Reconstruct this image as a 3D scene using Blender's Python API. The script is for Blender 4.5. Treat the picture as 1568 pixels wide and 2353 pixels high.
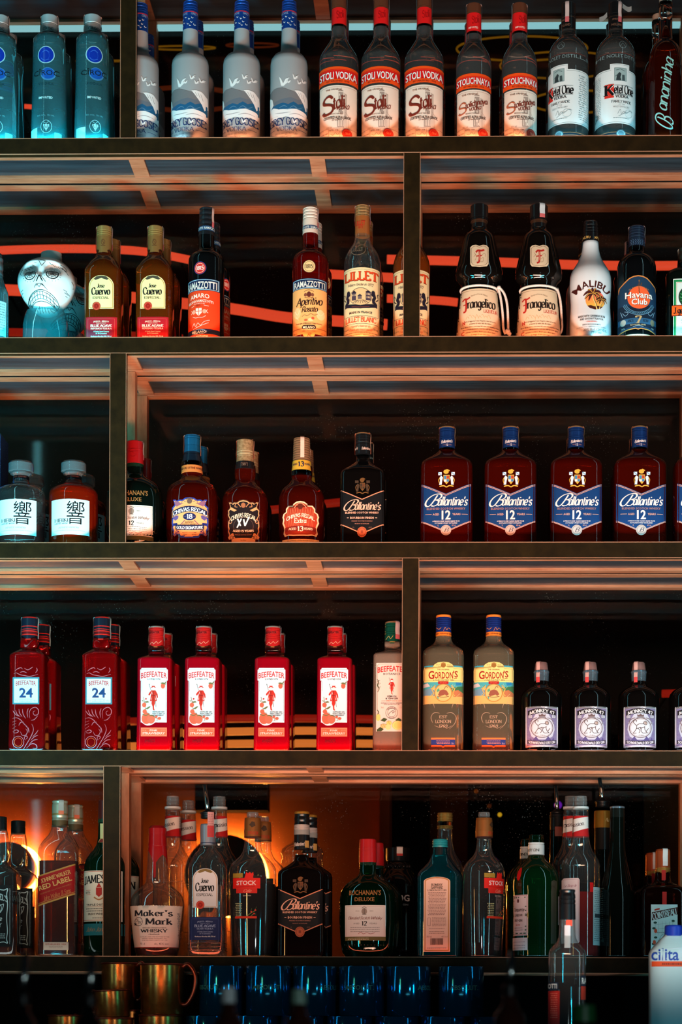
import bpy, bmesh, math, random
from mathutils import Vector, Matrix
from mathutils.geometry import tessellate_polygon
from mathutils.bvhtree import BVHTree
random.seed(7)
SC = bpy.context.scene
COL = SC.collection
for o in list(bpy.data.objects):
    bpy.data.objects.remove(o)

# ------------------------------------------------------------------ camera
FPX, PPX, HOR = 4571.0, 955.0, 2350.0        # focal length, principal column and horizon in pixels of a 1568x2353 frame
CAMY, CAMZ = -4.8, 1.55
PSI, RHO = math.radians(1.07), math.radians(0.2)
FW = Vector((-math.sin(PSI), math.cos(PSI), 0))
RT0 = Vector((math.cos(PSI), math.sin(PSI), 0))
UP0 = Vector((0, 0, 1))
RT = RT0 * math.cos(RHO) + UP0 * math.sin(RHO)
UP = UP0 * math.cos(RHO) - RT0 * math.sin(RHO)
cam = bpy.data.cameras.new('camera')
camo = bpy.data.objects.new('camera', cam)
COL.objects.link(camo)
camo.matrix_world = Matrix(((RT.x, UP.x, -FW.x, 0), (RT.y, UP.y, -FW.y, CAMY), (RT.z, UP.z, -FW.z, CAMZ), (0, 0, 0, 1)))
cam.sensor_fit = 'AUTO'
cam.sensor_width = 36
cam.lens = FPX * 36 / 2353
cam.shift_x = (784 - PPX) / 2353
cam.shift_y = (HOR - 1176.5) / 2353
cam.clip_start = 0.05
cam.dof.use_dof = True
cam.dof.focus_distance = 4.84
cam.dof.aperture_fstop = 3.2
SC.camera = camo

# ------------------------------------------------------------------ light, world, exposure
SC.view_settings.view_transform = 'Standard'
SC.view_settings.look = 'None'
SC.view_settings.exposure = -0.4
SC.view_settings.gamma = 1.0
SC.view_settings.use_curve_mapping = False
SC.render.film_transparent = False
cy = SC.cycles
cy.max_bounces = 10
cy.diffuse_bounces = 2
cy.glossy_bounces = 4
cy.transmission_bounces = 8
cy.transparent_max_bounces = 24
cy.caustics_reflective = False
cy.caustics_refractive = False
cy.sample_clamp_indirect = 3.0
cy.sample_clamp_direct = 30.0
cy.use_denoising = True
cy.use_adaptive_sampling = True
cy.adaptive_threshold = 0.02
wd = bpy.data.worlds.new('bar_gloom')
SC.world = wd
wd.use_nodes = True
wd.node_tree.nodes['Background'].inputs[0].default_value = (0.010, 0.014, 0.018, 1)
wd.node_tree.nodes['Background'].inputs[1].default_value = 0.45


def area(name, loc, target, sx, sy, col, power, spread=180):
    l = bpy.data.lights.new(name, 'AREA')
    l.shape = 'RECTANGLE'
    l.size, l.size_y = sx, sy
    l.color = col
    l.energy = power
    l.spread = math.radians(spread)
    o = bpy.data.objects.new(name, l)
    COL.objects.link(o)
    o.location = loc
    d = Vector(target) - Vector(loc)
    o.rotation_euler = d.to_track_quat('-Z', 'Y').to_euler()
    return o


# soft bar lamps low before the shelves, aimed up; further lamps added for effect
area('fill_lamp', (-0.12, -1.8, 1.2), (-0.15, 0.0, 3.5), 1.5, 0.3, (1.0, 0.54, 0.37), 46, 84)
area('cyan_lamp_west', (-1.3, -1.45, 1.2), (-1.6, 0.1, 3.5), 0.8, 0.25, (0.05, 0.74, 0.90), 56, 80)
area('cyan_lamp_east', (0.82, -1.6, 1.2), (0.95, 0.1, 3.3), 0.8, 0.25, (0.20, 0.82, 0.95), 22, 85)
area('mug_fill', (-0.98, -1.2, 1.75), (-0.62, -0.1, 1.6), 0.03, 0.4, (1.0, 0.52, 0.16), 0.5, 80)  # unseen warm light added to brighten the copper mugs
area('near_bar_fill', (0.65, -3.8, 1.46), (-0.2, -2.2, 1.5), 0.2, 0.2, (0.75, 0.95, 1.0), 1.6, 90)  # unseen dim light added to lift the near bar bottles
area('streak_light_west', (-1.28, -0.55, 3.0), (-0.6, 0.1, 3.0), 0.025, 2.9, (0.25, 0.85, 0.95), 2.6, 160)  # tall thin pair added out of view for streaks on bottle edges
area('streak_light_east', (0.86, -0.6, 3.0), (0.2, 0.1, 3.0), 0.025, 2.9, (0.45, 0.85, 0.95), 2.2, 160)
area('cup_streak_east', (0.70, -1.5, 1.57), (-0.25, -0.1, 1.62), 0.04, 0.34, (0.03, 0.66, 0.9), 0.7, 80)  # narrow pair added out of view, sized to mirror only in the cups
area('cup_streak_west', (-1.25, -1.4, 1.57), (-0.25, -0.1, 1.62), 0.04, 0.34, (0.03, 0.62, 0.9), 0.5, 80)
# colour-changing light strips on the shelves just behind the front beam: (row, first px, last px, colour, watts)
LED_C, LED_O, LED_M, LED_W = (0.05, 0.62, 0.75), (1.0, 0.30, 0.11), (1.0, 0.16, 0.07), (0.22, 0.66, 0.80)
LEDK = 0.10
LED = [(1, -230, 262, LED_C, 26), (1, 330, 420, (0.3, 0.6, 0.7), 0.8), (1, 440, 1200, LED_O, 6), (1, 1230, 1700, LED_W, 5),
       (2, -230, 240, LED_C, 13), (2, 250, 1330, LED_O, 9), (2, 1360, 1700, LED_W, 5),
       (3, -230, 240, LED_C, 7), (3, 300, 1200, LED_O, 6), (3, 1260, 1700, LED_W, 5),
       (4, -230, 230, LED_C, 8), (4, 260, 1230, LED_M, 7), (4, 1280, 1700, (0.6, 0.52, 0.62), 1.4),
       (5, -230, 200, (0.4, 0.5, 0.5), 0.8), (5, 290, 1150, LED_M, 2.4), (5, 1180, 1700, LED_W, 1.0)]

# ------------------------------------------------------------------ pixel <-> world helpers
def U(px, py, y):
    d = FW + RT * ((px - PPX) / FPX) + UP * ((HOR - py) / FPX)
    t = (y - CAMY) / d.y
    return Vector((0, CAMY, CAMZ)) + d * t


def PS(y):
    return (y - CAMY) / FPX / math.cos(PSI)


def lin(c):
    o = []
    for v in c:
        v = v / 255.0
        o.append(v / 12.92 if v <= 0.04045 else ((v + 0.055) / 1.055) ** 2.4)
    return (o[0], o[1], o[2], 1)


# ------------------------------------------------------------------ materials
MATS = {}


def setin(b, key, val):
    if key in b.inputs:
        b.inputs[key].default_value = val


def P(name, col, rough=0.5, metal=0.0, trans=0.0, ior=1.45, coat=0.0, emit=None, estr=0.0, spec=0.5, linear=False):
    if name in MATS:
        return MATS[name]
    m = bpy.data.materials.new(name)
    m.use_nodes = True
    b = m.node_tree.nodes['Principled BSDF']
    c = (col[0], col[1], col[2], 1) if linear else lin(col)
    setin(b, 'Base Color', c)
    setin(b, 'Roughness', rough)
    setin(b, 'Metallic', metal)
    setin(b, 'Transmission Weight', trans)
    setin(b, 'IOR', ior)
    setin(b, 'Coat Weight', coat)
    setin(b, 'Coat Roughness', 0.06)
    setin(b, 'Specular IOR Level', spec)
    if emit:
        setin(b, 'Emission Color', lin(emit))
        setin(b, 'Emission Strength', estr)
    MATS[name] = m
    return m


def ink(col):
    """printed paper or ink of one colour"""
    n = 'print_%02x%02x%02x' % tuple(int(v) for v in col)
    return P(n, col, rough=0.6, spec=0.25)


def foil(col, rough=0.3, metal=0.85):
    n = 'foil_%02x%02x%02x_%d' % (int(col[0]), int(col[1]), int(col[2]), rough * 100)
    return P(n, col, rough=rough, metal=metal)


def gloss(col, rough=0.25):
    n = 'gloss_%02x%02x%02x_%d' % (int(col[0]), int(col[1]), int(col[2]), rough * 100)
    return P(n, col, rough=rough)


def noisy(name, c1, c2, scale, rough, metal=0.0, stretch=(1, 1, 1), bump=0.0, lo=0.35, hi=0.65):
    if name in MATS:
        return MATS[name]
    m = P(name, c1, rough=rough, metal=metal)
    nt = m.node_tree
    b = nt.nodes['Principled BSDF']
    tc = nt.nodes.new('ShaderNodeTexCoord')
    mp = nt.nodes.new('ShaderNodeMapping')
    mp.inputs['Scale'].default_value = stretch
    nz = nt.nodes.new('ShaderNodeTexNoise')
    nz.inputs['Scale'].default_value = scale
    nz.inputs['Detail'].default_value = 6
    nz.inputs['Roughness'].default_value = 0.65
    cr = nt.nodes.new('ShaderNodeValToRGB')
    cr.color_ramp.elements[0].position = lo
    cr.color_ramp.elements[1].position = hi
    cr.color_ramp.elements[0].color = lin(c1)
    cr.color_ramp.elements[1].color = lin(c2)
    L = nt.links.new
    L(tc.outputs['Object'], mp.inputs['Vector'])
    L(mp.outputs['Vector'], nz.inputs['Vector'])
    L(nz.outputs['Fac'], cr.inputs['Fac'])
    L(cr.outputs['Color'], b.inputs['Base Color'])
    if bump:
        bp = nt.nodes.new('ShaderNodeBump')
        bp.inputs['Strength'].default_value = bump
        bp.inputs['Distance'].default_value = 0.002
        L(nz.outputs['Fac'], bp.inputs['Height'])
        L(bp.outputs['Normal'], b.inputs['Normal'])
    return m


def shell(name, tint, boost=1.25, base=0.03, rough=0.03, haze=None, hz=0.0):
    """thin glass wall: tinted see-through plus mirror reflection by angle"""
    if name in MATS:
        return MATS[name]
    m = bpy.data.materials.new(name)
    m.use_nodes = True
    nt = m.node_tree
    nt.nodes.clear()
    N = nt.nodes.new
    out = N('ShaderNodeOutputMaterial')
    tr = N('ShaderNodeBsdfTransparent')
    tr.inputs[0].default_value = lin(tint)
    gl = N('ShaderNodeBsdfGlossy')
    gl.inputs['Roughness'].default_value = rough
    gl.inputs['Color'].default_value = (1, 1, 1, 1)
    fr = N('ShaderNodeFresnel')
    fr.inputs['IOR'].default_value = 1.5
    ma = N('ShaderNodeMath')
    ma.operation = 'MULTIPLY_ADD'
    ma.use_clamp = True
    ma.inputs[1].default_value = boost
    ma.inputs[2].default_value = base
    mx = N('ShaderNodeMixShader')
    L = nt.links.new
    ge = N('ShaderNodeNewGeometry')
    io = N('ShaderNodeMapRange')
    io.inputs[3].default_value, io.inputs[4].default_value = 1.5, 1 / 1.5
    L(ge.outputs['Backfacing'], io.inputs[0])
    L(io.outputs[0], fr.inputs['IOR'])
    L(fr.outputs[0], ma.inputs[0])
    L(ma.outputs[0], mx.inputs[0])
    L(tr.outputs[0], mx.inputs[1])
    L(gl.outputs[0], mx.inputs[2])
    last = mx
    if hz:
        df = N('ShaderNodeBsdfDiffuse')
        df.inputs[0].default_value = lin(haze)
        m2 = N('ShaderNodeMixShader')
        m2.inputs[0].default_value = hz
        L(mx.outputs[0], m2.inputs[1])
        L(df.outputs[0], m2.inputs[2])
        last = m2
    L(last.outputs[0], out.inputs[0])
    MATS[name] = m
    return m


# ------------------------------------------------------------------ object helpers
def mesh_obj(name, verts, faces, mats, parent=None, fm=None, smooth=True, loc=None):
    me = bpy.data.meshes.new(name)
    me.from_pydata([tuple(v) for v in verts], [], [tuple(f) for f in faces])
    if not isinstance(mats, (list, tuple)):
        mats = [mats]
    for m in mats:
        me.materials.append(m)
    if fm:
        me.polygons.foreach_set('material_index', fm)
    if smooth:
        me.polygons.foreach_set('use_smooth', [True] * len(me.polygons))
    me.validate()
    me.update()
    o = bpy.data.objects.new(name, me)
    COL.objects.link(o)
    if parent:
        o.parent = parent
    if loc is not None:
        o.location = loc
    return o


def tag(o, label=None, cat=None, group=None, kind=None):
    if label:
        o['label'] = label
    if cat:
        o['category'] = cat
    if group:
        o['group'] = group
    if kind:
        o['kind'] = kind
    return o


def empty(name, loc=(0, 0, 0), rz=0.0):
    o = bpy.data.objects.new(name, None)
    o.empty_display_size = 0.03
    COL.objects.link(o)
    o.location = loc
    o.rotation_euler = (0, 0, rz)
    return o


def copy_tree(o, parent=None):
    c = o.copy()
    COL.objects.link(c)
    if parent:
        c.parent = parent
    for ch in list(o.children):
        copy_tree(ch, c)
    return c


class MB:
    """collects boxes, tubes and lofts into one mesh with several materials"""
    def __init__(s):
        s.v, s.f, s.m, s.mats = [], [], [], []

    def mi(s, mat):
        if mat not in s.mats:
            s.mats.append(mat)
        return s.mats.index(mat)

    def add(s, v, f, mat):
        b = len(s.v)
        s.v += [tuple(x) for x in v]
        i = s.mi(mat)
        for q in f:
            s.f.append(tuple(b + k for k in q))
            s.m.append(i)
        return s

    def box(s, x0, x1, y0, y1, z0, z1, mat, under=None):
        v = [(x0, y0, z0), (x1, y0, z0), (x1, y1, z0), (x0, y1, z0), (x0, y0, z1), (x1, y0, z1), (x1, y1, z1), (x0, y1, z1)]
        s.add(v, [(4, 5, 6, 7), (0, 1, 5, 4), (1, 2, 6, 5), (2, 3, 7, 6), (3, 0, 4, 7)], mat)
        s.add(v, [(0, 3, 2, 1)], under or mat)
        return s

    def tube(s, pts, r, mat, seg=12, closed=False, caps=True):
        pts = [Vector(p) for p in pts]
        n = len(pts)
        rr = r if isinstance(r, (list, tuple)) else [r] * n
        vs = []
        prev = None
        for i, p in enumerate(pts):
            if closed:
                t = pts[(i + 1) % n] - pts[i - 1]
            else:
                t = pts[min(i + 1, n - 1)] - pts[max(i - 1, 0)]
            t.normalize()
            if prev is None:
                a = t.orthogonal().normalized()
            else:
                a = (prev - t * prev.dot(t)).normalized()
            prev = a
            b = t.cross(a)
            for k in range(seg):
                q = 2 * math.pi * k / seg
                vs.append(p + (a * math.cos(q) + b * math.sin(q)) * rr[i])
        fs = []
        for i in range(n if closed else n - 1):
            for k in range(seg):
                a0, a1 = i * seg + k, i * seg + (k + 1) % seg
                j = (i + 1) % n
                fs.append((a0, a1, j * seg + (k + 1) % seg, j * seg + k))
        if caps and not closed:
            fs.append(tuple(range(seg))[::-1])
            fs.append(tuple((n - 1) * seg + k for k in range(seg)))
        return s.add(vs, fs, mat)

    def loft(s, rings, mats, seg=40, cap0=True, cap1=True):
        """rings: (z, a, b, n); mats: one material or one per band"""
        vs = []
        for z, a, b, n in rings:
            for k in range(seg):
                t = 2 * math.pi * (k + 0.5) / seg
                c, q = math.cos(t), math.sin(t)
                if n <= 2.01:
                    vs.append((a * c, b * q, z))
                else:
                    r = ((abs(c) / a) ** n + (abs(q) / b) ** n) ** (-1.0 / n)
                    vs.append((r * c, r * q, z))
        for i in range(len(rings) - 1):
            fs = [(i * seg + k, i * seg + (k + 1) % seg, (i + 1) * seg + (k + 1) % seg, (i + 1) * seg + k) for k in range(seg)]
            m = mats[i] if isinstance(mats, (list, tuple)) else mats
            if i == 0:
                base = len(s.v)
                s.v += vs
            mi = s.mi(m)
            for q in fs:
                s.f.append(tuple(base + k for k in q))
                s.m.append(mi)
        last = mats[-1] if isinstance(mats, (list, tuple)) else mats
        first = mats[0] if isinstance(mats, (list, tuple)) else mats
        if cap0:
            s.f.append(tuple(base + k for k in range(seg))[::-1])
            s.m.append(s.mi(first))
        if cap1:
            s.f.append(tuple(base + (len(rings) - 1) * seg + k for k in range(seg)))
            s.m.append(s.mi(last))
        return s

    def build(s, name, parent=None, smooth=True, loc=None):
        return mesh_obj(name, s.v, s.f, s.mats, parent, s.m, smooth, loc)


def sharp(o, ang=35):
    """keep hard edges crisp on a smooth-shaded mesh"""
    bm = bmesh.new()
    bm.from_mesh(o.data)
    lim = math.radians(ang)
    for e in bm.edges:
        if len(e.link_faces) == 2 and e.calc_face_angle(0) > lim:
            e.smooth = False
    bm.to_mesh(o.data)
    bm.free()
    return o


def crom(pts, k=5, closed=False):
    """smooth curve through points"""
    n = len(pts)
    if n < 3:
        return [tuple(p) for p in pts]
    out = []
    for i in range(n if closed else n - 1):
        g = lambda j: pts[j % n] if closed else pts[max(0, min(n - 1, j))]
        p0, p1, p2, p3 = g(i - 1), g(i), g(i + 1), g(i + 2)
        for q in range(k):
            t = q / k
            out.append(tuple(0.5 * ((2 * b) + (c - a) * t + (2 * a - 5 * b + 4 * c - d) * t * t + (3 * b - a - 3 * c + d) * t ** 3)
                             for a, b, c, d in zip(p0, p1, p2, p3)))
    if not closed:
        out.append(tuple(pts[-1]))
    return out


def pchip(xs, ys):
    n = len(xs)
    h = [xs[i + 1] - xs[i] for i in range(n - 1)]
    dl = [(ys[i + 1] - ys[i]) / h[i] for i in range(n - 1)]
    m = [0.0] * n
    m[0], m[-1] = dl[0], dl[-1]
    for i in range(1, n - 1):
        if dl[i - 1] * dl[i] > 0:
            w1, w2 = 2 * h[i] + h[i - 1], h[i] + 2 * h[i - 1]
            m[i] = (w1 + w2) / (w1 / dl[i - 1] + w2 / dl[i])

    def f(x):
        if x <= xs[0]:
            return ys[0]
        if x >= xs[-1]:
            return ys[-1]
        i = 0
        while x > xs[i + 1]:
            i += 1
        t = (x - xs[i]) / h[i]
        return (ys[i] * (1 + 2 * t) * (1 - t) ** 2 + h[i] * m[i] * t * (1 - t) ** 2
                + ys[i + 1] * t * t * (3 - 2 * t) + h[i] * m[i + 1] * t * t * (t - 1))
    return f


# ------------------------------------------------------------------ lettering
GL = {
 'A': '8;L 0 0 4 10 8 0;L 1.6 3.6 6.4 3.6', 'B': '7.4;L 1 0 1 10;C 1 10 4.6 9.9 6 7.7 4.8 5.5 1 5.3;C 1 5.3 5.2 5.2 6.8 2.7 5.2 .2 1 0',
 'C': '8;C 7.4 7.6 6.3 9.4 4.3 10 1.8 8.8 .7 5 1.8 1.2 4.3 0 6.4 .6 7.6 2.4', 'D': '8.4;L 1 0 1 10;C 1 10 4.6 9.8 7 8.2 7.8 5 7 1.8 4.6 .2 1 0',
 'E': '7;L 1 0 1 10;L 1 10 6.2 10 6.3 8;L 1 5.2 5 5.2;L 1 0 6.4 0 6.6 2', 'F': '6.6;L 1 0 1 10;L 1 10 6.2 10 6.3 8;L 1 5.2 5 5.2',
 'G': '8.6;C 7.4 7.8 6.3 9.4 4.3 10 1.8 8.8 .7 5 1.8 1.2 4.3 0 6.4 .4 7.7 1.6;L 7.7 0 7.7 4.4 5.2 4.4', 'H': '8.6;L 1 0 1 10;L 7.6 0 7.6 10;L 1 5.1 7.6 5.1',
 'I': '3;L 1.5 0 1.5 10', 'J': '5.4;L 4 10 4 2.4;C 4 2.4 3.4 .4 1.8 0 .5 1.4', 'K': '8;L 1 0 1 10;L 7 10 1 4.2;L 3 6 7.6 0',
 'L': '6.6;L 1 10 1 0;L 1 0 6.2 0 6.4 2.2', 'M': '10.4;L 1 0 1.3 10 5.2 1.6 9.1 10 9.4 0', 'N': '8.8;L 1 0 1 10 7.8 0 7.8 10',
 'O': '9;O 4.5 10 1.6 8.6 .7 5 1.6 1.4 4.5 0 7.4 1.4 8.3 5 7.4 8.6', 'P': '7;L 1 0 1 10;C 1 10 5 9.8 6.2 7.4 5 5 1 4.7',
 'Q': '9;O 4.5 10 1.6 8.6 .7 5 1.6 1.4 4.5 0 7.4 1.4 8.3 5 7.4 8.6;L 4.8 2.6 8.4 -1.6', 'R': '8;L 1 0 1 10;C 1 10 5 9.8 6.2 7.5 5 5.3 1 5;L 3.6 5 7.6 0',
 'S': '6.6;C 5.6 8.2 4.2 9.8 2.6 9.9 1 8.6 1.2 6.6 3.4 5.4 5.4 4.2 6 2.2 4.8 .4 3 0 1.4 .4 .6 2', 'T': '7.6;L 3.8 0 3.8 10;L .4 8 .6 10 7 10 7.2 8',
 'U': '8.6;L 1 10 1 3.4;C 1 3.4 1.8 .8 4.2 0 6.6 .8 7.6 3.4;L 7.6 3.4 7.6 10', 'V': '8;L .2 10 4 0 7.8 10', 'W': '11.4;L .2 10 3 0 5.7 9 8.4 0 11.2 10',
 'X': '8;L .4 10 7.6 0;L 7.4 10 .5 0', 'Y': '7.8;L .2 10 3.9 5 7.6 10;L 3.9 5 3.9 0', 'Z': '7;L .8 8 .9 10 6.2 10 .7 0 6.3 0 6.5 2',
 'a': '6;C 5 5.4 3.8 6.5 2 6.2 .7 3.6 1.2 .8 2.8 0 5 2;L 5.1 6.4 5.1 0', 'b': '6.6;L 1 10 1 0;C 1 4.5 3 6.5 5.2 5.6 5.9 3.2 5.2 .9 3 0 1 1.6',
 'c': '5.6;C 5 5.2 3.6 6.5 1.6 5.8 .8 3.2 1.6 .8 3.6 0 5.1 1.2', 'd': '6.6;L 5.5 10 5.5 0;C 5.5 4.5 3.6 6.5 1.4 5.6 .7 3.2 1.4 .9 3.4 0 5.5 1.6',
 'e': '5.8;C .9 3.3 5.2 3.5 4.8 5.6 3 6.5 1.4 5.5 .8 3.2 1.6 .8 3.4 0 5.2 1.3', 'f': '4.4;C 4.6 9.2 3.5 10 2.3 9 2 7;L 2 7.2 2 0;L .4 6.3 4 6.3',
 'g': '6;C 5 5.4 3 6.5 .9 5 .9 2.2 3 .4 5 2.2;L 5.1 6.4 5.1 -1;C 5.1 -1 4.4 -2.8 2.6 -3 .8 -2.2', 'h': '6.4;L 1 10 1 0;C 1 4.2 2.6 6.2 4.4 6.3 5.3 4.6;L 5.3 4.6 5.3 0',
 'i': '2.6;L 1.2 6.5 1.2 0;L 1.2 8.4 1.2 9.4', 'j': '3;L 1.8 6.5 1.8 -1.4;C 1.8 -1.4 1 -2.9 -.4 -2.6;L 1.8 8.4 1.8 9.4', 'k': '6;L 1 10 1 0;L 5 6.5 1 2.6;L 2.5 4 5.6 0',
 'l': '2.6;L 1.2 10 1.2 0', 'm': '9.4;L 1 6.5 1 0;C 1 4.4 2.4 6.2 3.8 6.3 4.6 4.6;L 4.6 4.6 4.6 0;C 4.6 4.4 6 6.2 7.4 6.3 8.2 4.6;L 8.2 4.6 8.2 0',
 'n': '6.4;L 1 6.5 1 0;C 1 4.2 2.6 6.2 4.4 6.3 5.3 4.6;L 5.3 4.6 5.3 0', 'o': '6.2;O 3.1 6.5 1.2 5.6 .7 3.2 1.2 .9 3.1 0 5 .9 5.5 3.2 5 5.6',
 'p': '6.6;L 1 6.5 1 -3;C 1 4.5 3 6.5 5.2 5.6 5.9 3.2 5.2 .9 3 0 1 1.6', 'q': '6.6;L 5.5 6.5 5.5 -3;C 5.5 4.5 3.6 6.5 1.4 5.6 .7 3.2 1.4 .9 3.4 0 5.5 1.6',
 'r': '4.4;L 1 6.5 1 0;C 1 4 2.2 6 4.2 6.2', 's': '5;C 4.4 5.4 2.8 6.5 1 5.4 1.4 3.8 3.6 2.8 4.5 1.4 3.4 .1 1.8 .1 .6 1.2', 't': '4.2;L 1.9 8.8 1.9 1.6;C 1.9 1.6 2.6 0 4 .5;L .4 6.4 3.8 6.4',
 'u': '6.4;L 1 6.5 1 2;C 1 2 1.8 .1 3.6 .2 5.2 2.2;L 5.2 6.5 5.2 0', 'v': '5.6;L .4 6.5 2.8 0 5.2 6.5', 'w': '8;L .4 6.5 2.3 0 4 6 5.7 0 7.6 6.5', 'x': '5.6;L .5 6.5 5.1 0;L 5 6.5 .6 0',
 'y': '5.6;L .4 6.5 2.9 .2;L 5.2 6.5 2.6 -1.4;C 2.6 -1.4 1.8 -2.9 .4 -2.6', 'z': '5.4;L .7 6.4 4.8 6.4 .6 0 4.9 0',
 '0': '7;O 3.5 10 1.4 8.4 .8 5 1.4 1.6 3.5 0 5.6 1.6 6.2 5 5.6 8.4', '1': '4.6;L .8 8 2.6 10 2.6 0', '2': '6.8;C .9 7.6 2 9.7 3.8 10 5.6 8.6 5.4 6 3 3 .8 0;L .8 0 6.2 0',
 '3': '6.6;C .9 8.6 3 10 5.2 9 5.2 6.6 2.8 5.3;C 2.8 5.3 5.6 5 6 2.4 4.2 .2 2.2 0 .6 1.4', '4': '7;L 4.8 0 4.8 10 .6 3 6.4 3', '5': '6.6;L 5.6 10 1.6 10 1.2 5.4;C 1.2 5.4 3.4 6.2 5.6 4.8 5.8 2 3.8 .1 2 0 .6 1.2',
 '7': '6.4;L .6 8 .7 10 5.8 10 2.2 0', '8': '6.8;O 3.4 10 1.4 8.8 1.4 6.4 3.4 5.2 5.4 6.4 5.4 8.8;O 3.4 5.2 1.2 4 1 1.6 3.4 0 5.8 1.6 5.6 4', '9': '6.6;C 5.8 7 4.6 4.6 2.4 4.4 1 6.6 1.8 9.4 3.8 10 5.6 8.6 5.8 5 4.6 1.4 2.2 0',
 '6': '6.6;C 5.4 9.2 3.6 10 1.6 8 .8 4 1.6 .8 3.4 0 5.4 1 5.8 3.4 4.4 5.4 2.4 5.2 1 3.4', '&': '8;C 7.4 4 5 .6 3 0 1 1 1 3 3.4 5.4 5 7.4 4.4 9.6 3 10 2 8.6 2.6 6.6 7.4 0',
 "'": '2.4;L 1.3 10 1 7.4', '.': '2.6;L 1.2 .1 1.2 1', '-': '4.4;L .6 3.4 3.8 3.4', '/': '5;L .4 -.6 4.4 10.4', ',': '2.4;L 1.4 .8 .8 -1.4',
 # swash capitals and linked forms for signature lettering
 '\u0001': '11;C 6.4 9.4 5.2 5 3.6 1.2 1.8 -.2 -.2 .6 -1.2 3 -.2 6.4 2.4 9.2 5.6 10.4 8.8 10.2 10 8.4 8.8 6.2 6 5.3;C 6 5.3 8.6 4.8 9.4 2.6 8 .6 6 0 4.4 .5',
 '\u0002': '8;C 7.2 9.4 5.6 10.6 3.4 9.6 2.6 7.6 3.8 5.6 4 3 2.6 0 .6 -2.4 -1.4 -3 -2 -1.6 .2 -.4',
}


def parse(g):
    p = GL[g].split(';')
    st = []
    for q in p[1:]:
        t = q.split()
        n = [float(v) for v in t[1:]]
        st.append((t[0], [(n[i], n[i + 1]) for i in range(0, len(n), 2)]))
    return float(p[0]), st


def ribbon(pts, wf, closed=False):
    v, f = [], []
    n = len(pts)
    for i in range(n):
        a = pts[i - 1] if (i or closed) else pts[i]
        b = pts[(i + 1) % n] if (i < n - 1 or closed) else pts[i]
        dx, dy = b[0] - a[0], b[1] - a[1]
        l = math.hypot(dx, dy) or 1
        dx, dy = dx / l, dy / l
        w = wf(dx, dy, i / (n - 1 or 1)) / 2
        v += [(pts[i][0] - dy * w, pts[i][1] + dx * w), (pts[i][0] + dy * w, pts[i][1] - dx * w)]
    for i in range(n if closed else n - 1):
        j = (i + 1) % n
        f.append((2 * i, 2 * i + 1, 2 * j + 1, 2 * j))
    return v, f


STY = {  # thin, thick, shear, serif, spacing
 'serif': (0.75, 1.75, 0, 1, 0.5), 'serifb': (1.0, 2.3, 0, 1, 0.9), 'roman': (0.5, 1.2, 0, 1, 1.2), 'script': (0.6, 1.35, 0.34, 0, -0.35), 'scriptb': (0.7, 1.9, 0.32, 0, -0.15),
 'hair': (0.3, 0.6, 0.36, 0, -0.5), 'black': (0.8, 2.5, 0, 1, 0.2), 'mono': (1.0, 1.15, 0.2, 0, -0.1)}


def stroke_text(s, style):
    thin, thick, shear, ser, sp = STY[style]
    V, F = [], []
    x = 0.0
    ca, sa = math.cos(0.3), math.sin(0.3)

    def wf(dx, dy, t):
        return thin + (thick - thin) * abs(dy * ca + dx * -sa if style != 'mono' else 1) ** 1.3

    def put(v, f):
        b = len(V)
        V.extend((p[0] + x + p[1] * shear, p[1]) for p in v)
        F.extend(tuple(b + k for k in q) for q in f)
    for ch in s:
        if ch == ' ':
            x += 3.6
            continue
        if ch not in GL:
            ch = '.'
        w, st = parse(ch)
        for kind, pts in st:
            if kind == 'L':
                for a, b in zip(pts[:-1], pts[1:]):
                    put(*ribbon([a, b], wf))
                if ser:
                    for e, o in ((pts[0], pts[1]), (pts[-1], pts[-2])):
                        if abs(e[0] - o[0]) < abs(e[1] - o[1]) * 0.75 and (abs(e[1]) < .05 or abs(e[1] - 10) < .05 or abs(e[1] - 6.5) < .15) and len(pts) <= 5:
                            h = thick * 0.5 + 0.75
                            hh = 0.7 * min(1.0, thin + .2)
                            y0 = e[1] if e[1] < 1 else e[1] - hh
                            put([(e[0] - h, y0), (e[0] + h, y0), (e[0] + h, y0 + hh), (e[0] - h, y0 + hh)], [(0, 1, 2, 3)])
            else:
                c = crom(pts, 5, kind == 'O')
                put(*ribbon(c, wf, kind == 'O'))
        x += w + sp
    W = max(1e-6, x - sp)
    return [(a / 10, b / 10) for a, b in V], F, W / 10


FONT_CACHE = {}
TMPC = bpy.data.curves.new('lettering', 'FONT')
TMPO = bpy.data.objects.new('lettering', TMPC)


def font_text(s, bold, res):
    key = (s, bold, res)
    if key not in FONT_CACHE:
        TMPC.body = s
        TMPC.size = 1.0
        TMPC.resolution_u = res
        TMPC.offset = 0.018 if bold else 0.0
        TMPC.fill_mode = 'FRONT'
        me = bpy.data.meshes.new_from_object(TMPO)
        v = [(p.co.x, p.co.y) for p in me.vertices]
        f = [tuple(q.vertices) for q in me.polygons]
        bpy.data.meshes.remove(me)
        if v:
            x0 = min(p[0] for p in v)
            W = max(p[0] for p in v) - x0
            v = [((a - x0) / 0.727, b / 0.727) for a, b in v]     # cap height becomes 1
            W /= 0.727
        else:
            W = 1
        FONT_CACHE[key] = (v, f, W)
    return FONT_CACHE[key]


# ------------------------------------------------------------------ bottle kinds
ZS = {}                                   # shelf tops, filled by the setting


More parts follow.
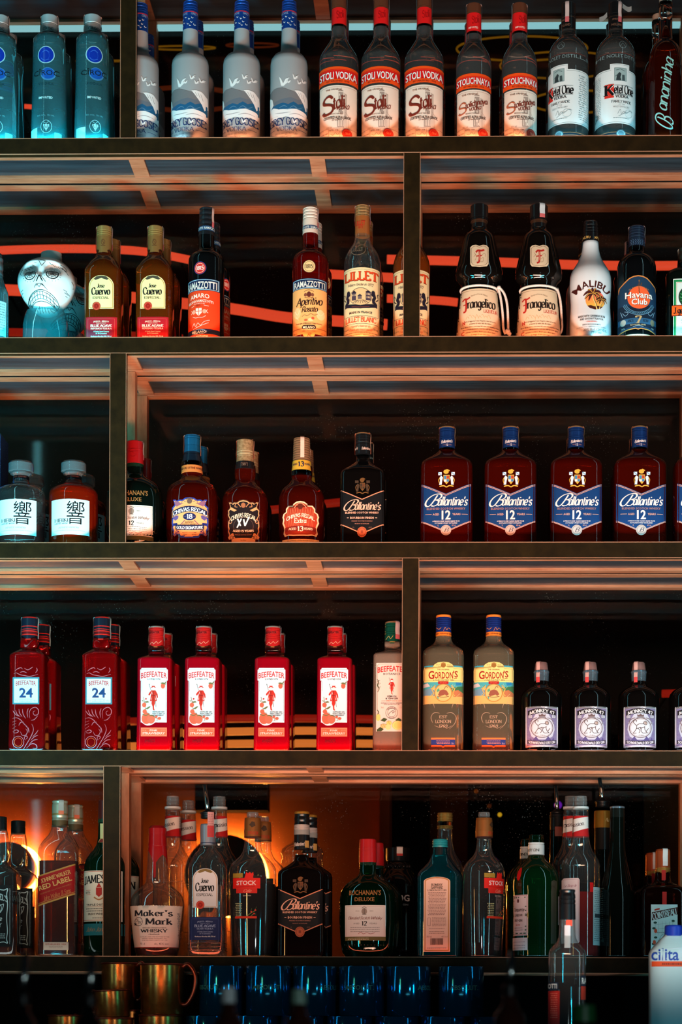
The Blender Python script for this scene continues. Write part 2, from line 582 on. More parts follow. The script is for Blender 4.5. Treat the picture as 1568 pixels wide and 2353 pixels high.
class Kind:
    """a bottle model: profile measured on one bottle of the photo, built at the origin"""
    def __init__(s, name, cx, row, d, prof, n=2.0, k=1.0, base=None):
        s.name, s.cx, s.row, s.d, s.k = name, cx, row, d, k
        s.zs = ZS[row]
        s.root = empty(name)
        s.used = False
        s.ps = PS(d)
        pr = []
        for p in prof:
            z = U(cx, p[0], d).z - s.zs
            pr.append((z, p[1] * s.ps, p[2] if len(p) > 2 else n))
        pr.sort()
        b = (base if base is not None else prof[-1][1]) * s.ps
        if pr[0][0] > 0.004:
            pr.insert(0, (0.0, b, pr[0][2]))
        else:
            pr[0] = (0.0, pr[0][1], pr[0][2])
        xs = [p[0] for p in pr]
        s.prof = pr
        s.R = pchip(xs, [p[1] for p in pr])
        s.N = lambda z, pr=pr: next((a[2] + (b_[2] - a[2]) * max(0, min(1, (z - a[0]) / (b_[0] - a[0]))) for a, b_ in zip(pr[:-1], pr[1:]) if z <= b_[0]), pr[-1][2])
        s.top = xs[-1]

    def kk(s, z):
        return s.k if s.N(z) > 2.01 or s.k != 1.0 else 1.0

    def zf(s, py, hw=None):
        """height of a point seen on the front surface at image row py"""
        z = U(s.cx, py, s.d).z - s.zs
        for _ in range(2):
            r = hw * s.ps if hw else s.R(max(0, min(s.top, z)))
            z = U(s.cx, py, s.d - r * (s.k if not hw else 1)).z - s.zs
        return z

    def rings(s, z0, z1, scale=1.0, sub=0.0, step=0.006):
        zs = [z0]
        zz = [p[0] for p in s.prof if z0 < p[0] < z1] + [z1]
        for q in zz:
            m = max(1, int((q - zs[-1]) / step)) if abs(s.R(q) - s.R(zs[-1])) > 0.0006 else 1
            a = zs[-1]
            zs += [a + (q - a) * (i + 1) / m for i in range(m)]
        out = []
        for z in zs:
            r = s.R(z) * scale - sub
            n = s.N(z)
            out.append((z, r, r * s.k if n > 2.01 or s.k != 1 else r, n))
        return out

    def body(s, mat, name='glass_body', z1=None, seg=None):
        rg = s.rings(0.0, z1 or s.top)
        z, a, b, n = rg[0]
        c = 0.0025
        rg = [(0.0, a - c, b - c, n), (c * 0.4, a - c * 0.35, b - c * 0.35, n), (c, a, b, n)] + [q for q in rg[1:] if q[0] > c]
        m = MB().loft(rg, mat, seg or (64 if max(q[3] for q in rg) > 2.5 else 44))
        s.bodyo = m.build(name, s.root)
        return s.bodyo

    def liquid(s, py, mat, sub=0.003, z0=0.005):
        z1 = U(s.cx, py, s.d).z - s.zs
        o = MB().loft(s.rings(z0, z1, 1.0, sub), mat, 64 if s.N(z0) > 2.5 else 44).build('liquid', s.root)
        return sharp(o, 50)

    def cap(s, segs, name='cap', ridge=True, closed=True):
        """segs from top down: (row0, row1, hw0, hw1, material, ridges)"""
        m = MB()
        rg, mt = [], []
        segs = sorted(segs, key=lambda q: -q[1])
        for sg in segs:
            y0, y1, h0, h1, mat = sg[:5]
            za, zb = s.zf(y1, h1), s.zf(y0, h0)
            ra, rb = h1 * s.ps, h0 * s.ps
            if len(sg) > 5 and sg[5]:
                k = sg[5]
                for i in range(k):
                    for t, e in ((0.0, 0), (0.3, 0.0), (0.42, -0.0011), (0.62, -0.0011), (0.74, 0.0)):
                        f = (i + t) / k
                        rg.append((za + (zb - za) * f, ra + (rb - ra) * f + e))
                        mt.append(mat)
                rg.append((zb, rb))
                mt.append(mat)
            else:
                rg += [(za, ra), (zb, rb)]
                mt += [mat, mat]
        c = 0.0016
        zt, rt_ = rg[-1]
        rg[-1] = (zt - c, rt_)
        rg.append((zt, rt_ - c))
        mt.append(mt[-1])
        rr, mm = [], []
        pz = -9
        for (z, r), q in zip(rg, mt):
            if z <= pz + 1e-6:
                z = pz + 1e-5
            pz = z
            rr.append((z, r, r, 2.0))
            mm.append(q)
        o = m.loft(rr, mm[:-1], 36).build(name, s.root)
        s.captop, s.caprad = zt, rt_
        return sharp(o, 40)

    def strip(s, y1, w=9, ang=90, tone=(196, 170, 165), tone2=(200, 96, 100), lift=0.0021):
        """paper duty strip folded over the cap and down both sides"""
        r = s.caprad + lift
        zt = s.captop + 0.0012
        zb = s.zf(y1, 18)
        pts = []
        for t in (0.0, 0.25, 0.5, 0.75, 0.93):
            pts.append((r + 0.0006 * math.sin(9 * t), zb + (zt - zb) * t))
        pts += [(r - 0.002, zt), (0, zt + 0.0004), (-r + 0.002, zt)]
        for t in (0.93, 0.75, 0.5, 0.25, 0.0):
            pts.append((-r - 0.0006 * math.sin(7 * t), zb + (zt - zb) * t))
        a = math.radians(ang - 90)
        h = w * s.ps / 2
        v, f, fm = [], [], []
        for x, z in pts:
            for q in (-h, 0, h):
                xx, yy = x, q
                if abs(x) > 0.002:
                    rad = math.hypot(x, q)
                    xx, yy = x * abs(x) / rad, q
                v.append((xx * math.cos(a) - yy * math.sin(a), xx * math.sin(a) + yy * math.cos(a), z))
        for i in range(len(pts) - 1):
            for j in range(2):
                f.append((i * 3 + j, i * 3 + j + 1, i * 3 + j + 4, i * 3 + j + 3))
                fm.append(1 if i in (0, len(pts) - 2) else 0)
        return mesh_obj('duty_strip', v, f, [ink(tone), ink(tone2)], s.root, fm)

    def at(s, x, z, off):
        """surface point for unrolled x (metres) and height z"""
        z = max(0.0015, z)
        r = s.R(min(z, s.top))
        n = s.N(z)
        if n <= 2.01:
            t = x / r
            b = r * s.k
            px, py = r * math.sin(t), -b * math.cos(t)
            l = math.hypot(px, py) or 1
            return (px + off * px / l, py + off * py / l, z)
        x = max(-0.995 * r, min(0.995 * r, x))
        q = abs(x) / r
        return (x, -r * s.k * (1 - q ** n) ** (1 / n) - off, z)

    def place(s, cx, label, rot=0, dd=0.0, row=None, group=None, d=None, name=None, cat='bottle'):
        row = row or s.row
        if dd:
            rm = max(q[1] for q in s.prof) * s.k
            dd = max(dd, 2 * rm + 0.003)
        d = (s.d + dd) if d is None else d
        if s.used:
            o = copy_tree(s.proto)
        else:
            o = s.root
            s.proto = o
            s.used = True
        zs = ZS[row]
        py = HOR - (zs - CAMZ) / PS(d)
        p = U(cx, py, d)
        o.location = (p.x, d, zs + 0.0008)
        o.rotation_euler = (0, 0, math.radians(rot))
        if name:
            o.name = name
        tag(o, label, cat, group)
        return o


class Lab:
    """flat print measured in photo pixels (x from the label's middle, y = image row), wrapped on a bottle as one mesh"""
    def __init__(s, k, name='front_label', hw=None, step=3.2, vstep=None, lift=0.0003, cap=False):
        s.k, s.name, s.step, s.vstep, s.lift, s.hw = k, name, step, vstep, lift, hw
        s.mb = MB()
        s.layer = 0

    def _add(s, v, f, col):
        m = col if isinstance(col, bpy.types.Material) else ink(col)
        s.mb.add([(a, s.layer, b) for a, b in v], f, m)
        s.layer += 1
        return s

    def poly(s, pts, col):
        t = tessellate_polygon([[Vector((a, b, 0)) for a, b in pts]])
        return s._add(pts, [tuple(q) for q in t], col)

    def rect(s, x0, y0, x1, y1, col):
        return s._add([(x0, y0), (x1, y0), (x1, y1), (x0, y1)], [(0, 1, 2, 3)], col)

    def box(s, x0, y0, x1, y1, w, col):
        return s.line([(x0, y0), (x1, y0), (x1, y1), (x0, y1)], w, col, True)

    def ell(s, cx, cy_, rx, ry, col, n=28, a0=0, a1=360):
        pts = [(cx + rx * math.cos(math.radians(a0 + (a1 - a0) * i / n)), cy_ + ry * math.sin(math.radians(a0 + (a1 - a0) * i / n))) for i in range(n if a1 - a0 == 360 else n + 1)]
        return s.poly(pts, col)

    def ring(s, cx, cy_, rx, ry, w, col, n=32, a0=0, a1=360):
        full = a1 - a0 == 360
        pts = [(cx + rx * math.cos(math.radians(a0 + (a1 - a0) * i / n)), cy_ + ry * math.sin(math.radians(a0 + (a1 - a0) * i / n))) for i in range(n if full else n + 1)]
        v, f = ribbon(pts, lambda a, b, t: w, full)
        return s._add(v, f, col)

    def line(s, pts, w, col, closed=False, smooth=False, taper=False):
        if smooth:
            pts = crom(pts, 4, closed)
        if closed:
            v, f = [], []
            for i in range(len(pts)):
                a, b = pts[i], pts[(i + 1) % len(pts)]
                if smooth:
                    break
                l = math.hypot(b[0] - a[0], b[1] - a[1]) or 1
                ex, ey = (b[0] - a[0]) / l * w / 2, (b[1] - a[1]) / l * w / 2
                vv, ff = ribbon([(a[0] - ex, a[1] - ey), (b[0] + ex, b[1] + ey)], lambda p, q, t: w)
                f += [tuple(len(v) + k for k in q) for q in ff]
                v += vv
            if not smooth:
                return s._add(v, f, col)
        v, f = ribbon(pts, (lambda a, b, t: w * (0.25 + 0.75 * math.sin(math.pi * min(1, max(0, t))))) if taper else (lambda a, b, t: w), closed)
        return s._add(v, f, col)

    def lines(s, segs, w, col, smooth=False, taper=False):
        """several separate strokes on one layer"""
        V, F = [], []
        for pts in segs:
            if smooth:
                pts = crom(pts, 4)
            v, f = ribbon(pts, (lambda a, b, t: w * (0.25 + 0.75 * math.sin(math.pi * min(1, max(0, t))))) if taper else (lambda a, b, t: w))
            F += [tuple(len(V) + k for k in q) for q in f]
            V += v
        return s._add(V, F, col)

    def micro(s, x0, x1, rows, col, h=1.1, seed=1):
        """lines of print too small to read"""
        rnd = random.Random(seed)
        V, F = [], []
        for y in rows:
            x = x0 + rnd.uniform(0, 2)
            while x < x1:
                w = rnd.uniform(1.5, 5)
                e = min(x1, x + w)
                b = len(V)
                V += [(x, y), (e, y), (e, y + h), (x, y + h)]
                F.append((b, b + 1, b + 2, b + 3))
                x = e + 1.0
        return s._add(V, F, col)

    def txt(s, t, xc, y0, y1, w, col, font='sans', arc=0.0, rot=0.0, bend=None, sh=0.0, left=False, shear=0.0, mirror=False):
        """y0 = top of the capitals, y1 = baseline, w = width in pixels"""
        h = y1 - y0
        if font in STY:
            v, f, W = stroke_text(t, font)
        else:
            v, f, W = font_text(t, font == 'bold', 1 if h < 7 else (2 if h < 16 else 4))
        w = w or W * h
        sx = w / W
        ca, sa = math.cos(math.radians(rot)), math.sin(math.radians(rot))
        out = []
        for a, b in v:
            X, Y = (a * sx - w / 2) + shear * b * h, b * h
            if mirror:
                X = -X
            if bend:
                th = X / bend
                rr = bend + Y
                X, Y = rr * math.sin(th), rr * math.cos(th) - bend
            elif arc:
                q = (2 * X / w)
                Y = Y - arc * q * q + (b * sh * (q * q))
            X, Y = X * ca - Y * sa, X * sa + Y * ca
            out.append((xc + X, y1 - Y))
        return s._add(out, f, col)

    def done(s, parent=None):
        k = s.k
        bm = bmesh.new()
        vs = [bm.verts.new(v) for v in s.mb.v]
        for q, m in zip(s.mb.f, s.mb.m):
            try:
                fc = bm.faces.new([vs[i] for i in q])
                fc.material_index = m
            except ValueError:
                pass
        xs = [v[0] for v in s.mb.v]
        zs = [v[2] for v in s.mb.v]
        for lo, hi, st, nrm in ((min(xs), max(xs), s.step, (1, 0, 0)), (min(zs), max(zs), s.vstep, (0, 0, 1))):
            if not st:
                continue
            n = int((hi - lo) / st)
            for i in range(1, n + 1):
                c = lo + (hi - lo) * i / (n + 1) + 0.0137
                co = (c, 0, 0) if nrm[0] else (0, 0, c)
                bmesh.ops.bisect_plane(bm, geom=bm.verts[:] + bm.edges[:] + bm.faces[:], plane_co=co, plane_no=nrm, dist=1e-5)
        zc = {}
        for v in bm.verts:
            x, L, py = v.co
            key = round(py, 2)
            if key not in zc:
                z = k.zf(py, s.hw)
                r = (s.hw * k.ps) if s.hw else k.R(max(0, min(k.top, z)))
                zc[key] = (z, r, PS(k.d - r * (1 if s.hw else k.k)))
            z, r, ps = zc[key]
            X = x * ps
            off = s.lift + L * 0.00004
            if s.hw:
                q = X / r
                t = math.asin(q) if abs(q) < 1 else math.copysign(math.pi / 2 + abs(q) - 1, q)
                v.co = ((r + off) * math.sin(t), -(r + off) * math.cos(t), z)
            else:
                if k.N(z) <= 2.01:
                    q = X / r
                    X = r * (math.asin(q) if abs(q) < 1 else math.copysign(math.pi / 2 + abs(q) - 1, q))
                v.co = k.at(X, z, off)
        bmesh.ops.recalc_face_normals(bm, faces=bm.faces[:])
        for fc in bm.faces:
            fc.smooth = True
            fc.normal_update()
            c = fc.calc_center_median()
            if fc.normal.x * c.x + fc.normal.y * c.y < 0:
                fc.normal_flip()
        me = bpy.data.meshes.new(s.name)
        bm.to_mesh(me)
        bm.free()
        for m in s.mb.mats:
            me.materials.append(m)
        o = bpy.data.objects.new(s.name, me)
        COL.objects.link(o)
        o.parent = parent or k.root
        return o

# ------------------------------------------------------------------ setting: shelving wall, glass, room behind
SHELF_PX = {0: -146, 1: 315, 2: 774, 3: 1246.5, 4: 1725, 5: 2199}
for r, py in SHELF_PX.items():
    ZS[r] = U(784, py, 0).z
BT = 0.037                                  # beam height
DP = 0.362                                  # shelf depth
X = lambda px: U(px, HOR, 0).x
XL, XR = X(-330), X(1990)
m_beam = noisy('patinated_brass', (24, 15, 4), (44, 29, 9), 26, 0.6, 0.1, (1, 1, 1), 0.15, 0.3, 0.75)
m_beam.node_tree.nodes['Principled BSDF'].inputs['Specular IOR Level'].default_value = 0.12
m_bronze = noisy('brushed_bronze', (184, 108, 74), (220, 148, 110), 22, 0.42, 0.45, (0.4, 3, 3), 0.08)
m_edge = P('bevel_highlight_bronze', (190, 132, 102), rough=0.4, metal=0.3)  # paler tone carries the light caught on bevelled frame edges
m_panel = noisy('dark_stained_panel', (26, 34, 40), (50, 62, 70), 9, 0.42, 0.0, (0.35, 6, 4), 0.05, 0.35, 0.8)
m_black = P('black_void', (9, 8, 8), rough=0.9, spec=0.1)

unit = tag(empty('shelving_unit', (0, 0, ZS[5])),
           'tall brass framed back bar shelving with five staggered rows of bottles', 'shelving')


def part(o, parent):
    o.parent = parent
    o.matrix_parent_inverse = parent.matrix_world.inverted()
    return o


UM = Matrix.Translation((0, 0, -ZS[5]))


def ubuild(mb, name, parent=unit, smooth=False):
    o = mb.build(name, None, smooth)
    o.data.transform(UM)
    o.parent = parent
    return o


for r, a, b, col, w in LED:
    l = area("shelf_led", (0, 0, 0), (0, 0, 1), X(b) - X(a), 0.008, col, w * LEDK)
    l.location = ((X(a) + X(b)) / 2, 0.010, ZS[r] + 0.003)
    l.rotation_euler = (math.pi - math.radians(4), 0, 0)
BARS = {0: (268, 697), 1: (283, 702), 2: (268, 697), 3: (262, 696), 4: (250, 699), 5: ()}
for r in SHELF_PX:
    z = ZS[r]
    m = MB().box(XL, XR, 0.012, DP, z - BT + 0.006, z - 0.001, m_panel)
    sh = ubuild(m, 'shelf_board')
    b = MB().box(XL, XR, 0, 0.02, z - BT, z, m_beam)
    ubuild(b, 'front_beam', sh)
    t = MB().box(XL, XR, -0.0009, 0.003, z - 0.0006, z + 0.0009, m_edge)  # thin pale strips stand for light on the beam's bevels
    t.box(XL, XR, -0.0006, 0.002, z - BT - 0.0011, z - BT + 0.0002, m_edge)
    ubuild(t, 'edge_highlight', sh)
    ubuild(MB().box(XL, XR, 0.1702, 0.1808, z - BT + 0.0005, z - BT + 0.006, m_black), 'gap_shade_strip', sh)  # black filler paints the shade between the two middle rails
    for y0, y1 in ((0.0202, 0.036), (0.136, 0.170), (0.181, 0.2155), (0.326, DP)):
        q = MB().box(XL, XR, y0, y1, z - BT, z - BT + 0.0075, m_bronze)
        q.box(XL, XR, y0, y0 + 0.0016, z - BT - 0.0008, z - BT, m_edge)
        ubuild(q, 'rail', sh)
    for px in BARS[r]:
        for y0, y1 in ((0.036, 0.136), (0.2155, 0.326)):
            q = MB().box(X(px), X(px) + 0.037, y0, y1, z - BT + 0.0004, z - BT + 0.0075, m_bronze)
            ubuild(q, 'crossbar', sh)

m_stile = noisy('dull_bronze_stile', (168, 100, 68), (205, 132, 94), 18, 0.45, 0.4, (2, 2, 0.5), 0.08)
POSTS = {1: ((277, 313), (1601, 1640)), 2: ((928, 965.5),), 3: ((252.5, 289.5), (1601, 1640)), 4: ((924.5, 962.5),), 5: ((237.5, 275.5), (1599, 1640)), 0: ((940, 975),)}
for r, ps in POSTS.items():
    z0 = ZS[r]
    z1 = ZS[r - 1] - BT if r else z0 + 0.45
    for a, c in ps:
        pm = (SHELF_PX[r] + SHELF_PX.get(r - 1, -600)) / 2
        xa, xb = U(a, pm, 0).x, U(c, pm, 0).x
        po = ubuild(MB().box(xa, xb, 0.0004, 0.02, z0, z1, m_beam), 'post')
        q = MB().box(xa, xb, 0.136, 0.170, z0, z1, m_stile)
        q.box(xa, xb, 0.326, DP, z0, z1, m_stile)
        ubuild(q, 'side_frame', po)
        e = MB()  # same painted bevel light down both post edges
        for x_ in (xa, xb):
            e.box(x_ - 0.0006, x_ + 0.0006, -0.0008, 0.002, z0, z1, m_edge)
        ubuild(e, 'edge_highlight', po)

# dusty glass behind the bottles, one pane per row
def dust_glass():
    m = shell('dusty_back_glass', (228, 225, 220), boost=0.25, base=0.0, rough=0.06)
    nt = m.node_tree
    N, L = nt.nodes.new, nt.links.new
    out = next(n for n in nt.nodes if n.type == 'OUTPUT_MATERIAL')
    src = out.inputs[0].links[0].from_socket
    tc = N('ShaderNodeTexCoord')
    vo = N('ShaderNodeTexVoronoi')
    vo.inputs['Scale'].default_value = 130
    nz = N('ShaderNodeTexNoise')
    nz.inputs['Scale'].default_value = 9
    nz.inputs['Detail'].default_value = 3
    lt = N('ShaderNodeMath')
    lt.operation = 'LESS_THAN'
    th = N('ShaderNodeMapRange')
    th.inputs[1].default_value = 0.45
    th.inputs[2].default_value = 0.75
    th.inputs[3].default_value = 0.02
    th.inputs[4].default_value = 0.16
    df = N('ShaderNodeBsdfDiffuse')
    df.inputs[0].default_value = lin((190, 190, 185))
    sc = N('ShaderNodeMath')
    sc.operation = 'MULTIPLY'
    sc.inputs[1].default_value = 0.35
    mx = N('ShaderNodeMixShader')
    L(tc.outputs['Object'], vo.inputs['Vector'])
    L(tc.outputs['Object'], nz.inputs['Vector'])
    L(nz.outputs['Fac'], th.inputs[0])
    L(vo.outputs['Distance'], lt.inputs[0])
    L(th.outputs[0], lt.inputs[1])
    L(lt.outputs[0], sc.inputs[0])
    L(sc.outputs[0], mx.inputs[0])
    L(src, mx.inputs[1])
    L(df.outputs[0], mx.inputs[2])
    L(mx.outputs[0], out.inputs[0])
    return m


m_pane = dust_glass()
for i, r in enumerate((1, 2, 3, 4, 5)):
    z0, z1 = ZS[r], ZS[r - 1] - BT
    g = MB().box(XL, XR, DP + 0.001, DP + 0.005, z0 - BT, z1 + BT, m_pane).build('window_%d' % (i + 1), None, False)
    tag(g, 'dusty dark glass pane closing the back of the shelves', 'glass', 'dusty panes behind the shelves', 'structure')

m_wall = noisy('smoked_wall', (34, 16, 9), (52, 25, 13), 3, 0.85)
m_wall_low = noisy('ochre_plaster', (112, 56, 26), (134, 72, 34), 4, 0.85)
WY = 1.47
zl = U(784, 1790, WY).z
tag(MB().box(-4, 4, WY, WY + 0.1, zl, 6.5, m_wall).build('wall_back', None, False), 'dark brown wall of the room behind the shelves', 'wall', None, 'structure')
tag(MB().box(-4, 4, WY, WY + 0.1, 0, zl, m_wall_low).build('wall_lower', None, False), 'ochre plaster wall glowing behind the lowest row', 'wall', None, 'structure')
tag(MB().box(-4, 4, -5.4, WY + 0.1, -0.1, 0, m_black).build('floor', None, False), 'dark bar floor', 'floor', None, 'structure')
tag(MB().box(XL, XR, 0.30, 0.34, 0.0, ZS[5] - BT, m_black).build('wall_base', None, False), 'black panel closing the space under the lowest shelf', 'wall', None, 'structure')
tag(MB().box(XL, XR, -0.95, 0.295, 0.0, 1.447, m_black).build('trim_1', None, False), 'black back counter', 'counter', None, 'structure')
tag(MB().box(XL, XR, -3.2, -2.0, 0.0, 1.02, m_black).build('trim_2', None, False), 'black front bar counter', 'counter', None, 'structure')

# pilasters of the far wall seen through the lowest row
m_pil = noisy('rust_pilaster', (160, 78, 30), (190, 100, 40), 4, 0.8)
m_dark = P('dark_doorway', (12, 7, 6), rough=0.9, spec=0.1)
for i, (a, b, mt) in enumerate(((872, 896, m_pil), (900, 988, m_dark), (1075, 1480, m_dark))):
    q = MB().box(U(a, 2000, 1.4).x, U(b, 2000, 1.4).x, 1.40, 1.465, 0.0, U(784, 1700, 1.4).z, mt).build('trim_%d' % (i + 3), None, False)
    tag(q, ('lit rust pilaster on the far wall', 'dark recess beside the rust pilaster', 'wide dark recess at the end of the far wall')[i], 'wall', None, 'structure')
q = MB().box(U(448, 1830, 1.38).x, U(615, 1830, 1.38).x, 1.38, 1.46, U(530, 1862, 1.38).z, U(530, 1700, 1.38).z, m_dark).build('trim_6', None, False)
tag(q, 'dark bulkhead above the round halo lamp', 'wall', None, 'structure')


def emis(name, col, st):
    return P(name, (10, 5, 4), rough=0.5, emit=col, estr=st)


# halo lamps: a round plate in front of a glowing ring on the far wall
m_glow = emis('halo_glow', (255, 165, 72), 260)
m_plate = P('halo_plate', (22, 30, 36), rough=0.5)
m_plate2 = P('halo_plate_red', (190, 80, 52), rough=0.6)
for cx, cy_, rp, mt, lb in ((518, 2012, 94, m_plate, 'round dark halo lamp glowing on the far wall behind the tequila and coffee liqueur'),
                            (20, 1994, 60, m_plate2, 'round reddish halo lamp glowing on the far wall behind the leftmost whiskeys')):
    c = U(cx, cy_, 1.33)
    r = rp * PS(1.33)
    t = tag(empty('halo_lamp', c), lb, 'wall lamp', 'halo lamps on the far wall')
    ring = [(math.cos(a * math.pi / 24) * r * 0.92, 0.115, math.sin(a * math.pi / 24) * r * 0.92) for a in range(48)]
    MB().tube(ring, 0.008, m_glow, 10, True).build('glow_ring', t)
    d = MB()
    d.loft([(-0.012, r - 0.004, r - 0.004, 2), (-0.008, r, r, 2), (0.008, r, r, 2), (0.012, r - 0.004, r - 0.004, 2)], mt, 56)
    o = sharp(d.build('plate', t), 40)
    o.rotation_euler = (math.pi / 2, 0, 0)
    MB().tube([(0, 0.012, 0), (0, WY - 1.33, 0)], 0.02, mt).build('bracket', t)

m_brk = P('dark_bracket', (8, 7, 7), rough=0.8, spec=0.1)


def held(o, pts):
    """thin dark brackets from a lamp to the far wall"""
    m = MB()
    for p in pts:
        p = Vector(p)
        m.tube([(p.x, p.y, p.z), (p.x, WY + 0.004 - o.location.y, p.z)], 0.004, m_brk, 8)
    m.build('bracket', o)


# red light tubes behind the glass
m_tube = emis('red_tube', (255, 84, 52), 1.5)
m_tube2 = emis('dim_red_tube', (190, 36, 20), 0.9)
m_tube3 = emis('orange_tube', (255, 140, 60), 1.3)
TUBES = (
 ([(-90, 580), (60, 573), (200, 572), (330, 578), (450, 600)], 0.95, 9, m_tube, 'red light tube arching behind the skull and the tequila, upper of the two'),
 ([(-90, 662), (80, 669), (250, 678), (400, 695), (530, 709), (660, 730), (780, 738), (890, 746)], 1.0, 12, m_tube, 'long red light tube sloping down behind the skull and the red aperitif'),
 ([(740, 629), (880, 637), (930, 640)], 1.0, 10, m_tube, 'short red light tube behind the pale aperitif bottles'),
 ([(890, 686), (1000, 690), (1052, 695)], 1.0, 9, m_tube, 'short red light tube ending beside the hazelnut liqueur'),
 ([(890, 596), (1100, 601), (1300, 608), (1480, 611), (1640, 609)], 1.0, 10, m_tube, 'long level red light tube behind the hazelnut liqueur and coconut rum'),
 ([(-90, 762), (100, 765), (230, 769), (330, 773), (420, 778)], 1.0, 9, m_tube2, 'dim red light tube low behind the skull and tequila'),
 ([(480, 1187), (630, 1171), (765, 1156), (830, 1150)], 1.0, 9, m_tube2, 'dim red light tube behind the round whisky flasks'),
 ([(300, 1658), (500, 1652), (700, 1651), (880, 1653)], 1.05, 9, m_tube2, 'dim red light tube behind the pink gin, uppermost of three'),
 ([(330, 1690), (500, 1682), (700, 1679), (880, 1681)], 1.0, 9, m_tube3, 'bright orange light tube behind the pink gin, middle of three'),
 ([(270, 1716), (480, 1710), (700, 1708), (880, 1709)], 0.95, 9, m_tube3, 'bright orange light tube behind the pink gin, lowest of three'),
 ([(1522, 1594), (1570, 1593), (1660, 1590)], 1.0, 9, m_tube2, 'short red light tube behind the stamp labelled gin'),
 ([(40, 244), (66, 245), (120, 250)], 1.0, 5, m_tube, 'short red light tube between the tall clear vodka bottles'),
)
for pts, y, rp, mt, lb in TUBES:
    w = [U(a, b, y) for a, b in crom(pts, 5)]
    o = MB().tube(w, rp * PS(y), mt, 12)
    org = w[0].copy()
    o.v = [tuple(Vector(v) - org) for v in o.v]
    held(tag(o.build('light_tube', None, True, org), lb, 'light tube', 'light tubes behind the glass'), [w[2] - org, w[-3] - org])
m_amb = emis('amber_rim', (190, 130, 20), 0.5)
m_amb2 = emis('amber_glow', (120, 46, 16), 0.55)
for cx, cy_, rx, ry, rp, mt, lb in ((1200, 112, 150, 20, 2.2, m_amb, 'thin amber lamp rim behind the small red capped vodkas'),
                                    (1290, 150, 140, 12, 2.0, m_amb, 'thin amber lamp rim behind the black capped vodkas'),
                                    (420, 110, 75, 22, 1.8, m_amb, 'thin amber lamp rim behind the first frosted vodkas'),
                                    (580, 104, 60, 16, 2.0, m_amb2, 'dim amber lamp rim behind the frosted vodkas'),
                                    (430, 228, 120, 8, 5, m_amb2, 'dim amber lamp rim low behind the frosted vodkas'),
                                    (245, 140, 70, 24, 1.6, m_amb, 'thin amber lamp rim behind the tall clear vodkas'),
                                    (1330, 234, 110, 6, 2.2, m_amb, 'thin amber lamp rim low behind the black capped vodkas')):
    c = U(cx, cy_, 1.15)
    s_ = PS(1.15)
    ring = [(math.cos(a * math.pi / 24) * rx * s_, math.sin(a * math.pi / 24) * rx * s_ * 0.6, math.sin(a * math.pi / 24) * ry * s_ * 0.8) for a in range(48)]
    held(tag(MB().tube(ring, rp * s_, mt, 8, True).build('lamp_rim', None, True, c), lb, 'lamp', 'lamp rims behind the top row'), [ring[12]])
for cx, cy_, rp, col, st, lb in ((1149, 1872, 5, (255, 200, 40), 1.0, 'small yellow bulb glowing behind the empty coffee liqueur bottle'),
                                 (1283, 1850, 9, (130, 40, 220), 1.0, 'purple bulb glowing behind the dark bottle with pourer'),
                                 (1095, 1818, 5, (150, 70, 20), 0.5, 'dim orange bulb under the shelf behind the empty bottle'),
                                 (1125, 1852, 5, (110, 50, 24), 0.5, 'dim brown bulb beside the yellow bulb')):
    c = U(cx, cy_, 1.2)
    r = rp * PS(1.2)
    rg = [(r * math.sin(t * math.pi / 10 - math.pi / 2), max(1e-4, r * math.cos(t * math.pi / 10 - math.pi / 2)), max(1e-4, r * math.cos(t * math.pi / 10 - math.pi / 2)), 2) for t in range(11)]
    o = MB().loft(rg, emis('bulb_%d' % cx, col, st), 20)
    held(tag(o.build('bulb', None, True, c), lb, 'light bulb', 'coloured bulbs in the far room'), [(0, r * .9, 0)])
# aluminium light bar along the back rail above the top row
m_bar = emis('cyan_light_bar', (150, 214, 220), 1.0)
zb = ZS[0] - BT - 0.0012
ubuild(MB().box(XL, XR, DP - 0.02, DP - 0.001, zb - 0.0085, zb, m_bar), 'light_bar')['label'] = 'pale cyan light bar along the back rail'

# ------------------------------------------------------------------ glass and print colours
G_CLEAR = P('clear_glass', (236, 244, 245), rough=0.015, trans=1.0, ior=1.46)
G_EMPTY = shell('empty_glass', (232, 236, 234), 1.6, 0.03, 0.05, (210, 214, 214), 0.018)
G_BLACK = P('black_glass', (7, 8, 9), rough=0.07, spec=0.5)
G_AMBER = P('amber_spirit', (150, 44, 8), rough=0.02, trans=0.93, ior=1.42)
G_WHISKY = P('dark_whisky', (96, 16, 5), rough=0.02, trans=0.9, ior=1.42)
WHT, INK, RED, NAVY, GOLD = (222, 216, 210), (22, 18, 18), (184, 26, 24), (16, 34, 78), (176, 130, 62)
CRM = (226, 206, 160)
ROW = 'on the top row'

# ------------------------------------------------------------------ row 1: tall clear vodka with blue medallion
k = Kind('vodka_bottle', 113, 1, 0.056, [(84, 20), (88, 30), (94, 36), (108, 37.5), (200, 38.5), (318, 41)], n=2)
k.body(P('ice_blue_glass', (120, 216, 232), rough=0.03, trans=0.9, ior=1.42))
k.cap([(31, 47, 19, 19, foil((176, 184, 186), 0.45, 0.4)), (48, 55, 19.2, 19.2, foil((176, 184, 186), 0.45, 0.4), 1), (55, 72, 19.6, 19.6, foil((150, 158, 160), 0.45, 0.4)), (72, 78, 17, 17, G_CLEAR), (78, 92, 19, 21, G_CLEAR)])
k.strip(72, 8)
L = Lab(k, 'cap_lettering', hw=19.6, lift=0.0005)
L.txt('CÎROC', 0, 62, 69, 24, (60, 66, 70)).txt('CÎROC', -46, 62, 69, 24, (60, 66, 70)).done()
L = Lab(k, 'medallion')
bl = gloss((16, 46, 150), 0.2)
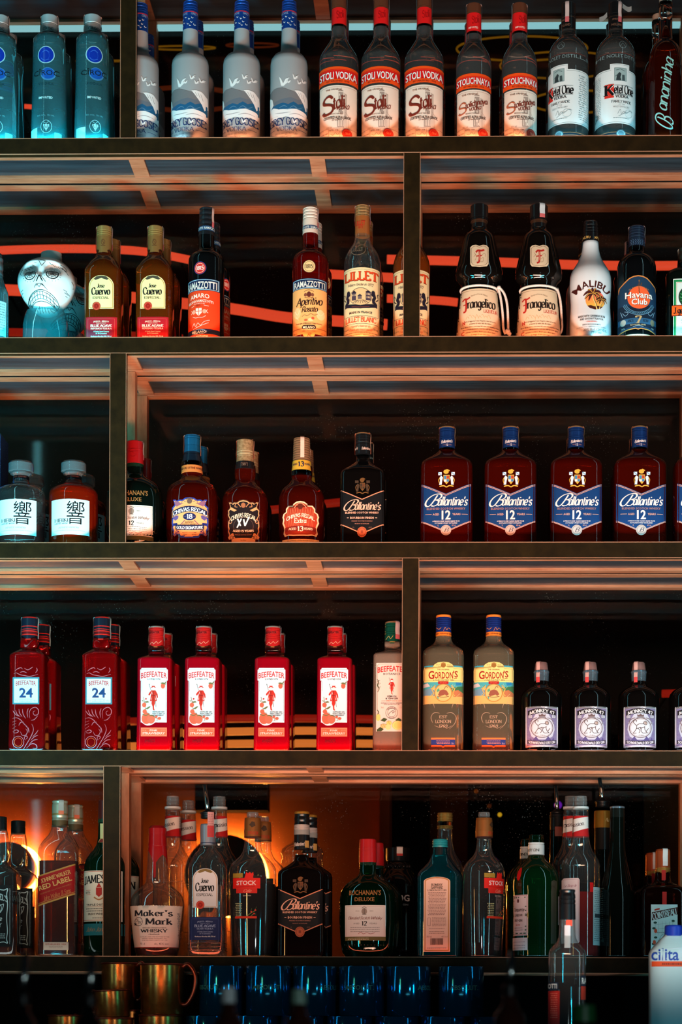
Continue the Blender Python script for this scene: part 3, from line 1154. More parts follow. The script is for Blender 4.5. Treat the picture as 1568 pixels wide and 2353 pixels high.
L.ell(0, 126, 19.5, 20, gloss((150, 190, 200), 0.15)).ell(0, 126, 17.5, 18, bl).ring(-2, 128, 10, 11, 1, gloss((30, 70, 180), 0.2)).lines([[(-8, 120), (0, 116), (8, 121)], [(-11, 133), (-3, 139), (8, 136)]], 1, gloss((60, 110, 200), 0.2), True)
L.done()
L = Lab(k, 'medallion_ghost')  # dimmer disc on the front paints the medallion's refracted image
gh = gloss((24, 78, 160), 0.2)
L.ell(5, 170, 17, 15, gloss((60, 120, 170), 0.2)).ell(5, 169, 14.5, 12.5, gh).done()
L = Lab(k, 'brand_lettering', lift=.0006)
L.txt('CÎROC', 0, 161, 173, 58, (14, 22, 26)).txt('VODKA', 0, 190, 196, 36, (20, 60, 72))
L.txt('IMPORTED', 0, 221.5, 227, 32, (190, 226, 230), 'bold').txt('40% VOL  750 ML', 0, 263, 267, 40, (90, 150, 160))
L.done()
L = Lab(k, 'grape_emblem')
L.ring(2, 291, 12.5, 14.5, 0.9, (150, 190, 195)).lines([[(-5, 280), (2, 284), (8, 279)], [(2, 283), (2, 301)]], 0.8, (150, 190, 195))
for i, (a, n) in enumerate(((287, 4), (290, 4), (293, 3), (296, 2), (299, 1))):
    for j in range(n):
        L.ell(2 + (j - (n - 1) / 2) * 3.6, a, 1.5, 1.4, (160, 200, 205), 8)
L.done()
L = Lab(k, 'base_label')
L.rect(-38, 292, -20, 322, (150, 214, 222)).done()
L = Lab(k, 'side_label')
L.rect(20, 303, 34, 322, (110, 190, 205)).done()
A = 'clear vodka bottle with blue medallion, '
GR = 'clear vodka bottles with blue medallions'
for cx, rot, dd, lb in ((0, 0, 0, 'cut by the left edge of the photo'), (113, -1, 0, 'middle of the front three at top left'), (212, 17, 0, 'nearest the left brass post'),
                        (17, 0, 0.085, 'behind the one cut by the left edge'), (128, 0, 0.085, 'behind the middle one of the three'), (225, 8, 0.085, 'behind the one nearest the post')):
    k.place(cx, A + lb, rot, dd, group=GR)

# ------------------------------------------------------------------ row 1: frosted vodka with geese
k = Kind('vodka_bottle', 664, 1, 0.06, [(60, 16.8), (118, 19.3), (122, 20.2), (128, 24.5), (134, 35), (143, 41), (153, 42.6), (240, 42.8), (318, 42.8)])
k.body(P('frosted_glass', (176, 178, 180), rough=0.42, trans=0.25, spec=0.4))
bc = foil((18, 66, 150), 0.35, 0.45)
k.cap([(-2, 12, 16.4, 16.8, bc, 2), (12, 22, 17.2, 17.2, bc, 2), (22, 24, 17.3, 17.3, bc), (24, 26, 17.4, 17.4, ink((200, 40, 50))), (26, 64, 17.3, 17.6, bc)])
L = Lab(k, 'cap_print', hw=17.6, lift=0.0005)
for xx in (-16, 22):
    L.txt('GREY GOOSE', xx, 27.5, 32, 30, (170, 190, 215), 'roman')
L.lines([[(x - 1.6, y - 3.2), (x, y), (x + 2.4, y - 2)] for x, y in ((-14, 43), (-6, 40), (2, 44), (9, 41), (-10, 52), (-1, 55), (7, 51), (13, 56), (-15, 58), (4, 59))], 1.3, (215, 220, 228))
L.done()
L = Lab(k, 'front_print', step=3)
WB, GY = (226, 224, 222), (84, 84, 90)
L.poly([(-42, 203), (-30, 200), (-12, 201), (4, 207), (20, 211), (44, 230), (44, 246), (-42, 246)], (112, 110, 112))
L.poly([(-40, 236), (-30, 230), (-16, 228), (-4, 226), (8, 224), (22, 227), (36, 224), (44, 229), (44, 256), (-40, 256)], (96, 102, 112))
L.poly([(-38, 240), (-24, 238), (-10, 236), (2, 240), (14, 233), (24, 238), (36, 232), (43, 234), (43, 258), (-38, 254)], (28, 84, 122))
L.lines([[(-20, 247), (-8, 243), (0, 247)], [(4, 250), (14, 243), (24, 248), (34, 241)], [(-8, 252), (8, 250), (26, 253)]], 2.2, (80, 120, 150), True, True)
L.poly([(16, 207), (26, 205), (36, 206), (43, 214), (44, 238), (40, 247), (36, 235), (30, 225), (22, 214)], WB)
L.lines([[(24, 210), (28, 218)], [(29, 210), (33, 221)], [(34, 212), (38, 226)]], 2.2, (60, 56, 58), False, True)
L.poly([(-43, 213), (-36, 222), (-33, 236), (-40, 246), (-43, 246)], WB)
L.poly([(-44, 246), (-34, 243), (-20, 250), (0, 252), (20, 249), (40, 252), (44, 256), (44, 270), (30, 268), (14, 272), (-4, 268), (-24, 273), (-44, 272)], WB)
L.lines([[(-30, 257), (-12, 260), (8, 258)], [(4, 264), (20, 260), (38, 262)], [(-40, 264), (-22, 266)]], 1.6, (150, 146, 150), True, True)


def bird(L, x, y, s):
    L.poly([(x - 9 * s, y - 14 * s), (x - 5 * s, y - 9 * s), (x - 1 * s, y), (x + 6 * s, y - 3 * s), (x + 11 * s, y - 3 * s), (x + 6 * s, y + 1 * s), (x, y + 6 * s), (x - 5 * s, y + 5 * s)], WB)
    L.poly([(x - 1 * s, y + 1 * s), (x + 4 * s, y - 8 * s), (x + 12 * s, y - 11 * s), (x + 6 * s, y - 3 * s)], WB)


bird(L, -9, 191, 1.15)
for x, y, s in ((3, 189, .45), (17, 178, .62), (26, 188, .5), (35, 182, .55)):
    bird(L, x, y, s)
L.txt('GREY GOOSE', 0, 271, 287, 84, (16, 44, 96), 'serif', 0).txt('VODKA', -2, 291.5, 300.5, 46, (30, 56, 104), 'roman')
bird(L, 16, 279, 0.55)
L.lines([[(-40, 297), (-29, 297)], [(25, 297), (40, 297)]], 1, (60, 80, 120))
L.txt('DISTILLED AND BOTTLED', -3, 304.5, 308.5, 50, (70, 76, 96), 'roman').txt('IN', -3, 309.8, 311.6, 4, (70, 76, 96)).txt('FRANCE', -3, 313, 318, 24, (60, 66, 90), 'roman')
L.done()
A = 'frosted vodka bottle with white geese, '
GR = 'frosted vodka bottles with geese'
for cx, rot, dd, lb in ((322, -4, 0, 'half hidden by the left brass post'), (437, -11, 0, 'second from the left post'), (555, -9, 0, 'third from the left post'), (664, 0, 0, 'beside the red capped vodka'),
                        (337, -4, 0.085, 'behind the one half hidden by the post'), (450, -60, 0.085, 'behind the second from the post'), (566, -60, 0.085, 'behind the third from the post'), (672, -60, 0.085, 'behind the one beside the red capped vodka')):
    k.place(cx, A + lb, rot, dd, group=GR, d=.222 if cx == 337 else .068 if cx == 322 else None)

# ------------------------------------------------------------------ row 1: red capped vodkas, two sizes
def stoli(cx, cap, prof, T, big):
    k = Kind('vodka_bottle', cx, 1, 0.064 if big else 0.058, prof)
    k.body(P('flint_glass', (214, 218, 216), rough=0.015, trans=0.95, ior=1.46))
    br, rd = foil((120, 66, 44), 0.4, 0.5), P('red_capsule', (214, 22, 22), rough=0.4)
    y0, y1, y2, y3 = cap
    k.cap([(y0, y1 - 5, 16.4, 16.8, br), (y1 - 5, y1, 17, 17, br, 2), (y1, y2, 17, 17.3, rd), (y2, y2 + 5, 17.4, 18, G_CLEAR), (y2 + 5, y3, 17.2, 17.4, G_CLEAR)])
    k.strip(y2 + 22 if big else y2 - 6, 7, tone2=(190, 70, 70))
    L = Lab(k, 'cap_lettering', hw=17.3, lift=0.0005)
    L.txt('Stoli', 4, y1 + 8, y1 + 24, 17, (150, 10, 14), 'script', rot=14)
    if not big:
        L.txt('IMPORTED', -1, y2 - 10, y2 - 5.5, 22, (240, 190, 180), 'bold')
    L.done()
    MB().tube([(0, 0, k.zf(y2 + 22, 15)), (0, 0, k.zf(y2 + 1, 15))], 0.0055, rd, 14).build('pourer_insert', k.root)
    a, b, c, d = T['band'], T['t0'], T['t1'], T['end']
    L = Lab(k, 'band_label', step=2.6)
    r = 45 if big else 40
    OR = (228, 74, 18)
    L.rect(-r, a, r, d, OR).rect(-r, a + 6, r, d - 9, (206, 20, 18))
    L.rect(-r, a + 7.5, r, a + 8.3, OR).rect(-r, d - 11, r, d - 10.2, (120, 10, 10))
    L.txt(T['name'], 0.6, b + .8, c + .8, T['w'], (70, 20, 20), 'bold').txt(T['name'], 0, b, c, T['w'], (232, 228, 222), 'bold')
    L.txt('ESTABLISHED 1938', 0, d - 6.5, d - 2.8, 52 if big else 46, (130, 30, 14), 'bold')
    if big:
        L.ell(-8.5, c - 1.4, 1.3, 1.3, OR, 10)
    L.done()
    y = T['lab']
    L = Lab(k, 'front_label', step=2.8)
    q = 42.5 if big else 38
    L.rect(-q, y, q, 330, (226, 206, 190))
    L.line([(-q + 2, y + 4), (q - 2, y + 4)], 0.6, (150, 110, 90))
    tw = (158, 138, 126)
    x0 = 1
    L.rect(x0, y + 12, x0 + 12, y + 14, tw).rect(x0 + 1, y + 16, x0 + 12, 262, tw).rect(x0 + 14, y + 20, x0 + 20, 272, (186, 166, 152)).rect(x0 - 2, 272, x0 + 14, 292, tw).rect(x0 + 16, 262, x0 + 17, 292, tw).rect(x0 + 19, 268, x0 + 20, 292, tw).rect(x0 + 22, 274, x0 + 23, 292, tw)
    L.lines([[(x0 + 5, y + 12), (x0 + 8, y + 6)], [(x0 + 16, 256), (x0 + 26, 268)], [(x0 + 14, y + 18), (x0 + 20, y + 24)]], 0.8, tw)
    for i in range(9):
        L.rect(x0 + 2 + (i % 3) * 3.5, y + 20 + i * 7, x0 + 4 + (i % 3) * 3.5, y + 25 + i * 7, (226, 206, 190))
    for i in range(4):
        L.rect(x0 + i * 3.6, 276, x0 + 1.8 + i * 3.6, 290, (226, 206, 190))
    L.txt('THE ORIGINAL', -8, y + 8, y + 12, 38, (130, 96, 80), 'bold', arc=1.2)
    s1, s2 = (110, 36, 24), (176, 90, 60)
    if big:
        L.txt('S', -22, 222, 262, 30, s2, 'mono', rot=12).txt('S', -21.4, 221.4, 261, 29, s1, 'mono', rot=12)
        L.txt('toli', 3, 221, 248, 29, s1, 'scriptb', rot=13).txt('vodka', 11, 238, 251, 30, s1, 'script', rot=9)
    else:
        L.txt('S', -25, 236, 260, 20, s2, 'mono', rot=14)
        L.txt('tolichnaya', 6, 231, 243, 52, s1, 'scriptb', rot=16).txt('vodka', 3, 243, 254, 28, s1, 'script', rot=12)
    L.txt('MADE WITH', -4, 260.5, 263, 28, (120, 84, 70), 'bold').txt('CERTIFIED ALPHA GRADE', -1, 267.5, 273, 61 if big else 56, (60, 40, 36), 'serifb').txt('SPIRIT', -4, 275, 277.5, 18, (120, 84, 70), 'bold')
    L.txt('1000 ml' if big else '750 ml', -19, 290, 294, 12, (130, 100, 86)).txt('40% VOL.', -36, 294, 298, 10, (130, 100, 86))
    L.line([(-q + 1, 295), (q - 1, 295)], 0.6, (150, 120, 104)).line([(-20, 296), (-20, 330)], 0.6, (150, 120, 104)).line([(5, 296), (5, 330)], 0.6, (150, 120, 104))
    L.txt('ESTD 1938', -8, 297.5, 301, 20, (60, 40, 36), 'bold').txt('BATCH 12422', -31, 304, 307, 19, (120, 90, 80), 'bold').txt('VODKA', -30, 311, 316, 18, (40, 28, 28), 'bold')
    L.line([(-16, 308), (-10, 311), (-5, 305), (0, 310), (3, 306)], 0.7, (90, 70, 64), False, True)
    L.ell(21, 306, 11, 11, (170, 34, 24)).ring(21, 306, 8.6, 8.6, .7, (200, 96, 70)).txt('Stoli', 21, 302.5, 308, 11, (214, 120, 90), 'script')
    L.done()
    return k


k = stoli(974.5, (-14, 16, 53.5, 92), [(59, 17), (91, 18), (99, 21.7), (108.7, 27.7), (118.6, 34), (128.5, 40.5), (136, 44), (142, 45.9), (318, 45.5)],
          dict(band=152, t0=163.5, t1=180, end=190, name='STOLI VODKA', w=85, lab=195), True)
A = 'large red labelled vodka bottle with red capsule, '
GR = 'large red labelled vodkas'
for cx, rot, dd, lb in ((778.6, 0, 0, 'first of three, beside the frosted vodka'), (875.4, -4, 0, 'middle one of the three'), (974.5, 2, 0, 'third of three, nearest the small ones'),
                        (783.5, 30, 0.088, 'tucked behind the first of three'), (880, 30, 0.088, 'tucked behind the middle one of three'), (978, 30, 0.088, 'tucked behind the third of three')):
    k.place(cx, A + lb, rot, dd, group=GR)
k = stoli(1088.5, (4.5, 29, 71, 100), [(72, 17), (101, 18.2), (110, 24), (123, 32), (137, 38.6), (146, 40.5), (153, 41), (318, 40.6)],
          dict(band=169, t0=178.5, t1=193.5, end=203.5, name='STOLICHNAYA', w=77, lab=207), False)
A = 'small red labelled vodka bottle, '
GR = 'small red labelled vodkas'
for cx, rot, dd, lb in ((1088.5, 0, 0, 'beside the large ones'), (1193.6, 9, 0, 'beside the black capped vodka'), (1085, -20, 0.088, 'hidden behind the one beside the large ones'), (1187.5, -20, 0.088, 'hidden behind the one beside the black capped vodka')):
    k.place(cx, A + lb, rot, dd, group=GR)

# ------------------------------------------------------------------ row 1: black capped vodka, cream stepped label
k = Kind('vodka_bottle', 1414, 1, 0.066, [(71, 17.3), (88, 18.4), (91, 21), (94, 26), (104.6, 35.5), (115, 42), (125, 45.4), (133, 46), (136, 45.4), (139, 46), (142, 45.4), (145, 46), (318, 46.3)])
k.body(P('flint_glass', (214, 218, 216), rough=0.015, trans=0.95, ior=1.46))
bk = gloss((14, 14, 15), 0.3)
k.cap([(2, 28, 16.4, 16.4, bk), (28, 33, 16.5, 16.5, bk, 1), (33, 36, 16.6, 16.6, bk), (36, 37.5, 16.8, 16.8, foil((120, 90, 70))), (37.5, 66, 16.7, 16.8, bk), (66, 67.5, 16.9, 16.9, foil((120, 90, 70))), (67.5, 70, 16.7, 16.7, bk), (70, 75, 17.5, 17.5, G_CLEAR, 1), (75, 92, 17.2, 18.2, G_CLEAR)])
L = Lab(k, 'cap_lettering', hw=16.8, lift=0.0005)
L.txt('SPIRIT OF', 0, 42, 46, 22, (110, 76, 60), 'bold').txt('HOLLAND', 0, 53, 59, 24, (110, 76, 60), 'bold').done()
L = Lab(k, 'front_label', step=3)
PW = (216, 222, 222)
L.rect(-70, 159, 70, 284, PW).rect(-23, 147, 22, 160, PW)
L.lines([[(-68, 162), (-21, 162), (-21, 149.5), (20, 149.5), (20, 162), (68, 162)], [(-68, 281), (68, 281)]], 0.7, (90, 110, 112))
L.rect(-14, 156, 15, 186, (96, 122, 124)).rect(-13, 157, 14, 185, (150, 172, 172))
L.poly([(-10, 185), (-8, 172), (-2, 166), (2, 170), (0, 178), (2, 185)], (44, 54, 56)).poly([(4, 185), (4, 172), (10, 172), (11, 185)], (60, 76, 78)).lines([[(-12, 176), (-4, 170)], [(-10, 162), (0, 159), (10, 163)]], 1.2, (70, 90, 92))
L.rect(-33.5, 193.5, -14.5, 225, (206, 48, 36)).txt('K', -23.5, 196, 219, 20, (240, 238, 236), 'black').txt('K', -24, 195.5, 219, 18, (20, 16, 16), 'black')
L.txt('etel One', 9, 196, 215, 47, (24, 22, 24), 'black').lines([[(-14, 196.5), (32, 196.5)], [(-14, 217), (32, 217)]], 0.8, (120, 130, 132))
L.txt('VODKA', 4, 218.5, 225, 30, (36, 36, 40), 'serifb').txt('FAMILY MADE', 3, 231, 236.5, 46, (50, 60, 64), 'serif').txt('AT THE', 3, 239, 241.5, 14, (110, 124, 126)).txt('NOLET DISTILLERY', 3, 244, 247.5, 38, (80, 96, 98), 'roman')
L.lines([[(-6, 262), (0, 252), (2, 262), (8, 256), (14, 260), (24, 252), (30, 254)], [(-4, 268), (16, 256)]], 0.8, (120, 134, 136), True).ring(20, 260, 9, 9, .6, (170, 184, 184)).micro(-16, 22, [271], (130, 144, 146))
L.micro(-62, -40, [172 + 4 * i for i in range(24)], (120, 136, 138), 1.0, 3).micro(40, 58, [172 + 5 * i for i in range(21)], (120, 136, 138), 1.0, 4)
L.ring(-50, 262, 6, 8, 1.4, (110, 130, 132)).rect(-54, 262, -46, 272, (150, 168, 168))
L.done()
L = Lab(k, 'base_label', step=3)
L.rect(-70, 303, 70, 340, (26, 34, 44)).rect(-70, 303, 70, 305, (150, 92, 66)).rect(-70, 309, 70, 310, (150, 92, 66)).ell(2, 307, 11, 9, (90, 110, 120)).ring(2, 307, 8, 6.5, 1, (180, 190, 190))
L.done()
L = Lab(k, 'raised_lettering', step=3, vstep=4)
gg = gloss((120, 140, 142), 0.1)
L.txt('THE NOLET DISTILLERY', 6, 124, 132, 120, gg).ring(6, 103, 8, 7, 0.8, gg).lines([[(0, 106), (6, 99), (12, 106)]], .8, gg).done()
k.strip(50, 9, 20)
A = 'black capped vodka bottle with stepped white label, '
o = k.place(1306, A + 'first of two, duty strip intact', -33, group='black capped vodkas')
o = k.place(1414, A + 'second of two, red initial in view', 10, group='black capped vodkas')
k.place(1300, A + 'standing behind the first of two', -33, 0.092, group='black capped vodkas')
k.place(1408.5, A + 'standing behind the second of two', 10, 0.092, group='black capped vodkas')
# torn duty strips hanging loose beside the second one
m = MB()
for pts in ([(1426, 4), (1432, 14), (1444, 22), (1452, 20)], [(1396, 34), (1388, 42), (1378, 46)]):
    w = [U(a, b, 0.062) for a, b in crom(pts, 4)]
    v, f = [], []
    for p in w:
        v += [p + Vector((0, -0.003, -0.007)), p + Vector((0, 0.003, 0.008))]
    m.add(v, [(2 * i, 2 * i + 1, 2 * i + 3, 2 * i + 2) for i in range(len(w) - 1)], ink((196, 196, 192)))
t = m.build('torn_strip', None)
mw = o.matrix_basis.inverted()
t.data.transform(mw)
t.parent = o

# ------------------------------------------------------------------ row 1: amber banana spirit
k = Kind('spirit_bottle', 1529, 1, 0.056, [(16, 15.5), (92, 15.7), (96, 17), (100, 21.5), (109, 29), (125.5, 36), (142, 38), (318, 38.5)])
k.body(P('amber_banana_spirit', (120, 30, 8), rough=0.02, trans=0.9, ior=1.4), z1=U(1529, 52, .056).z - k.zs)
MB().loft([(z, a, b, n) for z, a, b, n in k.rings(U(1529, 50, .056).z - k.zs, k.top)], G_CLEAR, 36).build('glass_neck', k.root)
k.cap([(-14, 1, 14.5, 14.5, ink((190, 176, 160))), (1, 10, 15.9, 15.9, G_CLEAR, 2)], 'cork')
L = Lab(k, 'front_lettering', step=3)
tq = (136, 196, 190)
L.txt('ananinha', 7, 172, 197, 122, tq, 'script', rot=82).txt('\u0001', 14, 244, 284, 26, tq, 'script', rot=78)
L.txt('CARIBE', 26, 140, 150, 22, (40, 14, 12), 'bold')
L.done()
k.place(1529, 'slim amber spirit bottle with pale handwriting running up its side')
k.place(1513, 'slim amber spirit bottle with white stopper, behind the handwritten one', 120, 0.09)

# ------------------------------------------------------------------ row 2: skull bottle and its twin
def skull():
    d, cx = 0.088, 106
    zs, ps = ZS[2], PS(0.088)
    root = empty('skull_bottle')
    Zp = lambda py, y=d: U(cx, py, y).z - zs
    x0 = U(cx, 700, d).x
    zc = Zp(650)
    A_, B_, C_ = 66 * ps, 70 * ps, 56 * ps

    def g(x, z, cx_, cz, sx, sz):
        return math.exp(-((x - cx_) / sx) ** 2 - ((z - cz) / sz) ** 2)
    vs, fs = [], []
    NU, NV = 88, 64
    for j in range(NV + 1):
        ph = math.pi * j / NV
        for i in range(NU):
            th = 2 * math.pi * i / NU
            dx, dy, dz = math.sin(ph) * math.sin(th), -math.sin(ph) * math.cos(th), math.cos(ph)
            x, y, z = dx * A_, dy * B_ + 0.006, dz * C_
            if dz < 0:
                q = -dz
                x *= 1 - 0.20 * q ** 1.3
                z *= 1.38
                y = y * (1 - 0.12 * q)
            fr = max(0.0, -dy)
            sx, sz = x / ps, z / ps
            push = 0.0
            for e in (-25, 25):
                push -= 25.0 * g(sx, sz, e, 16, 16, 13)
                push += 5.0 * g(sx, sz, e, 33, 22, 6)
                push += 3.0 * g(sx, sz, e * .9, -4, 16, 8)
                push += 3.4 * g(sx, sz, e * 1.45, -9, 13, 10)
                push += 2.2 * g(sx, sz, e, 34, 20, 7)
            push -= 8.0 * g(sx, sz, 0, 3, 6, 9)
            push += 1.6 * g(sx, sz, 0, 20, 6, 10)
            push += 4.6 * g(sx, sz, 0, -36, 34, 17)
            push -= 2.5 * (g(sx, sz, 46, -30, 12, 14) + g(sx, sz, -46, -30, 12, 14))
            y -= push * ps * fr ** 0.7
            vs.append((x, y, zc + z))
    for j in range(NV):
        for i in range(NU):
            fs.append((j * NU + i, (j + 1) * NU + i, (j + 1) * NU + (i + 1) % NU, j * NU + (i + 1) % NU))
    wh = P('white_glazed_skull', (214, 222, 222), rough=0.3, coat=0.4)
    head = mesh_obj('skull_body', vs, fs, wh, root)
    bv = BVHTree.FromPolygons([Vector(v) for v in vs], [list(f) for f in fs])
    cap = MB()
    wc = P('white_screw_cap', (190, 200, 196), rough=0.45)
    zt, zb = Zp(577), Zp(606)
    rg = []
    for t in range(9):
        z = zb + (zt - zb) * t / 8
        rg.append((z, (25.5 - 0.6 * (t % 2) - 0.2 * t) * ps, (25.5 - 0.6 * (t % 2) - 0.2 * t) * ps, 2))
    rg.append((zt + 0.001, 22 * ps, 22 * ps, 2))
    c = sharp(cap.loft(rg, wc, 40).build('cap', root), 50)
    c.location = (8 * ps, 0.02, 0)
    gb = MB().loft([(0, 49 * ps, 34 * ps, 4), (0.004, 51 * ps, 36 * ps, 4), (Zp(752), 51 * ps, 36 * ps, 3.6), (Zp(732), 48 * ps, 34 * ps, 3.2), (Zp(718), 43 * ps, 31 * ps, 3)], shell('ice_base_glass', (190, 235, 240), 1.6, 0.05, 0.05, (110, 214, 226), 0.12), 60)
    sharp(gb.build('glass_base', root), 60)
    # black line decoration projected on the face: pixel coordinates of the photo
    mk = MB()
    ik = gloss((14, 18, 20), 0.4)
    yf = d - 50 * ps
    kx, kz = (lambda px: U(px, 650, yf).x - x0), (lambda py: U(cx, py, yf).z - zs)

    def pen(pts, w=1.4, smooth=True, closed=False):
        p = crom(pts, 5, closed) if smooth else list(pts)
        # refine
        q = []
        for i in range(len(p) - (0 if closed else 1)):
            a, b = p[i], p[(i + 1) % len(p)]
            n = max(1, int(math.hypot(b[0] - a[0], b[1] - a[1]) / 2.5))
            q += [(a[0] + (b[0] - a[0]) * t / n, a[1] + (b[1] - a[1]) * t / n) for t in range(n)]
        if not closed:
            q.append(p[-1])
        w3 = []
        for a, b in q:
            o = Vector((kx(a), -0.4, kz(b)))
            h = bv.ray_cast(o, Vector((0, 1, 0)))
            if h[0] is None:
                continue
            w3.append(h[0] + h[1] * 0.0001 if h[1].y < 0 else h[0] - h[1] * 0.0001)
        if len(w3) > 1:
            mk.tube(w3, w * ps * 0.5, ik, 6, False)
    for ex, ey in ((71, 634), (121.5, 632)):
        pen([(ex + 13 * math.cos(t * .5236), ey + 11.5 * math.sin(t * .5236)) for t in range(12)], 2.4, True, True)
        for r_ in (9, 5):
            pen([(ex + r_ * math.cos(t * .7854), ey + r_ * .88 * math.sin(t * .7854)) for t in range(8)], 1.1, False, True)
        for t in range(8):
            pen([(ex, ey), (ex + 12.5 * math.cos(t * .7854), ey + 11 * math.sin(t * .7854))], .9, False)
        for t in range(16):
            a = t * math.pi / 8
            pen([(ex + 17 * math.cos(a), ey + 15.5 * math.sin(a)), (ex + 18.2 * math.cos(a), ey + 16.6 * math.sin(a))], 1.4, False)
    pen([(92, 637), (86, 650)], 2.6)
    pen([(93, 637), (100, 650)], 2.6)
    for dx in (-1, 1):
        pen([(92 + dx * 4, 637), (93 + dx * 14, 651)], 1.2)
    pen([(80, 663), (86, 656), (92, 662), (98, 656), (106, 664)], 1.3)
    pen([(84, 660), (92, 655), (102, 660), (110, 668)], 1.1)
    up = [(55, 692), (66, 680), (82, 672), (96, 671), (112, 676), (126, 686)]
    lo = [(55, 703), (67, 692), (82, 685), (96, 684), (112, 689), (126, 699)]
    pen([(54, 698), (58, 686), (72, 674), (92, 668), (112, 672), (127, 684), (127, 700), (112, 692), (94, 688), (76, 690), (62, 698), (56, 706)], 1.6, True, True)
    mid = [((a[0] + b[0]) / 2, (a[1] + b[1]) / 2) for a, b in zip(up, lo)]
    pen(up, 1.4)
    pen(mid, 1.4)
    pen(lo, 1.4)
    for t in range(1, 11):
        f = t / 11 * 5
        i = min(4, int(f))
        f -= i
        a = (up[i][0] * (1 - f) + up[i + 1][0] * f, up[i][1] * (1 - f) + up[i + 1][1] * f)
        b = (lo[i][0] * (1 - f) + lo[i + 1][0] * f, lo[i][1] * (1 - f) + lo[i + 1][1] * f)
        pen([a, b], 1.3, False)
    for i in range(9):
        x = 62 + i * 6
        pen([(x, 702 - abs(i - 4) * -1.0 - 6), (x - 3 + i * .6, 706)], 1.1, False)
    pen([(112, 702), (120, 705), (126, 700), (121, 697), (128, 706), (140, 706), (148, 712)], 1.2)
    pen([(132, 700), (142, 703), (152, 703)], 1.2)
    for s_ in (-1, 1):
        for i in range(5):
            y = 660 + i * 5
            x = 40 + abs(i - 2) * 1.5 if s_ < 0 else 150 - abs(i - 2)
            pen([(x, y), (x + (6 if s_ < 0 else -6), y - 1)], 1.1, False)
    pen([(146, 662), (154, 666), (150, 674), (158, 676), (152, 684)], 1.1)
    pen([(136, 604), (146, 610), (150, 618)], 1.2)
    pen([(140, 612), (148, 620)], 1.2)
    pen([(146, 616), (153, 626)], 1.2)
    for i, q in enumerate(((166, 640), (169, 655), (170, 668))):
        pen([(q[0] - 4, q[1] - 6), (q[0], q[1]), (q[0] - 3, q[1] + 8)], 1.2)
        pen([(q[0] - 8, q[1] - 4), (q[0] - 5, q[1] + 2), (q[0] - 8, q[1] + 8)], 1.1)
    pen([(90, 600), (97, 613), (105, 601), (96, 599)], 1.2, False, True)
    for i in range(5):
        pen([(78 - i * 6, 602 + i * 3), (84 - i * 6, 604 + i * 3.5)], 1.0, False)
        pen([(112 + i * 6, 602 + i * 2), (118 + i * 6, 606 + i * 2.4)], 1.0, False)
    pen([(50, 615), (45, 624), (47, 630)], 1.1)
    mk.build('painted_lines', root)
    o = tag(root, 'white skull shaped bottle with black flower eyes, glowing cyan at the front', 'bottle', 'skull bottles')
    o.location = (x0, d, zs)
    t = copy_tree(root)
    dd = d + 0.158
    p = U(150, 700, dd)
    t.location = (p.x, dd, zs)
    t.rotation_euler = (0, 0, math.radians(24))
    tag(t, 'white skull shaped bottle standing behind the front skull bottle', 'bottle', 'skull bottles')


skull()
k = Kind('tequila_bottle', -15, 2, 0.05, [(586, 17), (632, 18), (664, 27), (676, 31.5), (777, 33)])
k.body(P('ice_blue_glass', (120, 216, 232), rough=0.03, trans=0.9, ior=1.42))
k.cap([(588, 628, 19.5, 19.5, foil((130, 150, 156), 0.3), 2)])
Lab(k, 'side_label').rect(10, 690, 30, 770, (150, 200, 206)).micro(12, 28, [696 + 6 * i for i in range(11)], (40, 80, 90)).done()
k.place(-13, 'clear cyan lit bottle cut by the left edge beside the skull')

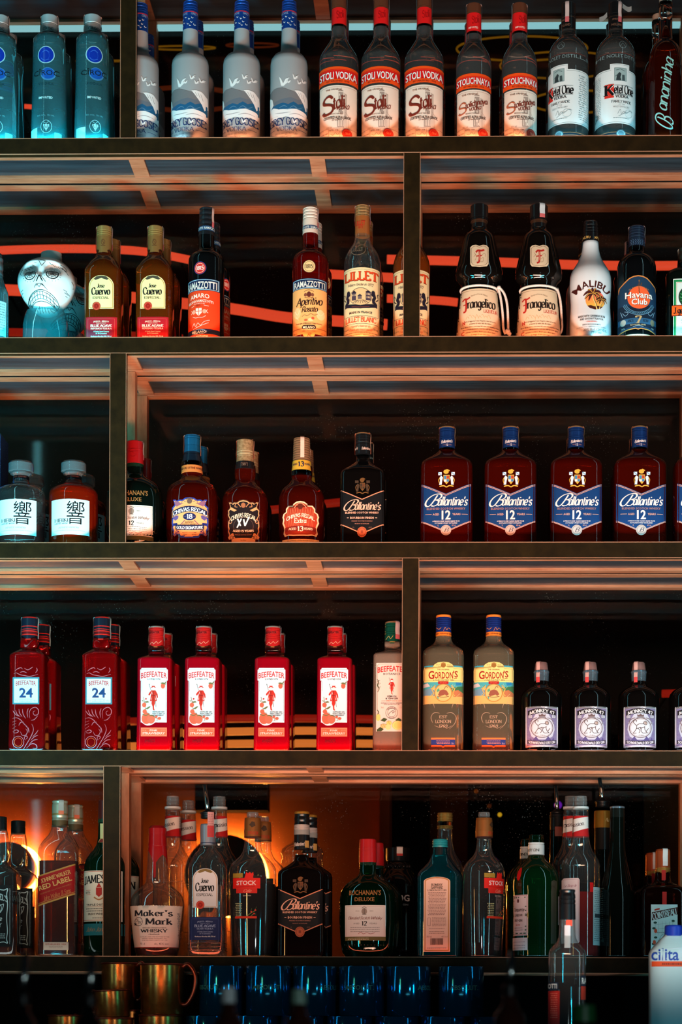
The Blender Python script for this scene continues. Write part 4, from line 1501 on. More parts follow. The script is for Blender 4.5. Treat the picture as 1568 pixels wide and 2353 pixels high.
# ------------------------------------------------------------------ tequila, gold and silver versions
def cuervo(cx, row, y, gold):
    """y: pixel rows (captop, thread end, cap end, neck end, shoulder, label top, label bottom, band top, base)"""
    c0, c1, c2, c3, sh, l0, l1, b0, b1, base = y
    k = Kind('tequila_bottle', cx, row, 0.062, [(c2 - 2, 16.6), (c3, 18.5, 2.0), (c3 + 9, 23, 2.2), (c3 + 16, 30, 2.6), (sh - 3, 38, 3.4), (sh + 5, 41.4, 4.2), (sh + 14, 42.3, 4.6), (base, 42.3, 4.6)], n=4.6, k=0.9)
    if gold:
        k.body(P('gold_tequila', (186, 84, 22), rough=0.02, trans=0.84, ior=1.42))
        f1, f2 = foil((186, 140, 78), 0.35, 0.6), foil((150, 104, 54), 0.45, 0.5)
        k.cap([(c0, c0 + 10, 17, 17.2, f1), (c0 + 10, c1, 17.2, 17.4, f1, 3), (c1, c2 - 3, 17.4, 17.6, f2), (c2 - 3, c2, 17.8, 17.8, foil((96, 30, 20)))])
        k.strip(c2 - 12, 8)
        L = Lab(k, 'cap_print', hw=17.6, lift=0.0005)
        L.ring(0, c1 + 16, 4, 5.5, 1.2, (96, 58, 30)).lines([[(-5, c1 + 24), (5, c1 + 24)], [(-3, c1 + 11), (3, c1 + 20)]], 1.2, (96, 58, 30)).done()
    pa = (236, 214, 150) if gold else (206, 200, 200)
    L = Lab(k, 'front_label', step=5)
    w = 29
    h = l1 - l0
    arch = lambda m: [(-w + m, l1 - m), (w - m, l1 - m), (w - m, l0 + 25)] + [((w - m) * math.cos(a), l0 + 25 - (25 - m) * math.sin(a)) for a in [i * math.pi / 14 for i in range(1, 14)]] + [(-w + m, l0 + 25)]
    L.poly(arch(0), pa).line(arch(2.6), 1.3, (190, 140, 60) if gold else (176, 140, 96), True)
    L.poly([(-17, l0 + 9), (-12, l0 + 3), (0, l0 + 1), (12, l0 + 3), (17, l0 + 9), (13, l0 + 11), (0, l0 + 6.5), (-13, l0 + 11)], (70, 64, 50) if gold else (120, 96, 50))
    u = h / 77.0
    L.txt('Jose', -1, l0 + 20 * u, l0 + 28.5 * u, 17, INK, 'black').txt('Cuervo', -1, l0 + 29 * u, l0 + 44.5 * u, 43, INK, 'black')
    L.txt('ESPECIAL', -1, l0 + 49.5 * u, l0 + 54.5 * u, 37, (30, 26, 22), 'serif')
    L.ell(-11, l1 - 6, 9.6, 9.6, (178, 36, 24)).ring(-11, l1 - 6, 7.4, 7.4, .8, (220, 110, 80)).ring(-11, l1 - 6, 3, 3.6, 1.4, (130, 20, 14))
    L.done()
    L = Lab(k, 'band_label', step=5)
    bc, tc = ((164, 22, 34), (236, 214, 190)) if gold else ((22, 34, 80), (150, 160, 190))
    L.rect(-36, b0, 36, b1, bc).box(-31, b0 + 4, 31, b1 + 4, .5, (200, 90, 80) if gold else (70, 84, 130))
    L.txt('JALISCO - MEXICO', 0, b0 + 8, b0 + 11.5, 36, tc, 'bold', arc=1).txt('MADE WITH', 0, b0 + 13, b0 + 15.4, 22, tc)
    L.txt('BLUE AGAVE', 0, b0 + 17.5, b0 + 23, 49, tc, 'serifb').txt('REPOSADO TEQUILA' if gold else 'SILVER TEQUILA', 0, b0 + 25, b0 + 28.5, 48 if gold else 38, tc, 'serif')
    L.txt('A Family Owned Company', 0, b0 + 32, b0 + 35, 36, tc, 'script').txt('for 10 Generations', 0, b0 + 36.5, b0 + 39.5, 26, tc, 'script')
    L.txt('Graduacao Alcoolica: 38%. 750 ml', 0, b0 + 43, b0 + 46, 48, (236, 226, 220), 'bold')
    L.done()
    return k


k = cuervo(240, 2, (517, 541, 583, 588, 622, 633, 710, 729, 790, 776), True)
A = 'gold tequila bottle with red band, '
GR = 'gold tequila bottles'
for cx, dd, lb in ((239, 0, 'front one nearest the skull'), (356.5, 0, 'front one nearest the black aperitif'), (258, .08, 'behind the one nearest the skull'), (374, .08, 'behind the one nearest the black aperitif')):
    k.place(cx, A + lb, 0, dd, group=GR)

# ------------------------------------------------------------------ blue banner liqueurs: dark amaro, red aperitif
def ramaz(cx, amaro):
    k = Kind('amaro_bottle' if amaro else 'aperitif_bottle', cx, 2, 0.06, [(530, 17.5), (578, 19), (581, 21), (586, 30), (592, 37.5), (599, 40.6), (606, 41.4), (776, 41.4)])
    if amaro:
        k.body(G_BLACK)
        b = gloss((22, 24, 28), 0.3)
        k.cap([(474.5, 519, 16.6, 17.4, b, 4), (519, 529, 18, 18, ink((40, 70, 104))), (529, 537, 17.6, 18.4, b)])
    else:
        k.body(P('red_aperitif', (170, 18, 12), rough=0.02, trans=0.85, ior=1.4))
        b = P('pale_cap', (214, 186, 168), rough=0.4)
        k.cap([(474, 503, 16.6, 17.4, b, 4), (503, 517, 17.6, 17.8, b), (517, 525, 18, 18, ink((40, 60, 90))), (525, 534, 17.8, 18.2, b)])
    k.strip(520, 8, 75, tone=(204, 170, 160))
    y = 519.5 if amaro else 517.5
    L = Lab(k, 'cap_lettering', hw=18.1, lift=0.0005)
    L.txt('RAMAZZOTTI  RAMAZZOTTI', 0, y + 1.6, y + 7, 66, (206, 206, 200), 'bold').done()
    L = Lab(k, 'seal')
    if amaro:
        L.ell(0, 616, 15, 15, (36, 50, 100)).ell(0, 616, 13.4, 13.4, (206, 40, 30)).ring(0, 616, 10.6, 10.6, .9, (236, 190, 170)).txt('1815', 0, 611.5, 620, 17, (240, 220, 206), 'serifb')
    else:
        L.ell(0, 612.5, 15, 15, (60, 26, 20)).ell(0, 612.5, 13.8, 13.8, (232, 190, 130)).ring(0, 612.5, 11, 11, .8, (130, 80, 50)).txt('1815', 0, 608, 616.5, 17, (40, 24, 24), 'serifb')
    L.done()
    L = Lab(k, 'front_label', step=3)
    w = 39
    t0, t1 = (641, 668) if amaro else (640, 664)
    ly = 700
    body = (224, 62, 22) if amaro else (236, 168, 98)
    if amaro:
        L.rect(-w, t1 - 1, w, 800, body)
    else:
        L.poly([(-w, t1 - 1), (w, t1 - 1), (w, 768)] + [(14, 768)] + [(14 * math.cos(a), 768 + 9 * math.sin(a)) for a in [i * math.pi / 8 for i in range(1, 8)]] + [(-14, 768), (-w, 768)], body)
    L.rect(-w, t0, w, t1, (16, 34, 66)).box(-w + 1.6, t0 + 2, w - 1.6, t1 - 2, 1.2, (170, 200, 214))
    L.txt('RAMAZZOTTI', 0, t0 + 5.5, t1 - 4.5, 70, (226, 214, 200), 'bold')
    if amaro:
        wt = (240, 206, 186)
        L.txt('AMARO', -2, 674, 684, 47, wt, 'bold', arc=3).txt('FELSINA RAMAZZOTTI', -1, 688, 694, 60, wt, 'bold', arc=4).txt('CASA FONDATA NEL', -2, 696, 698.6, 28, wt, arc=1).txt('1815', -4, 700, 704, 11, (130, 40, 24), 'serif')
        L.poly([(-10, 708), (5, 708), (5, 719), (-2.5, 726), (-10, 719)], wt).lines([[(-2.5, 708), (-2.5, 725)], [(-10, 715), (5, 715)]], 1.3, body)
        L.ell(-15, 716, 4.4, 5, (238, 150, 120)).ell(11, 716, 4.4, 5, (238, 150, 120)).lines([[(-22, 712), (-19, 716), (-23, 720)], [(18, 712), (15, 716), (19, 720)], [(-18, 726), (-10, 730), (-2, 729), (6, 730), (14, 726)], [(-22, 704), (-14, 702)], [(10, 702), (20, 704)]], 1, wt, True)
        L.lines([[(-20, 752), (-14, 742), (-10, 750), (-4, 742), (2, 748), (10, 740), (22, 736)], [(-18, 756), (0, 750), (20, 742)]], .9, wt, True)
        L.rect(-w, 757, w, 768, (20, 28, 56)).ell(-2, 762.5, 19, 6, (20, 28, 56)).ring(-2, 762.5, 18, 5.4, .8, (150, 170, 190)).txt('MILANO', -2, 759.5, 766, 33, (226, 220, 210), 'bold')
        L.txt('VERMUT - PRODOTTO IN ITALIA', -2, 771, 774.4, 42, wt, 'bold')
    else:
        dk = (50, 24, 20)
        L.ell(0, 677, 5, 6.5, (96, 40, 30)).ell(-8, 678, 3.6, 4, (130, 70, 50)).ell(8, 678, 3.6, 4, (130, 70, 50)).lines([[(-11, 671), (-6, 668), (0, 667), (6, 668), (11, 671)], [(-10, 684), (0, 685.5), (10, 684)]], 1, (130, 70, 50), True)
        L.ell(-27, 718, 8, 13, (240, 190, 130)).ell(26, 722, 9, 12, (242, 196, 140)).lines([[(-33, 712), (-26, 722), (-22, 712)], [(18, 716), (26, 724), (34, 714)], [(-30, 726), (-24, 734)]], 1, (244, 214, 170), True)
        L.ell(4, 735, 6, 4, (240, 200, 140)).ell(-7, 736, 4, 2.4, (196, 90, 60)).ell(9, 732, 3.4, 3, (206, 80, 50))
        L.txt('Aperitivo', 0, 684, 701, 58, dk, 'scriptb', rot=3).txt('Rosato', 1, 705, 717, 36, dk, 'scriptb', rot=3)
        L.lines([[(-16, 728), (-10, 724), (-4, 727), (4, 722), (12, 725), (20, 721)]], .8, (150, 100, 70), True)
        L.txt('Fresh taste of Hibiscus and Orange blossoms', 0, 741.5, 745, 58, (90, 40, 30), 'bold')
        L.rect(-w, 755, w, 756, (150, 90, 60)).ell(-11, 752.5, 5, 4.6, dk).ell(11, 752.5, 5, 4.6, dk).rect(-12, 748, 12, 757, dk).txt('MILANO', 0, 749.5, 755.5, 27, (236, 206, 160), 'bold')
        L.txt('VERMUT - PRODUCT OF ITALY', 0, 760, 762.4, 30, (120, 60, 40), 'bold').txt('70cl', -32, 763, 766.5, 8, (120, 60, 40)).txt('15% vol', 31, 763, 766.5, 9, (120, 60, 40)).txt('R', 0, 767, 774, 8, (120, 60, 40), 'script')
    L.done()
    return k


k = ramaz(474, True)
k.place(474, 'black amaro bottle with orange label and blue banner, front one', -14, group='black amaro bottles')
k.place(488, 'black amaro bottle hidden behind the orange labelled one', 60, .085, group='black amaro bottles')
k = ramaz(713, False)
k.place(713, 'red aperitif bottle with peach label and blue banner, front one', 0, group='red aperitif bottles')
k.place(722, 'red aperitif bottle hidden behind the peach labelled one', 50, .085, group='red aperitif bottles')

# ------------------------------------------------------------------ pale wine aperitif, one half drunk and one full
def lillet(full):
    k = Kind('aperitif_bottle', 832.5, 2, 0.062, [(535, 17), (548, 18), (556, 18.8), (565, 22.7), (575, 29.5), (587.5, 36.7), (603.5, 41.6), (613, 42.6), (776, 42.6)])
    if full:
        k.body(P('amber_aperitif', (196, 84, 20), rough=0.02, trans=0.75, ior=1.4))
    else:
        k.body(G_EMPTY)
        k.liquid(650, P('amber_aperitif', (196, 84, 20), rough=0.02, trans=0.75, ior=1.4))
    f = foil((178, 96, 44), 0.4, 0.4)
    k.cap([(469, 495, 16.6, 16.8, foil((206, 150, 96), 0.3, 0.7), 4), (495, 536, 16.8, 17.6, f)])
    k.strip(512, 8, 84)
    L = Lab(k, 'cap_lettering', hw=17.4, lift=0.0005)
    L.txt('LILLET', -4, 508, 518, 22, (190, 40, 24), 'serifb').txt('1872', -3, 520, 525, 12, (190, 40, 24), 'serif').done()
    L = Lab(k, 'raised_seal', step=3, vstep=4)
    gg = gloss((150, 120, 96), 0.1)
    L.ring(-6, 574, 17, 12, 1.0, gg).txt('LILLET', -6, 570, 577, 22, gg, 'serif').done()
    L = Lab(k, 'front_label', step=2.8)
    CR, OG, DK = (238, 204, 152), (222, 66, 26), (30, 24, 40)
    L.rect(-41, 615, 41, 800, CR)
    L.line([(-38.5, 726), (-38.5, 619), (38.5, 619), (38.5, 726)], .8, DK).line([(-38.5, 726), (38.5, 726)], .8, DK).line([(-38.5, 744), (38.5, 744)], .8, DK).line([(-38.5, 744), (-38.5, 800)], .7, DK).line([(38.5, 744), (38.5, 800)], .7, DK)
    L.txt('LILLET', .8, 625, 644.8, 76, (120, 60, 40), 'serifb').txt('LILLET', 0, 624, 643.5, 76, OG, 'serifb')
    L.txt('Maison fondee en 1872', -1, 651, 657, 58, (70, 56, 60), 'script')
    L.ell(0, 682, 25, 20, (222, 180, 126)).ring(0, 682, 25, 20, .9, (80, 66, 70))
    L.rect(-20, 672, -10, 690, (70, 56, 70)).rect(12, 670, 23, 690, (70, 56, 70)).poly([(-21, 673), (-15, 667), (-9, 673)], DK).poly([(11, 671), (17, 667), (24, 671)], DK).rect(-6, 680, 3, 688, (110, 90, 90)).poly([(-7, 681), (-1, 676), (4, 681)], (60, 50, 60))
    for i in range(3):
        L.rect(-18 + i * 3, 676, -17 + i * 3, 680, CR).rect(14 + i * 3, 674, 15.2 + i * 3, 678, CR).rect(14 + i * 3, 681, 15.2 + i * 3, 685, CR)
    L.lines([[(x * .35, 690), (x, 698 - abs(x) * .1)] for x in (-18, -12, -6, 0, 6, 12, 18)], .9, (80, 66, 70))
    for s_ in (-1, 1):
        L.poly([(s_ * 24, 671), (s_ * 27, 667), (s_ * 31, 668), (s_ * 32, 674), (s_ * 34, 682), (s_ * 31, 690), (s_ * 36, 696), (s_ * 36, 705), (s_ * 32, 704), (s_ * 30, 697), (s_ * 26, 696), (s_ * 25, 688), (s_ * 28, 682), (s_ * 24, 678)], DK)
        L.line([(s_ * 33, 690), (s_ * 38, 684), (s_ * 36, 676), (s_ * 39, 672)], 1.1, DK, False, True)
    L.poly([(-34, 697), (-18, 700), (0, 703), (18, 700), (34, 697), (33, 704), (18, 708), (0, 710), (-18, 708), (-33, 704)], DK).lines([[(-20, 704), (0, 706.5), (20, 704)]], 1.2, (120, 60, 50), True)
    L.txt('MADE IN FRANCE', 0, 716, 721, 51, (40, 34, 44), 'bold')
    L.txt('LILLET BLANC', 0, 729.5, 740.5, 68, OG, 'serif')
    L.txt('Aperitif a base de vin', 0, 748, 753, 44, (206, 96, 60), 'script').txt('French wine-based aperitif', 0, 756, 761, 52, (206, 96, 60), 'script').txt('17% alc./vol.', -33, 753, 757.5, 14, (60, 48, 50)).txt('750 mL', 33, 753, 757.5, 10, (60, 48, 50))
    L.txt('A SUBTLE BLEND OF SELECTED WINES AND FRUIT MACERATIONS', 0, 764, 766.6, 72, (80, 60, 56), 'bold').txt('CRAFTED ACCORDING TO TRADITION IN THE', 0, 769, 771.6, 60, (80, 60, 56), 'bold').txt('CELLARS, SOUTH OF BORDEAUX', 0, 774, 776.6, 50, (80, 60, 56), 'bold')
    L.done()
    return k


k = lillet(False)
k.place(832.5, 'half empty pale wine aperitif bottle with orange lettering, left of the post', -3, group='wine aperitif bottles')
k2 = lillet(True)
k2.place(945.5, 'full amber wine aperitif bottle standing behind the brass post', 0, group='wine aperitif bottles', d=0.075)
k.place(839, 'wine aperitif bottle hidden behind the half empty one', 40, .09, group='wine aperitif bottles')

# ------------------------------------------------------------------ hazelnut liqueur shaped like a robed friar
def friar():
    k = Kind('liqueur_bottle', 1238, 2, 0.068, [(508, 17), (519, 17.3), (528, 18.6), (534, 22), (539, 29.5), (546, 34), (560, 37.5), (575, 41), (593, 45.5), (611, 49.8), (628, 53.6), (638, 54), (645, 52), (650, 47), (654, 43.2), (660, 41), (666, 41), (690, 43.6), (718, 46.4), (745, 49), (773, 51.5)], n=2.0, k=0.86)
    k.body(P('brown_black_glass', (12, 8, 6), rough=0.06, spec=0.5))
    b = gloss((16, 13, 13), 0.25)
    k.cap([(466, 496, 20.4, 20.4, b), (496, 503, 19.4, 19.4, b, 2), (503, 510, 17.6, 17.6, foil((110, 70, 50), 0.4)), (510, 519, 17.4, 17.8, b)])
    L = Lab(k, 'neck_plaque', step=3, vstep=5)
    a, c = 562, 614
    pl = lambda m: [(-21 + m, a + 5 + m), (-16 + m, a + 1 + m), (-8, a + .6 + m), (0, a + 3.4 + m), (8, a + .6 + m), (16 - m, a + 1 + m), (21 - m, a + 5 + m), (21 - m, c - 8 - m), (17 - m, c - 2.4 - m), (0, c - m), (-17 + m, c - 2.4 - m), (-21 + m, c - 8 - m)]
    L.poly(pl(0), (222, 192, 158)).line(pl(3), .7, (80, 50, 36), True)
    L.lines([[(-12, 580), (-7, 590), (-10, 598)], [(6, 586), (12, 582), (15, 590)], [(2, 596), (9, 592), (8, 601), (2, 602)], [(-13, 590), (-8, 584)]], .9, (170, 130, 96), True)
    rd = (184, 40, 30)
    L.line([(-8, 580), (-3, 575.5), (4, 576.5), (11, 574)], 4, rd, False, True).line([(0, 576), (0.5, 590), (-1, 602), (-6, 604)], 4, rd, False, True).line([(-7, 589), (6, 587.5)], 2.4, rd).line([(0.5, 579), (0.5, 598)], .7, (236, 200, 170))
    L.done()
    # white cord round the waist
    zc = k.zf(656)
    r = k.R(zc) + 0.0015
    ring = [(r * math.cos(t * math.pi / 20), r * k.k * math.sin(t * math.pi / 20), zc) for t in range(40)]
    cm = noisy('cotton_cord', (206, 180, 166), (236, 214, 200), 420, 0.8, 0, (1, 1, 1), 0.5)
    MB().tube(ring, 0.0030, cm, 8, True).build('waist_cord', k.root)
    L = Lab(k, 'front_label', step=3, vstep=8)
    CR = (228, 194, 158)
    L.rect(-78, 663, 78, 800, CR).line([(-70, 667), (70, 667)], .7, (130, 90, 60))
    L.txt('PRODOTTO IN ITALIA', 0, 675, 678, 38, (120, 84, 60), 'bold', arc=3.5)
    L.line([(-38, 688), (-33, 684), (-27, 685), (-21, 682)], 3.4, rd, False, True).line([(-30, 685), (-29.5, 698), (-31, 712), (-36, 714)], 4, rd, False, True).line([(-36, 698), (-26, 696.5)], 2.4, rd)
    L.txt('rangelico', 5, 687, 707, 64, (34, 22, 18), 'black').txt('LIQUEUR', 26, 711, 718, 32, rd, 'serif')
    L.lines([[(-30 + i * 7, 732 - 4 * math.sin(i * 1.3) - 3 * (i % 3)), (-27 + i * 7, 726 - 3 * (i % 2)), (-23 + i * 7, 731)] for i in range(8)], .7, (206, 150, 100), True)
    L.line([(-37, 736), (-37, 744)], 1.6, rd).line([(-33, 735), (-33, 744)], 1.6, rd).line([(-37, 737), (-33, 743)], 1.2, rd)
    for i, (t, y) in enumerate((('arra la leggenda. Il vate Frangelico visse nel secolo', 736), ('pressoreri all ombra delle Alpi italiane.', 742), ('Mosso dal suo amore e conoscenza della natura creo un prezioso liquore', 748.5), ('base di nocciole attentamente selezionate e altri ingredienti segreti', 754.5), ('ontinuiamo la tradizione offrendo questo raffinato liquore', 761), ('in omaggio all uomo che lo creo.', 767))):
        L.txt(t, 3, y, y + 3.2, (70, 50, 88, 80, 68, 42)[i], (110, 76, 56), 'bold')
    L.ring(-36, 764, 3.4, 3.6, 1.6, rd, 16, 40, 320)
    L.ell(32, 776, 6, 6, (190, 160, 120)).ring(32, 776, 5, 5, .8, (120, 96, 60))
    L.done()
    return k


k = friar()
o = k.place(1101, 'brown black friar shaped hazelnut liqueur with loose white cord, opened', 0, group='friar shaped liqueurs')
k.strip(500, 13, 20, (190, 190, 192), (190, 90, 90))
cm = MATS['cotton_cord']
k.used, k.proto = True, o
p2 = copy_tree(o)
for ch in list(p2.children):
    if ch.name.startswith('duty'):
        p2['x'] = 0
del_ = [ch for ch in o.children if ch.name.startswith('duty')]
for q in del_:
    bpy.data.objects.remove(q)
if 'x' in p2:
    del p2['x']
k.proto = p2
pz = U(1238, 700, k.d)
p2.location = (pz.x, k.d, ZS[2])
tag(p2, 'brown black friar shaped hazelnut liqueur with duty strip over its cap, sealed', 'bottle', 'friar shaped liqueurs')
c = MB()
ps = PS(.05)
for pts in ([(1146, 662), (1152, 690), (1156, 725), (1157, 752), (1162, 768)], [(1150, 662), (1160, 676), (1166, 700), (1168, 735), (1168, 758), (1166, 768)]):
    c.tube([U(a, b, .048) - o.location for a, b in crom(pts, 5)], 0.0030, cm, 8)
for a, b, r in ((1147, 661, 5), (1167, 762, 6.5), (1171, 767, 5)):
    q = U(a, b, .048) - o.location
    c.loft([(q.z - r * ps, .001, .001, 2)] + [(q.z - r * ps * math.cos(t * math.pi / 6), r * ps * math.sin(t * math.pi / 6), r * ps * math.sin(t * math.pi / 6), 2) for t in range(1, 6)] + [(q.z + r * ps, .001, .001, 2)], cm, 12)
    n = 12 * 7
    c.v[-n:] = [(v[0] + q.x, v[1] + q.y, v[2]) for v in c.v[-n:]]
c.build('hanging_cord', o)
c2 = MB()
c2.tube([U(a, b, .062) - p2.location for a, b in crom([(1281, 662), (1288, 690), (1291, 725), (1292, 755), (1288, 766)], 5)], 0.0030, cm, 8)
c2.build('hanging_cord', p2)

# ------------------------------------------------------------------ white coconut rum
k = Kind('rum_bottle', 1357, 2, 0.066, [(551, 18), (566, 18.4), (579, 20), (596, 25), (606, 30), (614, 35), (622, 40), (630, 44.4), (641, 47), (655, 47.8), (675, 47), (703, 45.4), (725, 46.4), (740, 47.6), (773, 47.8)])
k.body(P('white_lacquered_glass', (212, 214, 216), rough=0.22, coat=0.5), 'body')
b = gloss((15, 13, 14), 0.25)
k.cap([(505, 521, 16.4, 16.6, b, 2), (521, 534, 17.4, 17.6, b, 2), (534, 552, 17.6, 18.6, b)])
L = Lab(k, 'cap_lettering', hw=18.2, lift=0.0005)
for xx in (-13, 19):
    L.txt('MALIBU', xx, 541, 547, 22, (196, 150, 80), 'bold', arc=2)
L.done()
L = Lab(k, 'front_print', step=3, vstep=6)
DB = (64, 18, 14)
L.txt('MALIBU', 0, 644, 660, 76, DB, 'bold', bend=52)
for i in range(12):
    a = -90 + i * 15
    t = i / 11
    y0, y1 = 668 + i * 44 / 12, 668 + (i + 1) * 44 / 12
    hw0, hw1 = math.sqrt(max(0, 22 ** 2 - (y0 - 690) ** 2)), math.sqrt(max(0, 22 ** 2 - (y1 - 690) ** 2))
    L.poly([(8 - hw0, y0), (8 + hw0, y0), (8 + hw1, y1), (8 - hw1, y1)] if 0 < i < 11 else ([(8, y0), (8 + hw1, y1), (8 - hw1, y1)] if i == 0 else [(8 - hw0, y0), (8 + hw0, y0), (8, y1)]),
           (226 + 10 * t, 84 + 110 * t, 76 - 10 * t))
L.poly([(-10, 703), (-2, 702), (6, 705), (12, 703), (25, 704), (20, 709), (8, 712), (-4, 709)], (70, 24, 16))
for x, y, bx, by, s_ in ((3, 676, 12, 711, 1.0), (23, 688, 17, 710, .62)):
    L.line([(x, y), (x + 1 * s_, y + 12 * s_), ((x + bx) / 2, (y + by) / 2 + 2), (bx, by)], 3.2 * s_, (230, 190, 110), False, True).line([(x + 1.2, y), (x + 2.2 * s_, y + 12 * s_), ((x + bx) / 2 + 1.4, (y + by) / 2 + 2), (bx + 2, by)], 1.2 * s_, DB, False, True)
    fr = []
    for a, ln, dr in ((200, 20, 8), (170, 22, 12), (140, 16, 3), (100, 14, 0), (60, 15, 2), (25, 20, 8), (-5, 20, 13), (225, 14, 10), (-35, 14, 12)):
        c_, q_ = math.cos(math.radians(a)), -math.sin(math.radians(a))
        fr.append([(x, y), (x + c_ * ln * s_ * .55, y + q_ * ln * s_ * .55 - 2 * s_), (x + c_ * ln * s_, y + q_ * ln * s_ + dr * s_ * .6)])
    L.lines(fr, 5.2 * s_, DB, True, True)
    L.lines([[(p[0][0], p[0][1] - 1), (p[1][0], p[1][1] - 1.4), (p[2][0], p[2][1])] for p in fr[::2]], 1.6 * s_, (206, 150, 60), True, True)
dk = (44, 34, 36)
L.txt('MADE WITH CARIBBEAN RUM', 0, 724.5, 729, 60, dk, 'bold').txt('AND COCONUT FLAVOUR', 0, 731, 735.5, 53, dk, 'bold').txt('-ORIGINAL-', 0, 738, 741, 26, (214, 76, 40), 'bold')
L.txt('BEBIDA ALCOOLICA MISTA', 0, 745, 747.6, 41, dk, 'bold').txt('LICOR DE COCO - BEBIDA ALCOHOLICA MIXTA', 0, 750.5, 753, 66, dk).txt('20% Vol / 20\u00b0G.L', 8, 755, 761, 53, dk).txt('750 ml', 10, 762, 767.5, 23, dk)
L.done()
k.place(1357, 'white coconut rum bottle with palm sunset print and black cap', 0, group='coconut rum bottles')
k.place(1347, 'white coconut rum bottle hidden behind the front one', 30, .09, group='coconut rum bottles')

# ------------------------------------------------------------------ dark rum with orange disc
k = Kind('rum_bottle', 1463, 2, 0.064, [(560, 18), (585, 18.6), (588, 22), (591, 28), (596, 35.5), (605, 41.5), (615, 44.2), (625, 44.8), (773, 44.8)])
k.body(G_BLACK)
nv = gloss((22, 34, 52), 0.3)
k.cap([(516.5, 533, 17.6, 18, nv, 3), (533, 547, 18.2, 18.4, nv, 2), (547, 563, 18.5, 18.8, nv)])
k.strip(556, 8, 78, tone=(200, 176, 176))
L = Lab(k, 'cap_lettering', hw=18.7, lift=0.0005)
L.lines([[(x, y), (x + 3, y + 3), (x, y + 6)] for x in range(-15, 16, 5) for y in (550, 556)], .8, (80, 110, 140)).done()
L = Lab(k, 'front_label', step=3)
TL, TB = (24, 52, 78), (16, 28, 44)
top = [(-44, 668), (-41, 655), (-34, 650), (-28, 645), (-20, 639), (-10, 635.5), (0, 634.5), (10, 635.5), (20, 639), (28, 645), (34, 650), (41, 655), (44, 668)]
bot = [(44, 762), (24, 757), (6, 755), (0, 757), (-6, 755), (-24, 757), (-44, 762)]
L.poly(top + bot, TL).line(top, 2.6, (206, 130, 64)).line(bot, 2.2, (206, 130, 64))
L.poly([(-43, 700), (-20, 702), (0, 712), (20, 702), (43, 700), (43, 757), (24, 752), (0, 751), (-24, 752), (-43, 757)], TB)
for r_ in (31, 37):
    L.ring(2, 687, r_, r_, 1.2, (90, 130, 156), 30, 20, 160)
L.lines([[(2 + 34 * math.cos(a) - 1.6, 687 + 34 * math.sin(a) - 1.6), (2 + 34 * math.cos(a) + 1.6, 687 + 34 * math.sin(a) + 1.6)] for a in [math.radians(20 + 7 * i) for i in range(21)]], 1.6, (70, 116, 140))
L.ell(2, 684, 26, 26, (236, 92, 46))
L.lines([[(2, 668), (1, 658), (2, 648)], [(-2, 656), (6, 656)], [(1, 668), (4, 676)], [(8, 650), (6, 656)]], 1.8, (90, 60, 40), False).ell(2, 646, 2, 2.4, (110, 80, 50), 10)
L.txt('EL RON DE CUBA', 2, 658, 661, 46, (150, 110, 70), 'bold', arc=6)
for dx, cl in ((.9, (60, 20, 16)), (0, (236, 230, 222))):
    L.txt('Havana', 2 + dx, 670 + dx, 684.5 + dx, 62, cl, 'bold').txt('Club', 3 + dx, 686.5 + dx, 700 + dx, 36, cl, 'bold')
L.rect(-43, 731, 43, 744, (40, 80, 110)).ell(-33, 739, 6, 7.5, (150, 150, 140)).ell(33, 739, 5, 7.5, (110, 104, 84)).txt('AN\u0303EJO' if False else 'ANOS', -17, 734, 740, 13, (16, 26, 40), 'serif').txt('7', 1, 727, 743, 14, (176, 150, 104), 'serifb').txt('RON', 17, 734, 740, 12, (16, 26, 40), 'serif')
L.txt('EL RON PARA GENTE', 0, 745, 748, 34, (190, 170, 130), 'bold').lines([[(-34, 716), (-28, 724), (-22, 718), (-30, 714)], [(34, 716), (28, 724), (22, 718), (30, 714)], [(-38, 712), (-34, 726)], [(38, 712), (34, 726)], [(-12, 751), (0, 749), (12, 751)]], 1.1, (120, 150, 170), True)
L.txt('40%', -33, 751, 754.5, 7, (190, 190, 180)).txt('750', 33, 751, 754.5, 7, (190, 190, 180))
L.done()
Lab(k, 'base_label').rect(-28, 768, 28, 790, (196, 180, 140)).micro(-22, 22, [771], (90, 70, 50)).done()
k.place(1463, 'black rum bottle with navy label and orange disc', 0, group='dark rum bottles')
k.place(1453, 'black rum bottle hidden behind the navy labelled one', 40, .09, group='dark rum bottles')

# ------------------------------------------------------------------ herbal liqueur at the right edge
k = Kind('liqueur_bottle', 1578, 2, 0.068, [(605, 18), (617, 19, 2), (622, 30, 2.6), (630, 43, 3.4), (642, 49, 4.4), (773, 49.5, 4.6)], n=4.6, k=0.8)
k.body(P('green_black_glass', (7, 12, 8), rough=0.06))
k.cap([(566, 604, 18.6, 18.6, gloss((24, 30, 26), 0.3), 2), (604, 612, 19, 19, gloss((24, 30, 26), 0.3))])
k.strip(618, 11, 66, tone=(190, 196, 192), tone2=(160, 170, 170))
L = Lab(k, 'front_label', step=5)
gn = (22, 130, 70)
L.rect(-35, 641, 35, 800, (208, 220, 214)).box(-31, 646, 31, 830, 5, gn).box(-27, 650, 27, 830, .8, (190, 150, 70))
L.ell(0, 683, 22, 24, (14, 70, 36)).ring(0, 683, 22, 24, 2, (30, 40, 36)).lines([[(0, 690), (20 * math.cos(a), 683 + 21 * math.sin(a))] for a in [i * math.pi / 8 for i in range(16)]], .9, (90, 190, 110)).lines([[(-4, 682), (-12, 670), (-8, 664)], [(4, 682), (12, 670), (8, 664)]], 1.6, (220, 226, 220), True)
